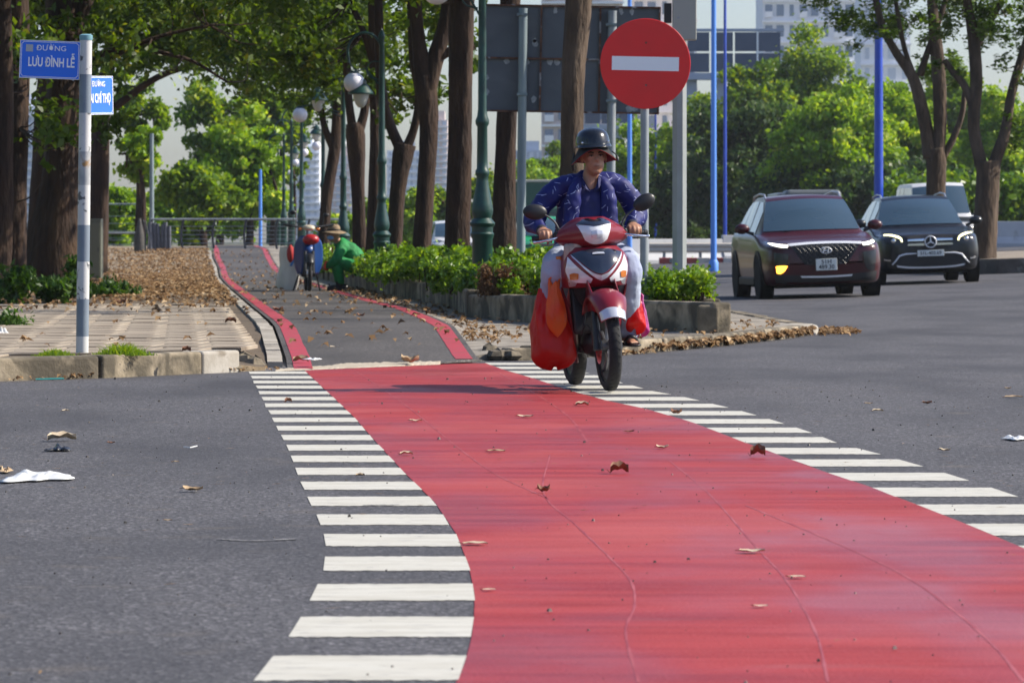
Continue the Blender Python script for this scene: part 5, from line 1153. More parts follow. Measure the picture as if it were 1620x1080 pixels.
def car(name, lab, loc, rz, cat, W=.945, L=4.77, H=1.66, hood=1.02, belt=1.06, belly=.22, wb=2.76, wr=.37, paint=M_CARRED, ws0=-.98, ws1=-.20, roof1=1.55, rear=2.15, wtop=.62, style=None, rails=True, tilt=0., nose=.83):
    o = thing(name, lab, cat, loc, (0, tilt, rz)); h2 = L/2
    def sec(y, s, zb, zs, zt): 
        w = W*s; return (y, [(0, zb), (w*.7, zb), (w*.93, zb+.03), (w*.985, zb+.20), (w, (zb+zs)*.5), (w*.985, zs-.12), (w*.93, zs), (w*.72, zt-.012), (w*.35, zt), (0, zt)])
    S = [sec(-h2, .62, belly+.16, nose-.12, nose-.04), sec(-h2+.03, .78, belly+.05, nose-.05, nose+.03), sec(-h2+.12, .90, belly+.02, nose, nose+.07), sec(-h2+.35, .965, belly, nose+.04, nose+.11),
         sec(-h2+.8, 1.0, belly, hood-.09, hood-.02), sec(ws0, 1.0, belly, belt-.03, hood+.05), sec(0, 1.0, belly, belt, belt+.02), sec(1.2, 1.0, belly, belt+.01, belt+.03), sec(rear-.1, .97, belly+.02, belt, belt+.02), sec(h2-.08, .9, belly+.1, belt-.08, belt-.04), sec(h2, .75, belly+.2, belt-.2, belt-.15)]
    A = loft(S, 64, 28); g = G(); g.grid(A, closed_v=True); n = A.shape[1]; g.f += [tuple(range(n)), tuple((A.shape[0]-1)*n+i for i in range(n))]
    sk = Skin(g); g.build('body', paint, o, smooth=38)
    # greenhouse
    wb_ = W*.90; zt = H-.03
    path = [(ws0, hood+.03, wb_*.93, .10), (ws0+(ws1-ws0)*.5, hood+.03+(zt-hood-.06)*.56, (wb_+wtop)*.5*.97, .10), (ws1, zt-.03, wtop*1.02, .06), (ws1+.28, zt, wtop, .02), ((ws1+roof1)/2, zt+.015, wtop*1.0, 0), (roof1, zt-.05, wtop*.97, 0), (rear, belt+.12, wb_*.9, -.03), (rear+.1, belt-.02, wb_*.93, 0)]
    p = cr(path, 40); nu = 15; a = []
    for y, z, w, bl in p:
        row = []
        for u in np.linspace(-1, 1, nu): row.append((u*w, y-bl*(1-u*u)*1.2, z+.035*(1-u*u)*(1 if z > zt-.3 else .3)))
        bw = min(wb_, wb_*(1-.03*abs(y/2))); zb = min(belt-.02, z)
        left = [(-(w+(bw-w)*t), y, z+(zb-z)*t) for t in (1, .66, .33)]; right = [((w+(bw-w)*t), y, z+(zb-z)*t) for t in (.33, .66, 1)]
        a.append(left+row+right)
    g = G(); g.grid(a); g.build('roof', paint, o, smooth=40)
    arr = np.array(a)
    # windscreen laid just outside the front of the greenhouse
    i1 = next(i for i, q in enumerate(p) if q[0] > ws1-.04); ws_ = []
    for i in range(1, i1): ws_.append([arr[i, 3+j]+np.array((0, -.008, .006)) for j in range(0, nu)])
    g = G(); g.grid(ws_); wsg = g.build('windscreen', M_GLASS, o, smooth=180)
    g = G(); [g.box((sx*.18, ws0-.03+abs(0), hood+.075), (.5, .02, .012), rot=Matrix.Rotation(R(4), 3, 'Y')) for sx in (-1.2, 1.2)]; g.build('wiper', M_CLAD, o)
    for sx in (-1, 1):
        for (y0, y1) in ((ws0+.55, .28), (.36, 1.18), (1.25, roof1+.25)):
            g = G(); q = []
            for y in np.linspace(y0, y1, 7):
                i = int(np.argmin(np.abs(p[:, 0]-y))); w, z = p[i][2], p[i][1]; col = []
                for t in (.10, .5, .94):
                    col.append((sx*((w+(wb_-w)*t)+.008), y, z+(belt-.02-z)*t))
                q.append(col)
            g.grid(q); g.build('side_window', M_SIDEGL, o, smooth=180)
        g = G(); g.tube([(sx*(wb_+.01), y, belt+.01) for y in (ws0+.4, .3, 1.2, roof1+.5)], .009, 6); g.build('belt_trim', M_CHROME, o, smooth=50)
        if rails: g = G(); g.tube([(sx*(wtop*1.0), ws1+.12, zt-.02), (sx*wtop*.99, ws1+.26, zt+.055), (sx*wtop*.98, (ws1+roof1)/2, zt+.075), (sx*wtop*.96, roof1-.1, zt+.03), (sx*wtop*.95, roof1+.02, zt-.05)], .018, 8); g.build('roof_rail', M_SILVER, o, smooth=50)
        # mirror
        g = G(); g.ball((sx*(W+.13), ws0+.36, belt+.09), (.125, .07, .085), 14, 10); q = g.build('wing_mirror', paint, o, smooth=180)
        g = G(); g.tube([(sx*(W-.06), ws0+.36, belt+.0), (sx*(W+.06), ws0+.36, belt+.04)], [.03, .022], 8); g.build('mirror_stalk', M_CLAD, q)
        for y in (-wb/2, wb/2):     # arches, wheels
            g = G(); K = 18; a2 = []
            for i in range(K+1):
                t = math.pi*(i/K*1.16-.08); r1, r2 = wr+.075, wr+.012
                P1 = (y+math.cos(t)*r1, wr+math.sin(t)*r1); P2 = (y+math.cos(t)*r2, wr+math.sin(t)*r2)
                a2.append([tuple(sk.side(P1[0], max(P1[1], belly+.04), sx, .004)), tuple(sk.side(P1[0], max(P1[1], belly+.04), sx, .018)), tuple(sk.side(P2[0], max(P2[1], belly+.04), sx, .018)), (sx*(W-.2), P2[0], P2[1])])
            g.grid(a2); g.build('wheel_arch', M_CLAD, o, smooth=40)
            g = G(); g.lathe([(wr+.03, 0), (wr+.03, .03), (.02, .03)], (sx*(W-.005)-.015, y, wr+.01), 24, M=RY90); g.build('arch_recess', M_UNDER, o)
            gt, gr_ = G(), G(); wheel(gt, gr_, (sx*(W-.10), y, wr), wr, .235); t_ = gt.build('wheel', M_TYRE, o, smooth=50); gr_.build('rim', M_RIM, t_, smooth=40)
        g = G(); g.box((sx*(W-.02), 0, belly+.07), (.06, wb-2*wr-.15, .13)); g.build('sill', M_CLAD, o, bevel=.02)
    g = G(); g.box((0, 0, belly+.02), (W*1.6, L*.86, .12)); g.build('underbody', M_UNDER, o)
    if style: style(o, sk, W, L, paint)
    return o
def pt2(*a): return [tuple(p) for p in a]
def put_strip(o, sk, name, m, top, bot, off=.006, n=14, rows=4, th=.03, both=False, smooth=40):
    r = None
    for s in ((1, -1) if both else (1,)):
        g = G(); sk.strip(g, [(x*s, z) for x, z in top], [(x*s, z) for x, z in bot], off, n, rows, th); r = g.build(name, m, o, smooth=smooth)
    return r
def style_red(o, sk, W, L, paint):
    S = lambda *a, **k: put_strip(o, sk, *a, **k)
    S('lower_bumper', M_CLAD, [(-.83, .45), (-.5, .42), (0, .40), (.5, .42), (.83, .45)], [(-.80, .30), (-.5, .27), (0, .26), (.5, .27), (.80, .30)], off=.012, n=24)
    S('skid_trim', M_BADGE, [(-.42, .405), (0, .395), (.42, .405)], [(-.40, .375), (0, .365), (.40, .375)], off=.03)
    gl = S('grille', M_CLAD, [(-.56, .885), (-.3, .90), (0, .905), (.3, .90), (.56, .885)], [(-.34, .585), (-.2, .565), (0, .56), (.2, .565), (.34, .585)], off=.014, n=24, rows=6)
    g = G(); mesh_w = lambda z: .34+(.56-.34)*(z-.57)/.32
    for k in range(-9, 10):
        for sgn in (1, -1):
            prev = None
            for t in np.linspace(0, 1, 8):
                z = .58+.30*t; x = k*.085+sgn*(t-.5)*.30
                if abs(x) < mesh_w(z)-.02:
                    q = sk.front(x, z, .020)
                    if prev is not None: g.tube([prev, q], .0042, 4)
                    prev = q
                else: prev = None
    g.build('grille_mesh', M_GRL, gl)
    S('hood_chrome_bar', M_BADGE, [(-.60, .925), (-.3, .94), (0, .945), (.3, .94), (.60, .925)], [(-.58, .885), (-.3, .905), (0, .91), (.3, .905), (.58, .885)], off=.03, n=22, rows=2)
    S('daytime_light', M_LED, [(.60, .905), (.72, .92), (.86, .95)], [(.61, .865), (.72, .875), (.84, .915)], off=.022, both=True, rows=2)
    S('lamp_surround', M_HLENS, [(.585, .93), (.72, .945), (.88, .975)], [(.60, .84), (.72, .85), (.86, .89)], off=.010, both=True, rows=2)
    hl = S('headlamp', M_HLENS, [(.60, .76), (.72, .77), (.83, .79)], [(.62, .56), (.72, .55), (.81, .57)], off=.014, both=True)
    S('indicator', M_AMBER, [(-.80, .57), (-.72, .575), (-.62, .57)], [(-.79, .46), (-.73, .45), (-.66, .50)], off=.024, rows=2)
    S('indicator', M_HLENS, [(.80, .55), (.72, .555), (.62, .55)], [(.79, .46), (.73, .45), (.66, .48)], off=.018, rows=2)
    # emblem: a slanted H in an oval
    c = sk.front(0, .80, .035); g = G()
    ring = [(c.x+.088*math.cos(a), c.y-.006, c.z+.047*math.sin(a)) for a in np.linspace(0, 2*math.pi, 33)]; g.tube(ring, .0085, 6, cap=False)
    g.tube([(c.x-.048, c.y-.006, c.z-.036), (c.x-.026, c.y-.006, c.z+.038)], .012, 6); g.tube([(c.x+.026, c.y-.006, c.z-.038), (c.x+.048, c.y-.006, c.z+.036)], .012, 6)
    g.tube([(c.x-.040, c.y-.006, c.z-.004), (c.x, c.y-.006, c.z-.008), (c.x+.040, c.y-.006, c.z+.006)], .010, 6); g.build('emblem', M_BADGE, o, smooth=60)
    c = sk.front(0, .56, .05); g = G(); g.box((c.x, c.y, .575), (.34, .012, .185)); q = g.build('number_plate', M_PLATE, o, bevel=.004)
    text('lettering', '51H', .098, M_INK, q, (0, c.y-.0075, .617), bold=.001, sx=1.0); text('lettering', '489.30', .098, M_INK, q, (0, c.y-.0075, .533), bold=.001, sx=.95)
    c = sk.front(0, .68, .02)
    g = G(); g.tube([(-.5, -1.6, 1.005), (-.42, -2.0, .96), (-.36, -2.2, .93)], .006, 6); g.tube([(.5, -1.6, 1.005), (.42, -2.0, .96), (.36, -2.2, .93)], .006, 6); g.build('bonnet_crease', M_CARRED, o)
def style_blk(o, sk, W, L, paint):
    S = lambda *a, **k: put_strip(o, sk, *a, **k)
    gl = S('grille', M_CLAD, [(-.44, .90), (-.2, .92), (0, .925), (.2, .92), (.44, .90)], [(-.36, .66), (-.2, .635), (0, .63), (.2, .635), (.36, .66)], off=.014, n=22)
    for z in (.82, .735):
        S('grille_bar', M_CHROME, [(-.42, z+.022), (-.2, z+.028), (0, z+.03), (.2, z+.028), (.42, z+.022)], [(-.42, z-.012), (-.2, z-.016), (0, z-.018), (.2, z-.016), (.42, z-.012)], off=.034, n=20, rows=2)
    c = sk.front(0, .785, .055); g = G(); g.lathe([(.12, 0), (.12, .02), (.02, .022)], c, 24, M=RX90); em = g.build('emblem', M_CLAD, o)
    g = G(); g.tube([(c.x+.105*math.cos(a), c.y-.028, c.z+.105*math.sin(a)) for a in np.linspace(0, 2*math.pi, 33)], .012, 6, cap=False)
    for a in (90, 210, 330): g.tube([(c.x, c.y-.03, c.z), (c.x+.10*math.cos(R(a)), c.y-.028, c.z+.10*math.sin(R(a)))], [.018, .006], 6)
    g.build('star', M_BADGE, em, smooth=60)
    hl = S('headlamp', M_HLENS, [(.52, .90), (.66, .94), (.86, .93)], [(.55, .76), (.68, .73), (.84, .77)], off=.012, both=True)
    for s in (1, -1):
        g = G(); pts = [sk.front(s*x, z, .028) for x, z in ((.525, .80), (.545, .86), (.60, .895), (.70, .925), (.82, .935))]
        g.tube([tuple(q) for q in pts], [.014, .018, .022, .022, .014], 8); g.build('daytime_light', M_LEDY, o, smooth=60)
        g = G(); q = sk.front(s*.68, .83, .02); g.ball((q.x, q.y, .82), (.045, .02, .045), 12, 8); g.build('lamp_lens', M_CHROME, o, smooth=180)
    S('lower_intake', M_CLAD, [(-.62, .56), (-.3, .575), (0, .58), (.3, .575), (.62, .56)], [(-.70, .38), (-.3, .33), (0, .32), (.3, .33), (.70, .38)], off=.012, n=22)
    S('bumper_trim_lower', M_BADGE, [(-.64, .365), (-.4, .335), (0, .325), (.4, .335), (.64, .365)], [(-.62, .33), (-.4, .30), (0, .29), (.4, .30), (.62, .33)], off=.035, n=22, rows=2)
    for s in (1, -1):
        g = G(); g.tube([tuple(sk.front(s*x, z, .03)) for x, z in ((.26, .575), (.46, .57), (.58, .54), (.66, .44), (.72, .38))], [.012, .018, .018, .014, .010], 8); g.build('bumper_trim', M_BADGE, o, smooth=60)
        S('side_intake_trim', M_CHROME, [(s*.74, .47), (s*.80, .475), (s*.86, .49)], [(s*.74, .445), (s*.80, .45), (s*.86, .465)], off=.03, rows=2)
    c = sk.front(0, .58, .06); g = G(); g.box((0, c.y, .575), (.50, .012, .115)); q = g.build('number_plate', M_PLATE, o, bevel=.004)
    text('lettering', '51L-402.69', .088, M_INK, q, (0, c.y-.0075, .575), bold=.001)
    g = G(); g.box((.18, ws_dash, 1.15), (.28, .12, .05)); g.build('dashboard_items', M_CLAD, o, bevel=.02)
ws_dash = -.75
Yc = 70.6
car('car', 'dark wine red SUV with lit daytime lights and one glowing orange indicator', (4.66+.18, Yc+2.38, .0), R(4.6), 'car', W=.965, L=4.77, H=1.70, hood=1.03, belt=1.09, nose=.87, belly=.25, paint=M_CARRED, style=style_red, tilt=R(-2.0), wr=.375)
zc = road_z(7.7, 83)
car('car', 'black SUV with chrome star grille and yellowish lights, right of the red one', (7.72, 82.3+2.33, zc), R(2.0), 'car', W=.975, L=4.66, H=1.66, hood=1.02, belt=1.07, nose=.87, belly=.24, wb=2.87, paint=M_CARBLK, style=style_blk, tilt=R(-1.9), wr=.37)
def style_van(o, sk, W, L, paint):
    S = lambda *a, **k: put_strip(o, sk, *a, **k)
    S('headlamp', M_HLENS, [(.5, .95), (.66, .98), (.82, 1.0)], [(.5, .84), (.66, .82), (.82, .84)], both=True); S('grille', M_CLAD, [(-.4, .9), (0, .91), (.4, .9)], [(-.38, .82), (0, .82), (.38, .82)]); S('lower_bumper', M_CLAD, [(-.7, .5), (0, .5), (.7, .5)], [(-.7, .35), (0, .35), (.7, .35)])
def style_taxi(o, sk, W, L, paint):
    style_van(o, sk, W, L, paint)
    g = G(); c = sk.front(0, .62, .02); g.box((0, c.y, .6), (.33, .012, .16)); g.build('number_plate', M_PLATE, o)
x, Y = (1490-810)/FPX*126, 126; zc = road_z(x, Y)
car('van', 'white van seen partly between the black car and the median tree trunks', (x, Y+2.3, zc), R(3), 'van', W=.97, L=4.8, H=2.22, hood=1.20, belt=1.28, nose=.95, ws0=-1.9, ws1=-1.15, roof1=2.1, rear=2.3, wtop=.72, paint=M_CARWHT, style=style_van, rails=False, tilt=R(-2))
x, Y = (862-810)/FPX*118, 118; zc = road_z(x, Y)
car('taxi', 'bright green taxi half hidden behind the rider and the sign post', (x, Y+2.3, zc-.02), R(4), 'taxi', W=.88, L=4.5, H=1.62, hood=1.02, belt=1.05, nose=.85, ws0=-1.1, ws1=-.35, paint=M_CARGRN, style=style_taxi, rails=False)
x, Y = (722-810)/FPX*120, 120
car('car', 'white car glimpsed behind the thick trunk and the nearest lamp post', (x, Y+2.3, 0), R(6), 'car', W=.86, L=4.3, H=1.50, hood=.98, belt=.98, nose=.80, ws0=-1.0, ws1=-.3, paint=M_CARWHT, style=style_van, rails=False)
# lorry behind the taxi and dark box lorry behind the red car
def lorry(lab, px, Y, w, H, L, m, top, zc=0.):
    x = (px-810)/FPX*Y; o = thing('lorry', lab, 'lorry', (x, Y, zc)); 
    g = G(); g.box((0, L/2+1.6, .95+(H-.95)/2), (w, L, H-.95)); b = g.build('box_body', m, o, bevel=.03); g = G(); g.box((0, L/2+1.6, H+.02), (w+.06, L+.06, .08)); g.build('roof_edge', top, b, bevel=.02)
    g = G(); g.box((0, .8, 1.25), (w*.92, 1.5, 1.45)); c = g.build('cab', m, o, bevel=.12, seg=4); g = G(); g.box((0, .035, 1.5), (w*.8, .03, .6)); g.build('windscreen', M_GLASS, c, bevel=.01)
    g = G(); [g.box((sx*w*.32, .03, .78), (.25, .05, .16)) for sx in (-1, 1)]; g.build('headlamp', M_HLENS, c, bevel=.02)
    g = G(); g.box((0, L/2+1, .75), (w*.6, L+1.5, .25)); g.build('chassis', M_UNDER, o)
    for sx in (-1, 1):
        for y in (.9, L*.85+1): gt, gr_ = G(), G(); wheel(gt, gr_, (sx*w*.42, y, .42), .42, .26, 20); t_ = gt.build('wheel', M_TYRE, o, smooth=50); gr_.build('rim', M_RIM, t_, smooth=40)
lorry('dark green box lorry with a pale roof edge just behind the green taxi', 858, 131, 2.1, CH+(381-287)/FPX*132, 4.5, mat('dark_green_lorry_paint', (.04, .10, .07), .5), mat('pale_roof_edge', (.5, .46, .38), .6))
x = (1284-810)/FPX*108
lorry('grey flat roofed lorry whose top shows just over the dark red car', 1287, 104, 1.45, 1.86, 4.0, mat('grey_lorry_paint', (.12, .135, .14), .5), M_SILVER, road_z(x, 106))

# ================================================================ motor scooter and rider
M_BRED = glossy('deep_red_scooter_paint', (.20, .008, .018)); M_BSIL = mat('silver_scooter_panel', (.62, .64, .68), .25, metal=.35, coat=.6); M_BDARK = mat('dark_blue_black_fairing', (.010, .014, .026), .16, coat=1.0, spec=.7)
M_LENS = mat('clear_lamp_lens', (.74, .76, .78), .08, coat=1., spec=.9); M_ORL = mat('orange_indicator_lens', (.55, .16, .02), .2, coat=.5)
BIKE = thing('motor_scooter', 'dark red underbone motorcycle ridden towards the camera on the white squares', 'motorcycle', (.515, 28.32, .009), (0, R(-3.2), R(9.5)))
B = BIKE
def mk(name, m, fn, parent=B, smooth=40, bevel=0, **k): g = G(); fn(g); return g.build(name, m, parent, smooth=smooth, bevel=bevel, **k)
def tyre(g, c, r, w, n=44):
    g.lathe([(r-w*.75, -w*.42), (r-w*.35, -w*.5), (r-w*.12, -w*.36), (r-w*.02, -w*.16), (r, 0), (r-w*.02, w*.16), (r-w*.12, w*.36), (r-w*.35, w*.5), (r-w*.75, w*.42), (r-w*.78, 0), (r-w*.75, -w*.42)], c, n, M=RY90, cap=False)
steer = Matrix.Rotation(R(-3), 3, 'Z')
def bikewheel(c, r, w, nm):
    g = G(); tyre(g, c, r, w); t = g.build(nm, M_TYRE, B, smooth=50)
    g = G()     # tread grooves
    for k in range(40):
        a = k*2*math.pi/40
        for s in (-1, 1):
            p1 = Vector(c)+Vector((s*w*.06, math.cos(a)*(r+.0005), math.sin(a)*(r+.0005))); p2 = Vector(c)+Vector((s*w*.36, math.cos(a+.08)*(r-w*.10), math.sin(a+.08)*(r-w*.10))); g.tube([p1, p2], .0022, 4)
    tag(g.build('tread_grooves', M_UNDER, t), kind='stuff')
    g = G(); g.lathe([(r-w*.72, -w*.34), (r-w*.95, -w*.26), (r-w*.98, w*.26), (r-w*.72, w*.34)], c, 44, M=RY90, cap=False); rim = g.build('rim', M_BLACK, t, smooth=40)
    for k in range(5):
        a = k*2*math.pi/5+.25; g = G(); d0 = Vector((0, math.cos(a), math.sin(a))); d1 = Vector((0, math.cos(a+.16), math.sin(a+.16)))
        g.tube([Vector(c)+d0*.03, Vector(c)+d0*.12, Vector(c)+d1*(r-w*.9)], [.016, .011, .014], 6); g.build('spoke', M_RIM, t, smooth=50)
    g = G(); g.lathe([(.035, -.05), (.042, -.03), (.042, .03), (.035, .05)], c, 18, M=RY90); g.build('hub', M_RIM, t, smooth=40)
    return t
bikewheel((0, -.61, .285), .285, .082, 'front_wheel'); bikewheel((0, .61, .285), .285, .09, 'rear_wheel')
def disc_(g):
    g.lathe([(.11, -.002), (.11, .002), (.07, .002), (.07, -.002)], (-.058, -.61, .285), 28, M=RY90)
mk('brake_disc', M_CHROME, disc_); mk('brake_caliper', M_BLACK, lambda g: g.box((-.062, -.52, .34), (.035, .06, .10)), bevel=.008)
for s in (-1, 1):
    q = mk('fork_leg', M_SILVER if s > 0 else M_BLACK, lambda g: g.tube([(s*.066, -.61, .285), (s*.064, -.57, .42), (s*.062, -.515, .60)], [.02, .022, .018], 10))
    mk('fork_bottom', M_BLACK, lambda g: g.tube([(s*.066, -.615, .262), (s*.064, -.575, .43)], [.028, .025], 10), q)
mk('axle', M_CHROME, lambda g: g.cyl((-.085, -.61, .285), (.085, -.61, .285), .010, .010, 10))
mk('brake_hose', M_BLACK, lambda g: g.tube([tuple(q) for q in cr([(-.07, -.54, .36), (-.11, -.50, .42), (-.13, -.45, .36), (-.10, -.40, .45), (-.07, -.38, .60)], 16)], .006, 6))
# front mudguard
def fender(g):
    a = []
    for t in np.linspace(-.35, 1.75, 22):      # angle about the axle, from front low to rear
        ang = math.pi-.60-t*1.0 if False else None
        th = R(146)-(t+.35)/2.1*R(100); r = .325+.035*math.sin((t+.35)/2.1*math.pi); wd = .048+.030*math.sin(min(1, (t+.35)/1.5)*math.pi*.6)
        cy, cz = -.61+math.cos(th)*r, .285+math.sin(th)*r; row = []
        for u in np.linspace(-1, 1, 11):
            dn = .055*abs(u)**2.2; row.append((u*wd*1.55, -.61+math.cos(th)*(r-dn), .285+math.sin(th)*(r-dn)))
        a.append(row)
    g.grid(a)
mk('front_mudguard', M_BRED, fender, smooth=60, solid=.004)
def fend2(g):
    a = []
    for t in np.linspace(0, 1, 10):
        th = R(147)-t*R(13); r = .338+.006*t; wd = .078+.004*t; a.append([(u*wd*1.0, -.61+math.cos(th)*(r-.045*abs(u)**2.2), .285+math.sin(th)*(r-.045*abs(u)**2.2)) for u in np.linspace(-1, 1, 9)])
    g.grid(a)
mk('mudguard_tip', M_BSIL, fend2, smooth=60, solid=.003)
for s in (-1, 1): mk('mudguard_flank', M_BRED, lambda g: g.add([(s*.082, -.66, .60), (s*.088, -.50, .70), (s*.088, -.42, .62), (s*.085, -.45, .50), (s*.080, -.58, .51), (s*.078, -.70, .50)], [(0, 1, 2, 3, 4, 5)]), solid=.006)
# front cover: loft by height, faces -Y
def vloft(secs, ns=28, nk=20):
    """secs: (z, [(x, y)] from front centre to rear edge); mirrored"""
    A = np.array([[(x, y, z) for x, y in p] for z, p in secs], float); Bq = np.array([cr(r, nk) for r in A]); C = cr(Bq, ns); M_ = C[:, ::-1].copy(); M_[:, :, 0] *= -1
    return np.concatenate([M_, C[:, 1:]], 1)
cov = vloft([(.905, [(0, -.40), (.05, -.395), (.10, -.37), (.135, -.33), (.15, -.28)]), (.86, [(0, -.455), (.08, -.445), (.14, -.40), (.185, -.34), (.195, -.27)]), (.80, [(0, -.50), (.08, -.485), (.15, -.435), (.20, -.36), (.212, -.26)]),
             (.735, [(0, -.515), (.07, -.50), (.145, -.445), (.198, -.365), (.216, -.25)]), (.69, [(.0, -.505), (.07, -.49), (.14, -.435), (.190, -.355), (.212, -.24)]), (.655, [(.0, -.47), (.07, -.46), (.13, -.42), (.180, -.345), (.206, -.23)])])
gc = G(); gc.grid(cov); sk = Skin(gc); Skin.last = -.4; gc.build('front_cover', M_BRED, B, smooth=60, solid=.006)
mk('cover_cavity', M_UNDER, lambda g: g.ball((0, -.33, .66), (.15, .14, .16), 16, 10))
S = lambda name, m, top, bot, both=False, off=.006, n=12, rows=5: put_strip(B, sk, name, m, top, bot, off, n, rows, .012, both, 60)
S('centre_visor', M_BDARK, [(-.165, .868), (-.08, .890), (0, .895), (.08, .890), (.165, .868)], [(-.155, .855), (-.062, .765), (0, .738), (.062, .765), (.155, .855)], off=.012, n=20)
S('visor_badge', M_BSIL, [(-.035, .872), (0, .874), (.035, .872)], [(-.04, .861), (0, .862), (.04, .861)], off=.020, rows=1)
for s in (1, -1):
    S('v_trim', M_BSIL, [(s*.165, .868), (s*.108, .795), (s*.052, .745), (0, .726)], [(s*.158, .845), (s*.095, .765), (s*.038, .712), (0, .692)], off=.016, n=14, rows=2)
    S('side_lamp', M_LENS, [(s*.182, .852), (s*.150, .80), (s*.105, .75), (s*.055, .706)], [(s*.203, .765), (s*.185, .715), (s*.150, .688), (s*.065, .680)], off=.010, n=14)
    S('indicator', M_ORL, [(s*.135, .742), (s*.16, .748), (s*.183, .742)], [(s*.138, .708), (s*.16, .704), (s*.18, .706)], off=.017, n=8, rows=2)
    S('lower_grey_panel', M_SILVER, [(s*.20, .78), (s*.17, .722), (s*.13, .712)], [(s*.198, .665), (s*.175, .66), (s*.15, .665)], off=.008, n=8)
# leg shields
for s in (-1, 1):
    def shield(g):
        a = []
        for z, x0, y0, x1, y1 in ((.86, .185, -.28, .19, -.20), (.76, .212, -.27, .215, -.16), (.66, .208, -.25, .22, -.12), (.52, .165, -.24, .215, -.06), (.38, .135, -.20, .205, .0), (.26, .115, -.14, .185, .06), (.17, .095, -.06, .15, .12)):
            a.append([(s*(x0+(x1-x0)*t+.01*math.sin(t*math.pi)), y0+(y1-y0)*t, z) for t in np.linspace(0, 1, 7)])
        g.grid(cr(np.array(a), 22))
    mk('leg_shield', M_BRED, shield, smooth=60, solid=.012)
    S2 = mk('knee_trim', M_BSIL, lambda g: g.add([(s*.214, -.285, .80), (s*.222, -.262, .74), (s*.216, -.275, .70), (s*.208, -.295, .72)], [(0, 1, 2, 3)]), solid=.006)
mk('inner_panel', M_BLACK, lambda g: g.box((0, -.20, .60), (.30, .05, .50), rot=Matrix.Rotation(R(-12), 3, 'X')), bevel=.02)
mk('engine', M_BLACK, lambda g: (g.box((0, .02, .33), (.20, .34, .20)), g.ball((0, -.16, .30), (.09, .12, .10), 12, 8)), bevel=.02)
mk('exhaust', M_DGREY, lambda g: (g.tube([(.03, -.24, .25), (.07, -.15, .17), (.11, .1, .15), (.13, .4, .20)], [.018, .02, .022, .03], 10), g.tube([(.135, .38, .22), (.15, .85, .34)], [.05, .055], 14)))
mk('frame_tube', M_BLACK, lambda g: g.tube([(0, -.36, .88), (0, -.22, .60), (0, .05, .45), (0, .45, .60), (0, .75, .72)], .035, 10))
mk('side_body', M_BRED, lambda g: g.grid(vloft([(.78, [(0, .02), (.09, .03), (.12, .2), (.11, .6), (.05, .95)]), (.66, [(0, -.02), (.11, .0), (.145, .2), (.13, .6), (.06, .98)]), (.52, [(0, .05), (.10, .06), (.13, .2), (.11, .55), (.05, .85)])], 12, 14)), smooth=60)
mk('seat', M_BLACK, lambda g: g.limb([(0, .0, .77), (0, .3, .775), (0, .65, .80), (0, .88, .80)], [.10, .13, .13, .10], 16, (1, .42), up=(1, 0, 0)), smooth=180)
mk('rear_mudguard', M_BLACK, lambda g: g.box((0, .86, .45), (.12, .03, .4), rot=Matrix.Rotation(R(-20), 3, 'X')), bevel=.01)
mk('foot_peg', M_BLACK, lambda g: g.cyl((-.27, .0, .265), (.27, .0, .265), .017, .017, 10)); mk('side_stand', M_BLACK, lambda g: g.tube([(-.12, .1, .22), (-.16, .35, .2)], .012, 6))
mk('step_bracket', M_DGREY, lambda g: g.box((0, .0, .25), (.30, .05, .05)), bevel=.01)
# handlebar cowl with headlamp
cw = vloft([(1.092, [(0, -.33), (.03, -.325), (.065, -.31), (.078, -.28), (.085, -.22)]), (1.06, [(0, -.405), (.05, -.395), (.09, -.36), (.13, -.29), (.15, -.22)]), (1.01, [(0, -.445), (.055, -.43), (.105, -.385), (.175, -.30), (.215, -.235)]),
            (.97, [(0, -.45), (.05, -.435), (.10, -.385), (.18, -.30), (.235, -.24)]), (.93, [(0, -.425), (.04, -.415), (.09, -.37), (.16, -.29), (.20, -.24)]), (.895, [(0, -.37), (.03, -.365), (.07, -.33), (.10, -.28), (.11, -.24)])])
gh = G(); gh.grid(cw); skh = Skin(gh); gh.build('handlebar_cowl', M_BRED, B, smooth=60, solid=.006)
H_ = lambda name, m, top, bot, off=.008, n=16, rows=6: put_strip(B, skh, name, m, top, bot, off, n, rows, .012, False, 60)
H_('headlamp', M_LENS, [(-.112, 1.050), (-.05, 1.042), (0, 1.036), (.05, 1.042), (.112, 1.050)], [(-.072, .950), (-.04, .928), (0, .920), (.04, .928), (.072, .950)])
H_('headlamp_brow', M_BDARK, [(-.070, 1.082), (-.035, 1.088), (0, 1.076), (.035, 1.088), (.070, 1.082)], [(-.115, 1.052), (-.05, 1.044), (0, 1.038), (.05, 1.044), (.115, 1.052)], off=.012)
H_('reflector_bulb', M_BSIL, [(-.035, 1.005), (0, 1.012), (.035, 1.005)], [(-.035, .965), (0, .955), (.035, .965)], off=.012)
mk('handlebar', M_DGREY, lambda g: g.tube([tuple(q) for q in cr([(-.36, -.19, .975), (-.24, -.215, .985), (-.12, -.25, .97), (0, -.27, .95), (.12, -.25, .97), (.24, -.215, .985), (.36, -.19, .975)], 20)], .013, 10))
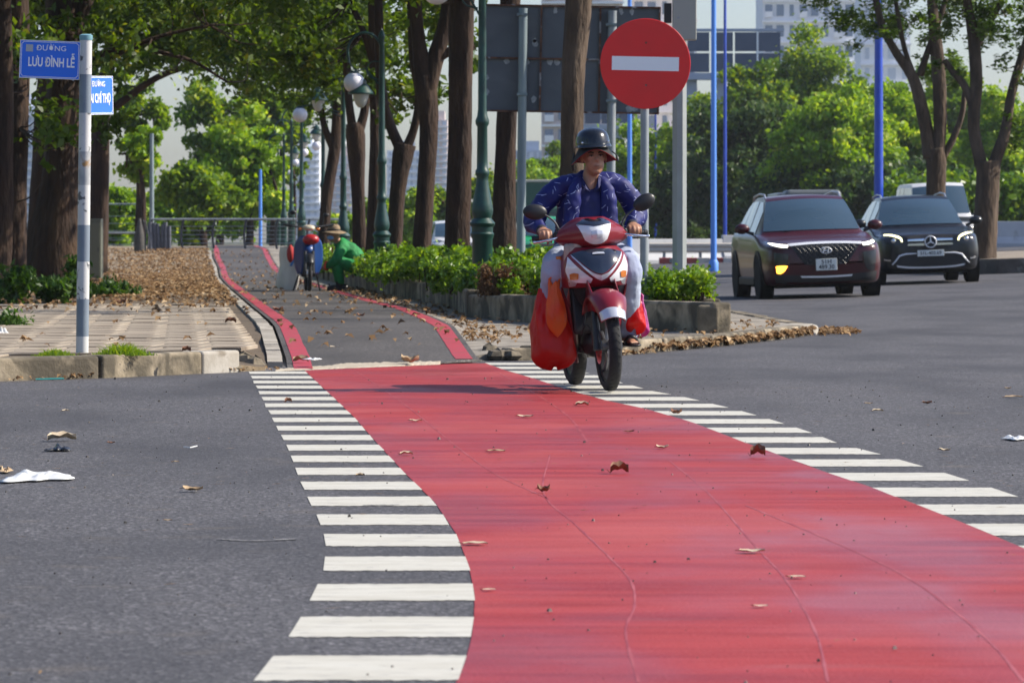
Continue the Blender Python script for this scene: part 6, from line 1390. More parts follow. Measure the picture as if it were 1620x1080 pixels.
for s in (-1, 1):
    mk('grip', M_BLACK, lambda g: (g.cyl((s*.235, -.216, .984), (s*.352, -.192, .975), .0175, .0175, 14), g.cyl((s*.352, -.192, .975), (s*.372, -.188, .973), .020, .020, 14), g.cyl((s*.228, -.218, .984), (s*.236, -.216, .984), .026, .026, 14)))
    mk('switch_block', M_BLACK, lambda g: g.box((s*.215, -.225, .985), (.035, .055, .055)), bevel=.008)
    mk('brake_lever', M_CHROME, lambda g: (g.tube([tuple(q) for q in cr([(s*.205, -.25, .975), (s*.26, -.275, .965), (s*.33, -.262, .955), (s*.365, -.25, .952)], 12)], [.009]*9+[.008, .009, .010], 8), g.ball((s*.367, -.25, .952), .011, 10, 6)), smooth=60)
    st = mk('mirror', M_BLACK, lambda g: g.ball((s*.362 if s > 0 else -.345, -.205, 1.168 if s > 0 else 1.145), (.078, .026, .050), 20, 14, M=Matrix.Rotation(R(-28 if s > 0 else 6), 3, 'Y')), smooth=180)
    mk('mirror_glass', M_LETW, lambda g: g.ball((s*.362 if s > 0 else -.345, -.184, 1.168 if s > 0 else 1.145), (.068, .008, .042), 16, 8, M=Matrix.Rotation(R(-28 if s > 0 else 6), 3, 'Y')), st, smooth=180)
    mk('mirror_stem', M_DGREY, lambda g: g.tube([tuple(q) for q in cr([(s*.205, -.225, 1.0), (s*.208, -.225, 1.04), (s*.235, -.22, 1.085), (s*.30, -.21, 1.135)], 10)], .0065, 8), smooth=60)
    mk('mirror_boot', M_BLACK, lambda g: g.cyl((s*.205, -.225, .995), (s*.206, -.225, 1.035), .017, .012, 10))
mk('tail_lamp', M_AMBER if 0 else M_ORL, lambda g: g.box((0, .98, .72), (.14, .04, .06)), bevel=.01)

# ---- rider
M_SKIN = mat('tanned_skin', (.42, .215, .13), .5, c2=(.37, .18, .105), sc=20, bump=.0008, bsc=80); M_HAIR = mat('black_hair', (.012, .010, .009), .6)
def fabric_lines(name, base, line, cell, th, ln):
    m = mat(name, base, .62, c2=tuple(v*.72 for v in base), sc=14, spec=.4); nt = m.node_tree; N = nt.nodes; L = nt.links; b = N['Principled BSDF']
    tc = N.new('ShaderNodeTexCoord'); mp = N.new('ShaderNodeMapping'); mp.inputs['Scale'].default_value = (cell, .35*cell, cell); L.new(tc.outputs['Object'], mp.inputs[0]); sx_ = N.new('ShaderNodeSeparateXYZ'); L.new(mp.outputs[0], sx_.inputs[0]); ax_ = N.new('ShaderNodeMath'); ax_.operation = 'ADD'; L.new(sx_.outputs[0], ax_.inputs[0]); L.new(sx_.outputs[1], ax_.inputs[1]); mp = N.new('ShaderNodeCombineXYZ'); L.new(ax_.outputs[0], mp.inputs[0]); L.new(sx_.outputs[2], mp.inputs[1])
    acc = None
    for k in range(2):
        src = mp.outputs[0]
        if k:
            ad = N.new('ShaderNodeVectorMath'); ad.operation = 'ADD'; ad.inputs[1].default_value = (3.3, 7.1, 0); L.new(src, ad.inputs[0]); src = ad.outputs[0]
        vo = N.new('ShaderNodeTexVoronoi'); vo.voronoi_dimensions = '2D'; vo.inputs['Scale'].default_value = 1; L.new(src, vo.inputs['Vector'])
        d = N.new('ShaderNodeVectorMath'); d.operation = 'SUBTRACT'; L.new(src, d.inputs[0]); L.new(vo.outputs['Position'], d.inputs[1])
        c = N.new('ShaderNodeVectorMath'); c.operation = 'SUBTRACT'; c.inputs[1].default_value = (.5, .5, .5); L.new(vo.outputs['Color'], c.inputs[0])
        fl = N.new('ShaderNodeVectorMath'); fl.operation = 'MULTIPLY'; fl.inputs[1].default_value = (1, 1, 0); L.new(c.outputs[0], fl.inputs[0]); nn = N.new('ShaderNodeVectorMath'); nn.operation = 'NORMALIZE'; L.new(fl.outputs[0], nn.inputs[0])
        dt = N.new('ShaderNodeVectorMath'); dt.operation = 'DOT_PRODUCT'; L.new(d.outputs[0], dt.inputs[0]); L.new(nn.outputs[0], dt.inputs[1])
        pr_ = N.new('ShaderNodeVectorMath'); pr_.operation = 'SCALE'; L.new(nn.outputs[0], pr_.inputs[0]); L.new(dt.outputs['Value'], pr_.inputs['Scale'])
        pd = N.new('ShaderNodeVectorMath'); pd.operation = 'DISTANCE'; L.new(d.outputs[0], pd.inputs[0]); L.new(pr_.outputs[0], pd.inputs[1])
        a1 = N.new('ShaderNodeMath'); a1.operation = 'LESS_THAN'; a1.inputs[1].default_value = th; L.new(pd.outputs['Value'], a1.inputs[0])
        ab = N.new('ShaderNodeMath'); ab.operation = 'ABSOLUTE'; L.new(dt.outputs['Value'], ab.inputs[0])
        a2 = N.new('ShaderNodeMath'); a2.operation = 'LESS_THAN'; a2.inputs[1].default_value = ln; L.new(ab.outputs[0], a2.inputs[0])
        mu = N.new('ShaderNodeMath'); mu.operation = 'MULTIPLY'; L.new(a1.outputs[0], mu.inputs[0]); L.new(a2.outputs[0], mu.inputs[1])
        if acc is None: acc = mu.outputs[0]
        else:
            mx_ = N.new('ShaderNodeMath'); mx_.operation = 'MAXIMUM'; L.new(acc, mx_.inputs[0]); L.new(mu.outputs[0], mx_.inputs[1]); acc = mx_.outputs[0]
    x = N.new('ShaderNodeMix'); x.data_type = 'RGBA'; L.new(acc, x.inputs['Factor']); x.inputs[7].default_value = (*line, 1)
    old = b.inputs['Base Color'].links[0].from_socket; L.new(old, x.inputs[6]); L.new(x.outputs[2], b.inputs['Base Color'])
    return m
M_JACK = fabric_lines('navy_patterned_jacket', (.008, .013, .135), (.40, .44, .66), 14., .020, .20)
M_SHIRT = mat('dark_blue_polo', (.012, .014, .11), .75, c2=(.008, .010, .075), sc=12); M_JEANS = mat('faded_jeans', (.48, .54, .60), .85, c2=(.26, .29, .46), sc=3, lo=.3, hi=.7, bump=.002, bsc=60); M_CUFF = mat('dark_cuff', (.02, .02, .03), .8)
M_HELM = mat('glossy_black_helmet', (.008, .011, .016), .22, coat=.35, spec=.4); M_HATR = mat('dark_red_hat_cloth', (.24, .025, .022), .85); M_HATB = mat('black_hat_cloth', (.014, .013, .014), .85)
RD = thing('person', 'man in a navy patterned jacket and black helmet over a brimmed hat, riding the scooter', 'person', BIKE.location, tuple(BIKE.rotation_euler))
hx = .085        # the head leans back upright
HC = Vector((hx, -.03, 1.475))
def hand(g, s):
    """gripping hand: palm, four bent fingers over the grip, thumb under it"""
    w = Vector((s*.292, -.150, 1.018)); ax = Vector((s*1., .09, -.03)).normalized()
    g.limb([tuple(w+Vector((0, .05, .012))), tuple(w+Vector((0, .0, .006)))], [.029, .030], 12, (1.15, .8), up=(1, 0, 0))
    g.limb([tuple(w+Vector((-.002*s, .0, .004))), tuple(w+Vector((0, -.040, .0)))], [.034, .038], 14, (1.15, .55), up=(1, 0, 0))
    for i, (dx, l, r) in enumerate(((-.036, .95, .0098), (-.0125, 1.05, .0102), (.0115, 1.0, .0098), (.034, .85, .0086))):
        b = w+Vector((s*dx, -.052+.004*abs(i-1.3), .002)); drop = 1.0 if not (s < 0 and i in (0, 1)) else 1.35
        pts = [b, b+Vector((0, -.030*l, -.006)), b+Vector((0, -.040*l, -.030*l*drop)), b+Vector((0, -.026*l*(1 if drop == 1 else 1.4), -.056*l*drop))]
        g.limb([tuple(q) for q in pts], [r*1.12, r*1.05, r, r*.85], 9, m=3)
    t0 = w+Vector((-s*.036, -.012, -.008)); g.limb([tuple(t0), tuple(t0+Vector((-s*.010, -.034, -.022))), tuple(t0+Vector((-s*.002, -.056, -.038)))], [.013, .011, .009], 9, m=3)
g = G()
g.ball(HC+Vector((0, .012, .03)), (.076, .094, .098), 22, 16)                      # skull
g.ball(HC+Vector((0, -.022, -.045)), (.060, .068, .074), 20, 14)                   # jaw
g.ball(HC+Vector((0, -.055, -.092)), (.030, .028, .022), 12, 8)                    # chin
g.ball(HC+Vector((0, -.052, -.005)), (.062, .034, .030), 16, 8)                    # cheek bones
for s in (-1, 1): g.ball(HC+Vector((s*.038, -.058, -.012)), (.020, .020, .017), 10, 8); g.ball(HC+Vector((s*.078, .01, -.01)), (.010, .018, .030), 10, 8)
g.ball(HC+Vector((0, -.070, .030)), (.048, .016, .012), 12, 8)                     # brow
g.tube([tuple(HC+Vector((0, -.078, .020))), tuple(HC+Vector((0, -.094, -.010))), tuple(HC+Vector((0, -.100, -.024)))], [.007, .010, .013], 10)
for s in (-1, 1): g.ball(HC+Vector((s*.013, -.085, -.027)), (.010, .012, .008), 8, 6)
g.ball(HC+Vector((0, -.082, -.055)), (.026, .013, .0075), 12, 8); g.ball(HC+Vector((0, -.080, -.067)), (.022, .013, .008), 12, 8)
g.limb([tuple(HC+Vector((0, .03, -.06))), (hx*.8, .02, 1.355), (hx*.6, .03, 1.27)], [.052, .053, .075], 16)
g.limb([(hx*.5, .06, 1.22), (hx*.3, .12, 1.0), (0, .2, .83)], [.13, .12, .13], 16, (1.15, .7), up=(1, 0, 0))
for s in (-1, 1):
    sh = Vector((hx*.65+s*.185, .05, 1.275)); el = Vector((s*.345+.02, .045, 1.085)); wr_ = Vector((s*.292, -.11, 1.026))
    g.limb([tuple(Vector((hx*.65, .05, 1.24))), tuple(sh), tuple(el), tuple(wr_)], [.07, .055, .040, .028], 12)
    hand(g, s)
    g.limb([(s*.07, .2, .84), (s*.21, -.19, .79), (s*.235, -.02, .36), (s*.24, -.0, .315)], [.085, .062, .040, .036], 12)
    g.limb([(s*.24, .03, .305), (s*.245, -.06, .295), (s*.25, -.14, .285)], [.034, .030, .024], 10, (1.1, .7), up=(1, 0, 0))
    for k in range(5): g.limb([(s*(.232+k*.011), -.15, .283), (s*(.232+k*.012), -.185+.006*k, .279)], [.0085, .0075], 7, m=2)
organic(g, 'body', M_SKIN, RD, .0062, 3)
for s in (-1, 1):
    g = G(); g.ball(HC+Vector((s*.030, -.0745, .006)), (.0135, .009, .0050), 12, 8); e = g.build('eye', mat('eye_white', (.30, .26, .23), .3), RD, smooth=180)
    g = G(); g.ball(HC+Vector((s*.030, -.0815, .006)), (.0058, .004, .0048), 10, 6); g.build('iris', M_HAIR, e, smooth=180)
    g = G(); g.tube([tuple(HC+Vector((s*.014, -.083, .024))), tuple(HC+Vector((s*.032, -.083, .030))), tuple(HC+Vector((s*.050, -.072, .026)))], [.0045, .006, .003], 6); g.build('eyebrow', M_HAIR, RD)
    g = G(); g.tube([tuple(HC+Vector((s*.016, -.083, .009))), tuple(HC+Vector((s*.030, -.086, .0125))), tuple(HC+Vector((s*.045, -.078, .009)))], [.003, .0042, .003], 6); g.build('eyelid', mat('eyelid_skin', (.09, .04, .025), .6), RD)
g = G(); g.tube([tuple(HC+Vector((-.022, -.0925, -.0605))), tuple(HC+Vector((0, -.0965, -.062))), tuple(HC+Vector((.022, -.0925, -.0605)))], [.0012, .0022, .0012], 6); g.build('mouth_line', mat('dark_lip', (.10, .035, .03), .6), RD)
# hair under the hat
g = G(); g.ball(HC+Vector((0, .028, .035)), (.083, .094, .095), 20, 14); organic(g, 'hair', M_HAIR, RD, .010, 2)
# jacket: open in front
g = G(); cx = hx*.5
g.limb([(hx*.7, .07, 1.285), (hx*.5, .085, 1.18), (hx*.3, .12, 1.0), (.01, .19, .84)], [.115, .155, .16, .155], 22, (1.22, .74), up=(1, 0, 0))
for s in (-1, 1):
    sh = Vector((hx*.65+s*.180, .055, 1.290)); el = Vector((s*.338+.025, .05, 1.09)); cu = Vector((s*.294, -.095, 1.030))
    g.limb([tuple(Vector((hx*.65+s*.06, .06, 1.30))), tuple(sh), tuple((sh+el)/2+Vector((s*.02, 0, .01))), tuple(el), tuple((el+cu)/2+Vector((s*.008, 0, .004))), tuple(cu)], [.080, .072, .070, .069, .060, .046], 16)
    g.limb([(hx*.65+s*.075, -.02, 1.33), (hx*.6+s*.105, -.06, 1.25), (hx*.4+s*.125, -.06, 1.08), (hx*.3+s*.135, -.03, .92)], [.028, .05, .058, .06], 12, (1, .65), up=(1, 0, 0))
g.limb([(hx*.65-.07, .07, 1.345), (hx*.65, .11, 1.365), (hx*.65+.07, .07, 1.345)], [.03, .034, .03], 12)
organic(g, 'jacket', M_JACK, RD, .0085, 3, bump=(.022, .075))
g = G(); g.limb([(hx*.65, .02, 1.285), (hx*.5, -.005, 1.19), (hx*.4, .0, 1.05), (hx*.25, .04, .90)], [.075, .105, .12, .13], 20, (1.15, .66), up=(1, 0, 0)); shirt = organic(g, 'shirt', M_SHIRT, RD, .010, 3, bump=(.010, .06))
for s in (-1, 1):      # polo collar wings
    g = G(); b0 = Vector((hx*.66, -.045, 1.30)); g.add([b0+Vector((s*.062, .055, .062)), b0+Vector((s*.085, .015, .028)), b0+Vector((s*.040, -.036, -.030)), b0+Vector((s*.010, -.026, -.048)), b0+Vector((s*.045, -.004, .025))], [(0, 1, 2, 3, 4)]); g.build('collar', M_SHIRT, shirt, solid=.006)
    g = G(); c0 = Vector((s*.2935, -.118, 1.025)); g.limb([tuple(c0+Vector((0, .028, .004))), tuple(c0+Vector((0, -.004, -.001)))], [.040, .038], 14); g.build('cuff', M_CUFF, RD, smooth=180)
g = G()
for s in (-1, 1): g.limb([(s*.07, .22, .84), (s*.15, .0, .825), (s*.225, -.20, .79), (s*.24, -.12, .60), (s*.25, -.04, .42), (s*.252, -.01, .355)], [.108, .102, .096, .085, .076, .070], 16)
organic(g, 'jeans', M_JEANS, RD, .010, 3, bump=(.018, .07))
for s in (-1, 1):
    g = G(); g.limb([(s*.24, .06, .262), (s*.247, -.06, .262), (s*.255, -.185, .262)], [.040, .042, .044], 12, (1.0, .26), up=(1, 0, 0)); sl = g.build('sandal', M_BLACK, RD, smooth=180)
    g = G(); g.tube([tuple(q) for q in cr([(s*.205, -.09, .27), (s*.225, -.12, .318), (s*.27, -.12, .312), (s*.298, -.09, .27)], 10)], .009, 6); g.build('strap', M_BLACK, sl, smooth=60)
# hat brim and helmet
g = G(); a = []
for i in range(8):
    t = i/7; row = []
    for j in range(36):
        w = 2*math.pi*j/36; fr = math.sin(w)     # -1 = front
        rx = .092+.052*t; ry = .104+.050*t; dz = -.012*t-.078*t*(1-max(0, -fr)**1.5)**.8+.008*math.sin(3*w+1)*t
        row.append(HC+Vector((rx*math.cos(w), .01+ry*math.sin(w), .052+dz)))
    a.append(row)
A_ = np.array([[tuple(q) for q in r] for r in a]); g.grid(A_, closed_v=True); hat = g.build('hat_brim', M_HATR, RD, smooth=180, solid=.004)
g = G(); g.grid(A_+np.array((0, 0, .0045)), closed_v=True); g.build('brim_upper', M_HATB, hat, smooth=180)
g = G(); prof = [(1.00, 0), (1.015, .012), (1.0, .04), (.955, .07), (.86, .098), (.70, .118), (.45, .132), (.2, .138), (.01, .14)]
vs = []
n = 32
for r_, z_ in prof:
    for j in range(n):
        w = 2*math.pi*j/n; ext = 1+.05*(z_ < .02)*max(0, -math.sin(w)); vs.append(HC+Vector((.108*r_*math.cos(w)*ext, .008+.126*r_*math.sin(w)*ext, .068+z_*.86)))
k_ = len(prof); g.add(vs, [(i*n+j, i*n+(j+1) % n, (i+1)*n+(j+1) % n, (i+1)*n+j) for i in range(k_-1) for j in range(n)]+[tuple((k_-1)*n+j for j in range(n))])
helm = g.build('helmet', M_HELM, RD, smooth=180)
g = G(); a = []
for t in np.linspace(0, 1, 5):
    a.append([tuple(HC+Vector(((.113+.006*t)*math.cos(w), .008+(.131+.028*t)*math.sin(w), .078-.020*t))) for w in np.linspace(math.pi*1.12, math.pi*1.88, 18)])
g.grid(a); g.build('visor_peak', M_HELM, helm, smooth=180, solid=.004)
g = G(); g.tube([tuple(HC+Vector(((.1135)*math.cos(w), .008+.1315*math.sin(w), .066))) for w in np.linspace(0, 2*math.pi, 40)], .004, 6, cap=False); g.build('helmet_rim', M_DGREY, helm)
for s in (-1, 1): g = G(); g.lathe([(.007, 0), (.006, .004), (.001, .005)], tuple(HC+Vector((s*.085, -.085, .092))), 10, M=RX90); g.build('rivet', M_CHROME, helm)
g = G(); g.tube([tuple(q) for q in cr([tuple(HC+Vector((.125, .02, .03))), tuple(HC+Vector((.150, .0, .0))), tuple(HC+Vector((.152, -.01, -.035)))], 8)], [.004]*4+[.006, .009, .011, .009], 7); g.tube([tuple(HC+Vector((-.12, .03, .03))), tuple(HC+Vector((-.135, .03, -.04))), tuple(HC+Vector((-.13, .04, -.08)))], [.006, .010, .008], 7); g.build('chin_strap', M_BLACK, helm, smooth=60)

# ---- bags and cloth hanging on the scooter
def bag(name, lab, c, w, d, h, m, seed, tie=True, cat='bag', sag=.15):
    """a filled thin plastic bag: pinched neck, bulging folded belly"""
    c = Vector(c); rg = random.Random(seed); g = G(); n, k = 72, 30; vs = []; ph = [rg.uniform(0, 6.28) for _ in range(8)]
    for i in range(k):
        t = i/(k-1); prof = (1-(1-min(1, t/.22))**2)**.5*(1-.50*t*t)*(.96+.05*math.sin(t*7+ph[5])); prof = max(prof, .12)
        for j in range(n):
            a = 2*math.pi*j/n; e = .72
            cx_, sy_ = math.copysign(abs(math.cos(a))**e, math.cos(a)), math.copysign(abs(math.sin(a))**e, math.sin(a))
            pleat = .09*abs(math.sin(3.5*a+ph[0]+t*2.2))+.09*t*abs(math.sin(8*a+ph[1]-t*2))+.035*math.sin(5*a+t*9+ph[2])+.05*abs(math.sin(t*9+a*2+ph[3]))
            f = .97-pleat*(.3+.7*min(1, t*1.6))+.03*math.sin(2*a+ph[4]); vs.append((w/2*prof*f*cx_+.05*w*t*math.sin(ph[6]), d/2*prof*f*sy_, -h/2+h*t+.02*math.sin(3*a+ph[4])*(t > .9)+.02*math.sin(2*a+ph[7])*(1-t)))
    g.add(vs, [(i*n+j, i*n+(j+1) % n, (i+1)*n+(j+1) % n, (i+1)*n+j) for i in range(k-1) for j in range(n)]+[tuple(reversed(range(n))), tuple((k-1)*n+j for j in range(n))])
    M_ = BIKE.matrix_basis if False else (Matrix.Translation(BIKE.location) @ BIKE.rotation_euler.to_matrix().to_4x4())
    o = thing(name, lab, cat, (M_ @ c), tuple(BIKE.rotation_euler)); g.build('bag_body', m, o, smooth=60)
    g = G(); g.tube([(-.02, 0, h/2-.02), (-.035, 0, h/2+.03), (0, 0, h/2+.06), (.03, 0, h/2+.03), (.02, 0, h/2-.02)], [.012, .008, .007, .008, .012], 7); g.build('handles', m, o, smooth=60)
    return o

def film(name, c, c2):
    m = mat(name, c, .35, c2=c2, sc=9, coat=.25, bump=.030, bsc=9); nt = m.node_tree; b = nt.nodes['Principled BSDF']; t = nt.nodes.new('ShaderNodeBsdfTranslucent'); t.inputs[0].default_value = (*c, 1)
    x = nt.nodes.new('ShaderNodeMixShader'); x.inputs[0].default_value = .45; nt.links.new(b.outputs[0], x.inputs[1]); nt.links.new(t.outputs[0], x.inputs[2]); nt.links.new(x.outputs[0], nt.nodes['Material Output'].inputs['Surface']); return m
M_BAGR = film('red_plastic_bag', (.85, .015, .008), (.65, .010, .008)); M_BAGO = film('orange_plastic_bag', (.95, .20, .015), (.90, .09, .012)); M_BAGP = film('magenta_plastic_bag', (.60, .03, .30), (.75, .25, .6)); M_CLOTH = mat('beige_cloth', (.55, .45, .37), .9, c2=(.40, .30, .24), sc=14, bump=.003, bsc=70)
bag('plastic_bag', 'large stuffed red plastic bag hanging low on the left side of the scooter', (-.262, -.13, .395), .34, .24, .49, M_BAGR, 1)
bag('plastic_bag', 'orange plastic bag hanging above the large red one', (-.255, -.27, .525), .16, .10, .32, M_BAGO, 2)
bag('plastic_bag', 'small red plastic bag hanging on the right side of the scooter', (.285, -.06, .49), .16, .2, .30, M_BAGR, 3)
bag('plastic_bag', 'magenta plastic bag hanging behind the small red one', (.345, .08, .43), .15, .18, .22, M_BAGP, 4)
o = thing('glove_cloth', 'beige cloth gloves hung over the handlebar above the knee', 'cloth', BIKE.location, tuple(BIKE.rotation_euler)); g = G()
for k, (dx, l) in enumerate(((-.165, .12), (-.135, .15), (-.10, .10))): g.limb([(dx, -.295, .925), (dx-.012, -.34, .905), (dx-.02, -.345, .905-l)], [.016, .018, .015], 10, (1.2, .6), up=(1, 0, 0))
g.limb([(-.06, -.30, .91), (-.10, -.335, .915), (-.15, -.31, .92)], [.018, .02, .016], 10)
g.build('cloth_folds', M_CLOTH, o, smooth=180)
mk('side_reflector', M_ORL, lambda g: g.box((-.222, -.27, .835), (.035, .02, .045)), bevel=.004)

# ================================================================ squatting sweeper and parked scooter
M_GRNC = mat('bright_green_workwear', (.006, .26, .055), .75, c2=(.004, .17, .04), sc=9, bump=.003, bsc=50); M_STRAW = mat('straw_hat', (.30, .22, .13), .85, c2=(.19, .13, .08), sc=25, bump=.003, bsc=90); M_RFLX = mat('orange_trim', (.75, .09, .02), .6); M_MASK = mat('light_blue_mask', (.22, .42, .70), .8)
Yq = 70.3; qx = (543-810)/FPX*Yq
SW = thing('person', 'street sweeper in bright green workwear and straw hat squatting beside the planter', 'person', (qx, Yq, .155)); SW.scale = (1.12, 1.12, 1.12)
# local: faces image-left (-x) and a little to the camera
g = G()
hd = Vector((-.13, -.05, .80))
g.ball(hd+Vector((0, 0, .01)), (.085, .078, .105), 18, 12); g.ball(hd+Vector((-.03, -.02, -.05)), (.055, .055, .055), 14, 10); g.tube([tuple(hd+Vector((-.085, -.03, .0))), tuple(hd+Vector((-.104, -.035, -.025)))], [.010, .014], 8)
g.limb([tuple(hd+Vector((.03, .01, -.05))), (-.05, .0, .64)], [.05, .06], 12)
g.limb([(-.01, .0, .62), (.14, .02, .48), (.21, .03, .34)], [.11, .12, .12], 16, (1, .85))
for s in (-1, 1):
    y = s*.17
    g.limb([(-.03, s*.15, .62), (-.10, s*.21, .42), (-.27, s*.12-.04, .33)], [.055, .042, .030], 12)
    wv = Vector((-.30, s*.11-.05, .32)); g.limb([tuple(wv), tuple(wv+Vector((-.06, 0, -.01)))], [.026, .030], 10, (1, .6))
    for k in range(4): g.limb([tuple(wv+Vector((-.06, (k-1.5)*.017, -.01))), tuple(wv+Vector((-.10, (k-1.5)*.018, -.02))), tuple(wv+Vector((-.115, (k-1.5)*.017, -.045)))], [.009, .0085, .007], 7, m=2)
    g.limb([tuple(wv+Vector((-.02, -s*.025, .0))), tuple(wv+Vector((-.055, -s*.045, -.012)))], [.011, .009], 7, m=2)
    g.limb([(.20, s*.09, .33), (-.08, s*.16, .41), (-.04, s*.15, .12), (-.04, s*.15, .06)], [.08, .060, .045, .036], 12)
    g.limb([(.0, s*.15, .045), (-.19, s*.16, .035)], [.040, .034], 10)
organic(g, 'body', M_SKIN, SW, .0095, 3)
g = G(); g.limb([(-.02, .0, .65), (.07, .01, .575), (.17, .02, .47), (.22, .03, .34)], [.105, .14, .15, .145], 18, (1, .92))
for s in (-1, 1): g.limb([(.0, s*.10, .63), (-.05, s*.19, .54), (-.11, s*.225, .42), (-.21, s*.16-.02, .36)], [.09, .078, .066, .05], 14)
g.limb([(-.07, 0, .67), (-.02, .03, .69)], [.07, .07], 12); organic(g, 'shirt', M_GRNC, SW, .011, 3, bump=(.022, .08))
g = G()
for s in (-1, 1): g.limb([(.21, s*.08, .32), (.06, s*.13, .375), (-.09, s*.165, .415), (-.075, s*.16, .26), (-.045, s*.155, .12)], [.115, .092, .080, .072, .062], 14)
organic(g, 'trousers', M_GRNC, SW, .011, 3, bump=(.02, .08))
for s in (-1, 1):
    g = G(); g.limb([(.03, s*.15, .05), (-.09, s*.155, .045), (-.19, s*.16, .035)], [.05, .05, .04], 12); g.limb([(-.04, s*.155, .06), (-.055, s*.155, .17)], [.052, .062], 12); g.build('boot', M_BLACK, SW, smooth=180)
    g = G(); g.tube([(-.235+.058*math.cos(a)*.3, s*.155-.02+.058*math.cos(a), .355+.058*math.sin(a)) for a in np.linspace(0, 6.28, 16)], .016, 6, cap=False); g.build('cuff', M_RFLX, SW, smooth=60)
g = G(); g.box((.10, -.155, .33), (.03, .02, .10)); g.box((-.10, -.125, .575), (.035, .03, .085)); g.box((-.155, -.03, .58), (.02, .05, .08)); g.build('reflective_patch', M_RFLX, SW, bevel=.006)
g = G(); a = []
for t in np.linspace(0, 1, 7): a.append([tuple(hd+Vector(((.088+.085*t)*math.cos(w), (.082+.08*t)*math.sin(w), .055-.035*t+.012*math.sin(2*w+.6)*t))) for w in np.linspace(0, 2*math.pi, 30)[:-1]])
g.grid(a, closed_v=True); hat = g.build('hat_brim', M_STRAW, SW, smooth=180, solid=.005)
g = G(); g.lathe([(.092, .05), (.090, .085), (.080, .12), (.055, .142), (.01, .148)], tuple(hd), 24); g.build('hat_crown', M_STRAW, hat, smooth=60)
g = G(); g.lathe([(.0935, .052), (.0925, .075)], tuple(hd), 24, cap=False); g.build('hat_band', M_HATB, hat)
g = G(); g.ball(hd+Vector((-.04, -.025, -.045)), (.055, .062, .038), 14, 10); g.build('face_mask', M_MASK, SW, smooth=180)
for s in (-1, .25): g = G(); g.ball(hd+Vector((-.073-.004*(s > 0), -.040*(1 if s < 0 else .1), .015)), (.008, .012, .005), 8, 6); g.build('eye', M_HAIR, SW, smooth=180)

# parked scooter, facing the camera, steering turned
Yp = 69.0; xp = (487-810)/FPX*Yp
PK = thing('motor_scooter', 'old blue scooter parked on the path, red headlamp nacelle and spoked front wheel', 'motorcycle', (xp+.0, Yp, .158+.012), (0, 0, R(5)))
def mp_(name, m, fn, parent=PK, smooth=40, bevel=0, **k): g = G(); fn(g); return g.build(name, m, parent, smooth=smooth, bevel=bevel, **k)
M_BLUS = glossy('blue_scooter_paint', (.015, .055, .20)); M_REDN = glossy('red_nacelle', (.38, .01, .012)); M_CREAM = mat('cream_plastic', (.55, .48, .36), .4)
for c, nm in (((0, -.60, .275), 'front_wheel'), ((0, .62, .275), 'rear_wheel')):
    g = G(); tyre(g, c, .275, .06, 36); t = g.build(nm, M_TYRE, PK, smooth=50)
    g = G(); g.lathe([(.235, -.018), (.222, -.012), (.222, .012), (.235, .018)], c, 36, M=RY90, cap=False); g.build('rim', M_CHROME, t, smooth=40)
    g = G()
    for k in range(18):
        a = k*2*math.pi/18; s = 1 if k % 2 else -1; g.tube([Vector(c)+Vector((s*.03, math.cos(a+.3)*.04, math.sin(a+.3)*.04)), Vector(c)+Vector((0, math.cos(a)*.225, math.sin(a)*.225))], .0028, 4)
    g.build('spokes', M_CHROME, t); g = G(); g.lathe([(.05, -.045), (.055, 0), (.05, .045)], c, 14, M=RY90); g.build('hub', M_SILVER, t, smooth=50)
for s in (-1, 1): mp_('fork_leg', M_BLACK, lambda g: g.tube([(s*.062, -.60, .275), (s*.06, -.50, .62)], [.022, .026], 8))
mp_('front_mudguard', M_BLACK, lambda g: g.grid([[(u*.06, -.60+math.cos(th)*(.315-.03*abs(u)**2), .275+math.sin(th)*(.315-.03*abs(u)**2)) for u in np.linspace(-1, 1, 7)] for th in np.linspace(R(150), R(40), 14)]), smooth=60, solid=.005)
for s in (-1, 1): mp_('leg_shield', M_BLUS, lambda g: g.grid(cr(np.array([[(s*(x0+(x1-x0)*t), y0+(y1-y0)*t, z) for t in np.linspace(0, 1, 6)] for z, x0, y0, x1, y1 in ((.86, .05, -.36, .12, -.30), (.76, .06, -.36, .20, -.24), (.60, .07, -.34, .225, -.16), (.42, .08, -.30, .215, -.10), (.26, .10, -.22, .16, -.04))]), 16)), smooth=60, solid=.012)
mp_('nacelle', M_REDN, lambda g: g.ball((.03, -.42, .80), (.13, .11, .085), 18, 12), smooth=180); mp_('headlamp', M_CREAM, lambda g: (g.ball((0, -.33, .985), (.10, .07, .045), 16, 10), g.ball((.02, -.37, .97), (.07, .05, .035), 14, 8)), smooth=180)
mp_('indicator', M_ORL, lambda g: (g.ball((.14, -.33, .96), (.035, .03, .022), 10, 8), g.ball((-.13, -.33, .96), (.035, .03, .022), 10, 8)), smooth=180)
mp_('handlebar', M_DGREY, lambda g: g.tube([(-.36, -.22, 1.02), (-.18, -.29, 1.0), (0, -.31, .97), (.18, -.29, 1.0), (.36, -.22, 1.03)], .014, 8))
for s in (-1, 1): mp_('grip', M_BLACK, lambda g: g.cyl((s*.26, -.258, 1.01), (s*.385, -.21, 1.035), .022, .022, 10)); st = mp_('mirror', M_BLACK, lambda g: g.ball((s*.27 if s > 0 else -.24, -.25, 1.18 if s > 0 else 1.22), (.05, .02, .035), 14, 8), smooth=180); mp_('mirror_stem', M_BLACK, lambda g: g.tube([(s*.22, -.27, 1.01), (s*.24, -.26, 1.17)], .007, 6), st)
mp_('seat', M_BLACK, lambda g: g.limb([(0, .02, .76), (0, .4, .78), (0, .8, .80)], [.10, .12, .10], 14, (1, .45), up=(1, 0, 0)), smooth=180)
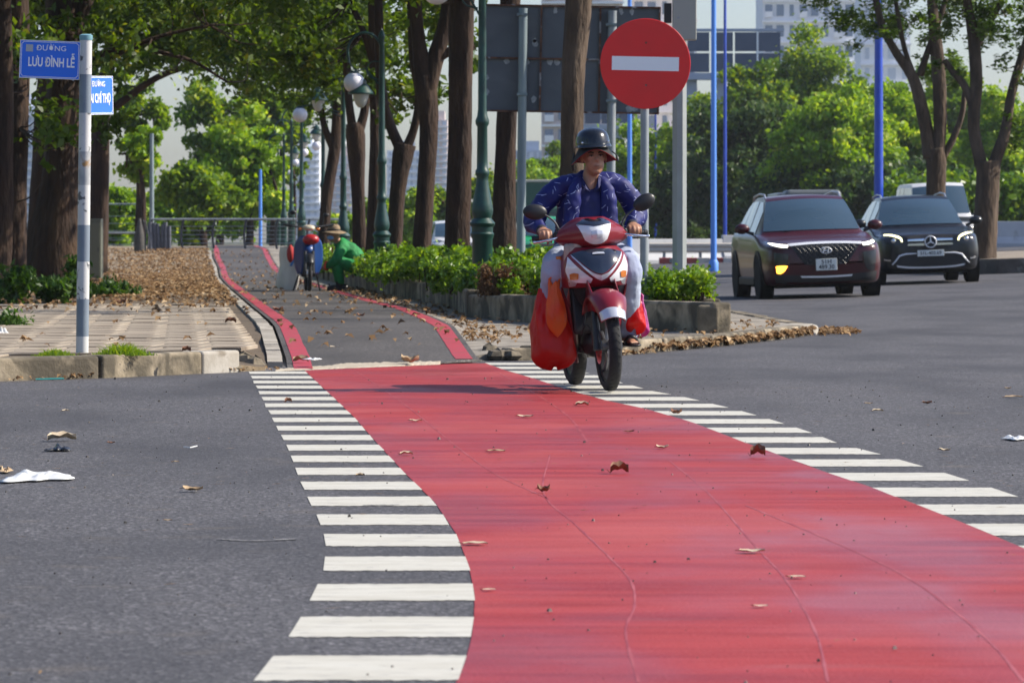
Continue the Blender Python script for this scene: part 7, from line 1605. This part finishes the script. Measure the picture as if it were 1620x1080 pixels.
mp_('side_body', M_BLUS, lambda g: g.limb([(0, .05, .62), (0, .45, .64), (0, .85, .68)], [.12, .14, .10], 14, (1, 1.0)), smooth=180); mp_('engine', M_BLACK, lambda g: g.box((0, .0, .33), (.22, .35, .22)), bevel=.03); mp_('stand', M_BLACK, lambda g: (g.tube([(-.14, .15, .25), (-.22, .22, .0)], .014, 6), g.tube([(.14, .15, .25), (.20, .22, .0)], .014, 6)))
mp_('side_bag', mat('red_cloth_bag', (.35, .02, .02), .8), lambda g: g.ball((-.27, .0, .58), (.06, .14, .14), 12, 8), smooth=180)
# big white sack
M_SACK = mat('white_woven_sack', (.78, .74, .64), .8, c2=(.64, .60, .52), sc=8, bump=.003, bsc=80, stretch=(1, 1, .4))
xs_ = (453-810)/FPX*71.0; o = thing('sack', 'tall dirty white woven sack with a blue print standing left of the parked scooter', 'sack', (xs_, 71.0, .17), (0, R(7), .2))
g = G(); n, k = 36, 14; vs = []
for i in range(k):
    t = i/(k-1); sq = .9
    for j in range(n):
        a = 2*math.pi*j/n; c_, s_ = math.cos(a), math.sin(a); e = .62; X = math.copysign(abs(c_)**e, c_)*(.165+.015*math.sin(t*9)+.01*math.sin(a*5+t*5)); Yy = math.copysign(abs(s_)**e, s_)*(.15+.012*math.sin(t*7+a*3))
        f = .93+.10*math.sin(t*math.pi*.9); vs.append((X*f, Yy*f, t*.66+.012*math.sin(a*2+1)*(t > .8)))
g.add(vs, [(i*n+j, i*n+(j+1) % n, (i+1)*n+(j+1) % n, (i+1)*n+j) for i in range(k-1) for j in range(n)]+[tuple(reversed(range(n)))]); g.build('sack_body', M_SACK, o, smooth=60)
g = G(); g.ball((0, 0, .655), (.15, .13, .04), 14, 6); g.build('sack_fill', mat('kraft_scraps', (.30, .20, .13), .9, c2=(.45, .38, .3), sc=14), o, smooth=60)
g = G(); g.add([(.045, -.171, .60), (.085, -.171, .60), (.02, -.174, .38), (-.02, -.174, .38)], [(0, 1, 2, 3)]); g.build('blue_print', mat('blue_print', (.08, .22, .5), .8), o, solid=.003)

# unseen tree belts added behind and beside the camera to darken reflections and trunks
rgb = np.random.default_rng(77); C = []
for k in range(260):
    a = rgb.uniform(math.pi*.92, math.pi*2.02); r = rgb.uniform(70, 95); C.append((r*math.cos(a)+2, r*math.sin(a)+10, rgb.uniform(0, 6)))
for k in range(220):
    y_ = rgb.uniform(10, 270); C.append((-y_*.118-rgb.uniform(5, 26), y_, rgb.uniform(0, 9)))
tag(put('unseen_tree_belt', leaf_mesh('unseen_tree_belt', C, np.full((len(C), 3), 2.6), 16000, 1.4, 78), M_LMID), kind='stuff')
# humid air
hz_ = bpy.data.materials.new('humid_air'); hz_.use_nodes = True; nt = hz_.node_tree; nt.nodes.remove(nt.nodes['Principled BSDF'])
pv = nt.nodes.new('ShaderNodeVolumePrincipled'); pv.inputs['Color'].default_value = (.93, .97, 1, 1); pv.inputs['Density'].default_value = .00014; pv.inputs['Anisotropy'].default_value = .35
nt.links.new(pv.outputs[0], nt.nodes['Material Output'].inputs['Volume'])
g = G(); g.box((0, 480, 79.3), (900, 1100, 161.0)); tag(g.build('haze', hz_), kind='stuff')
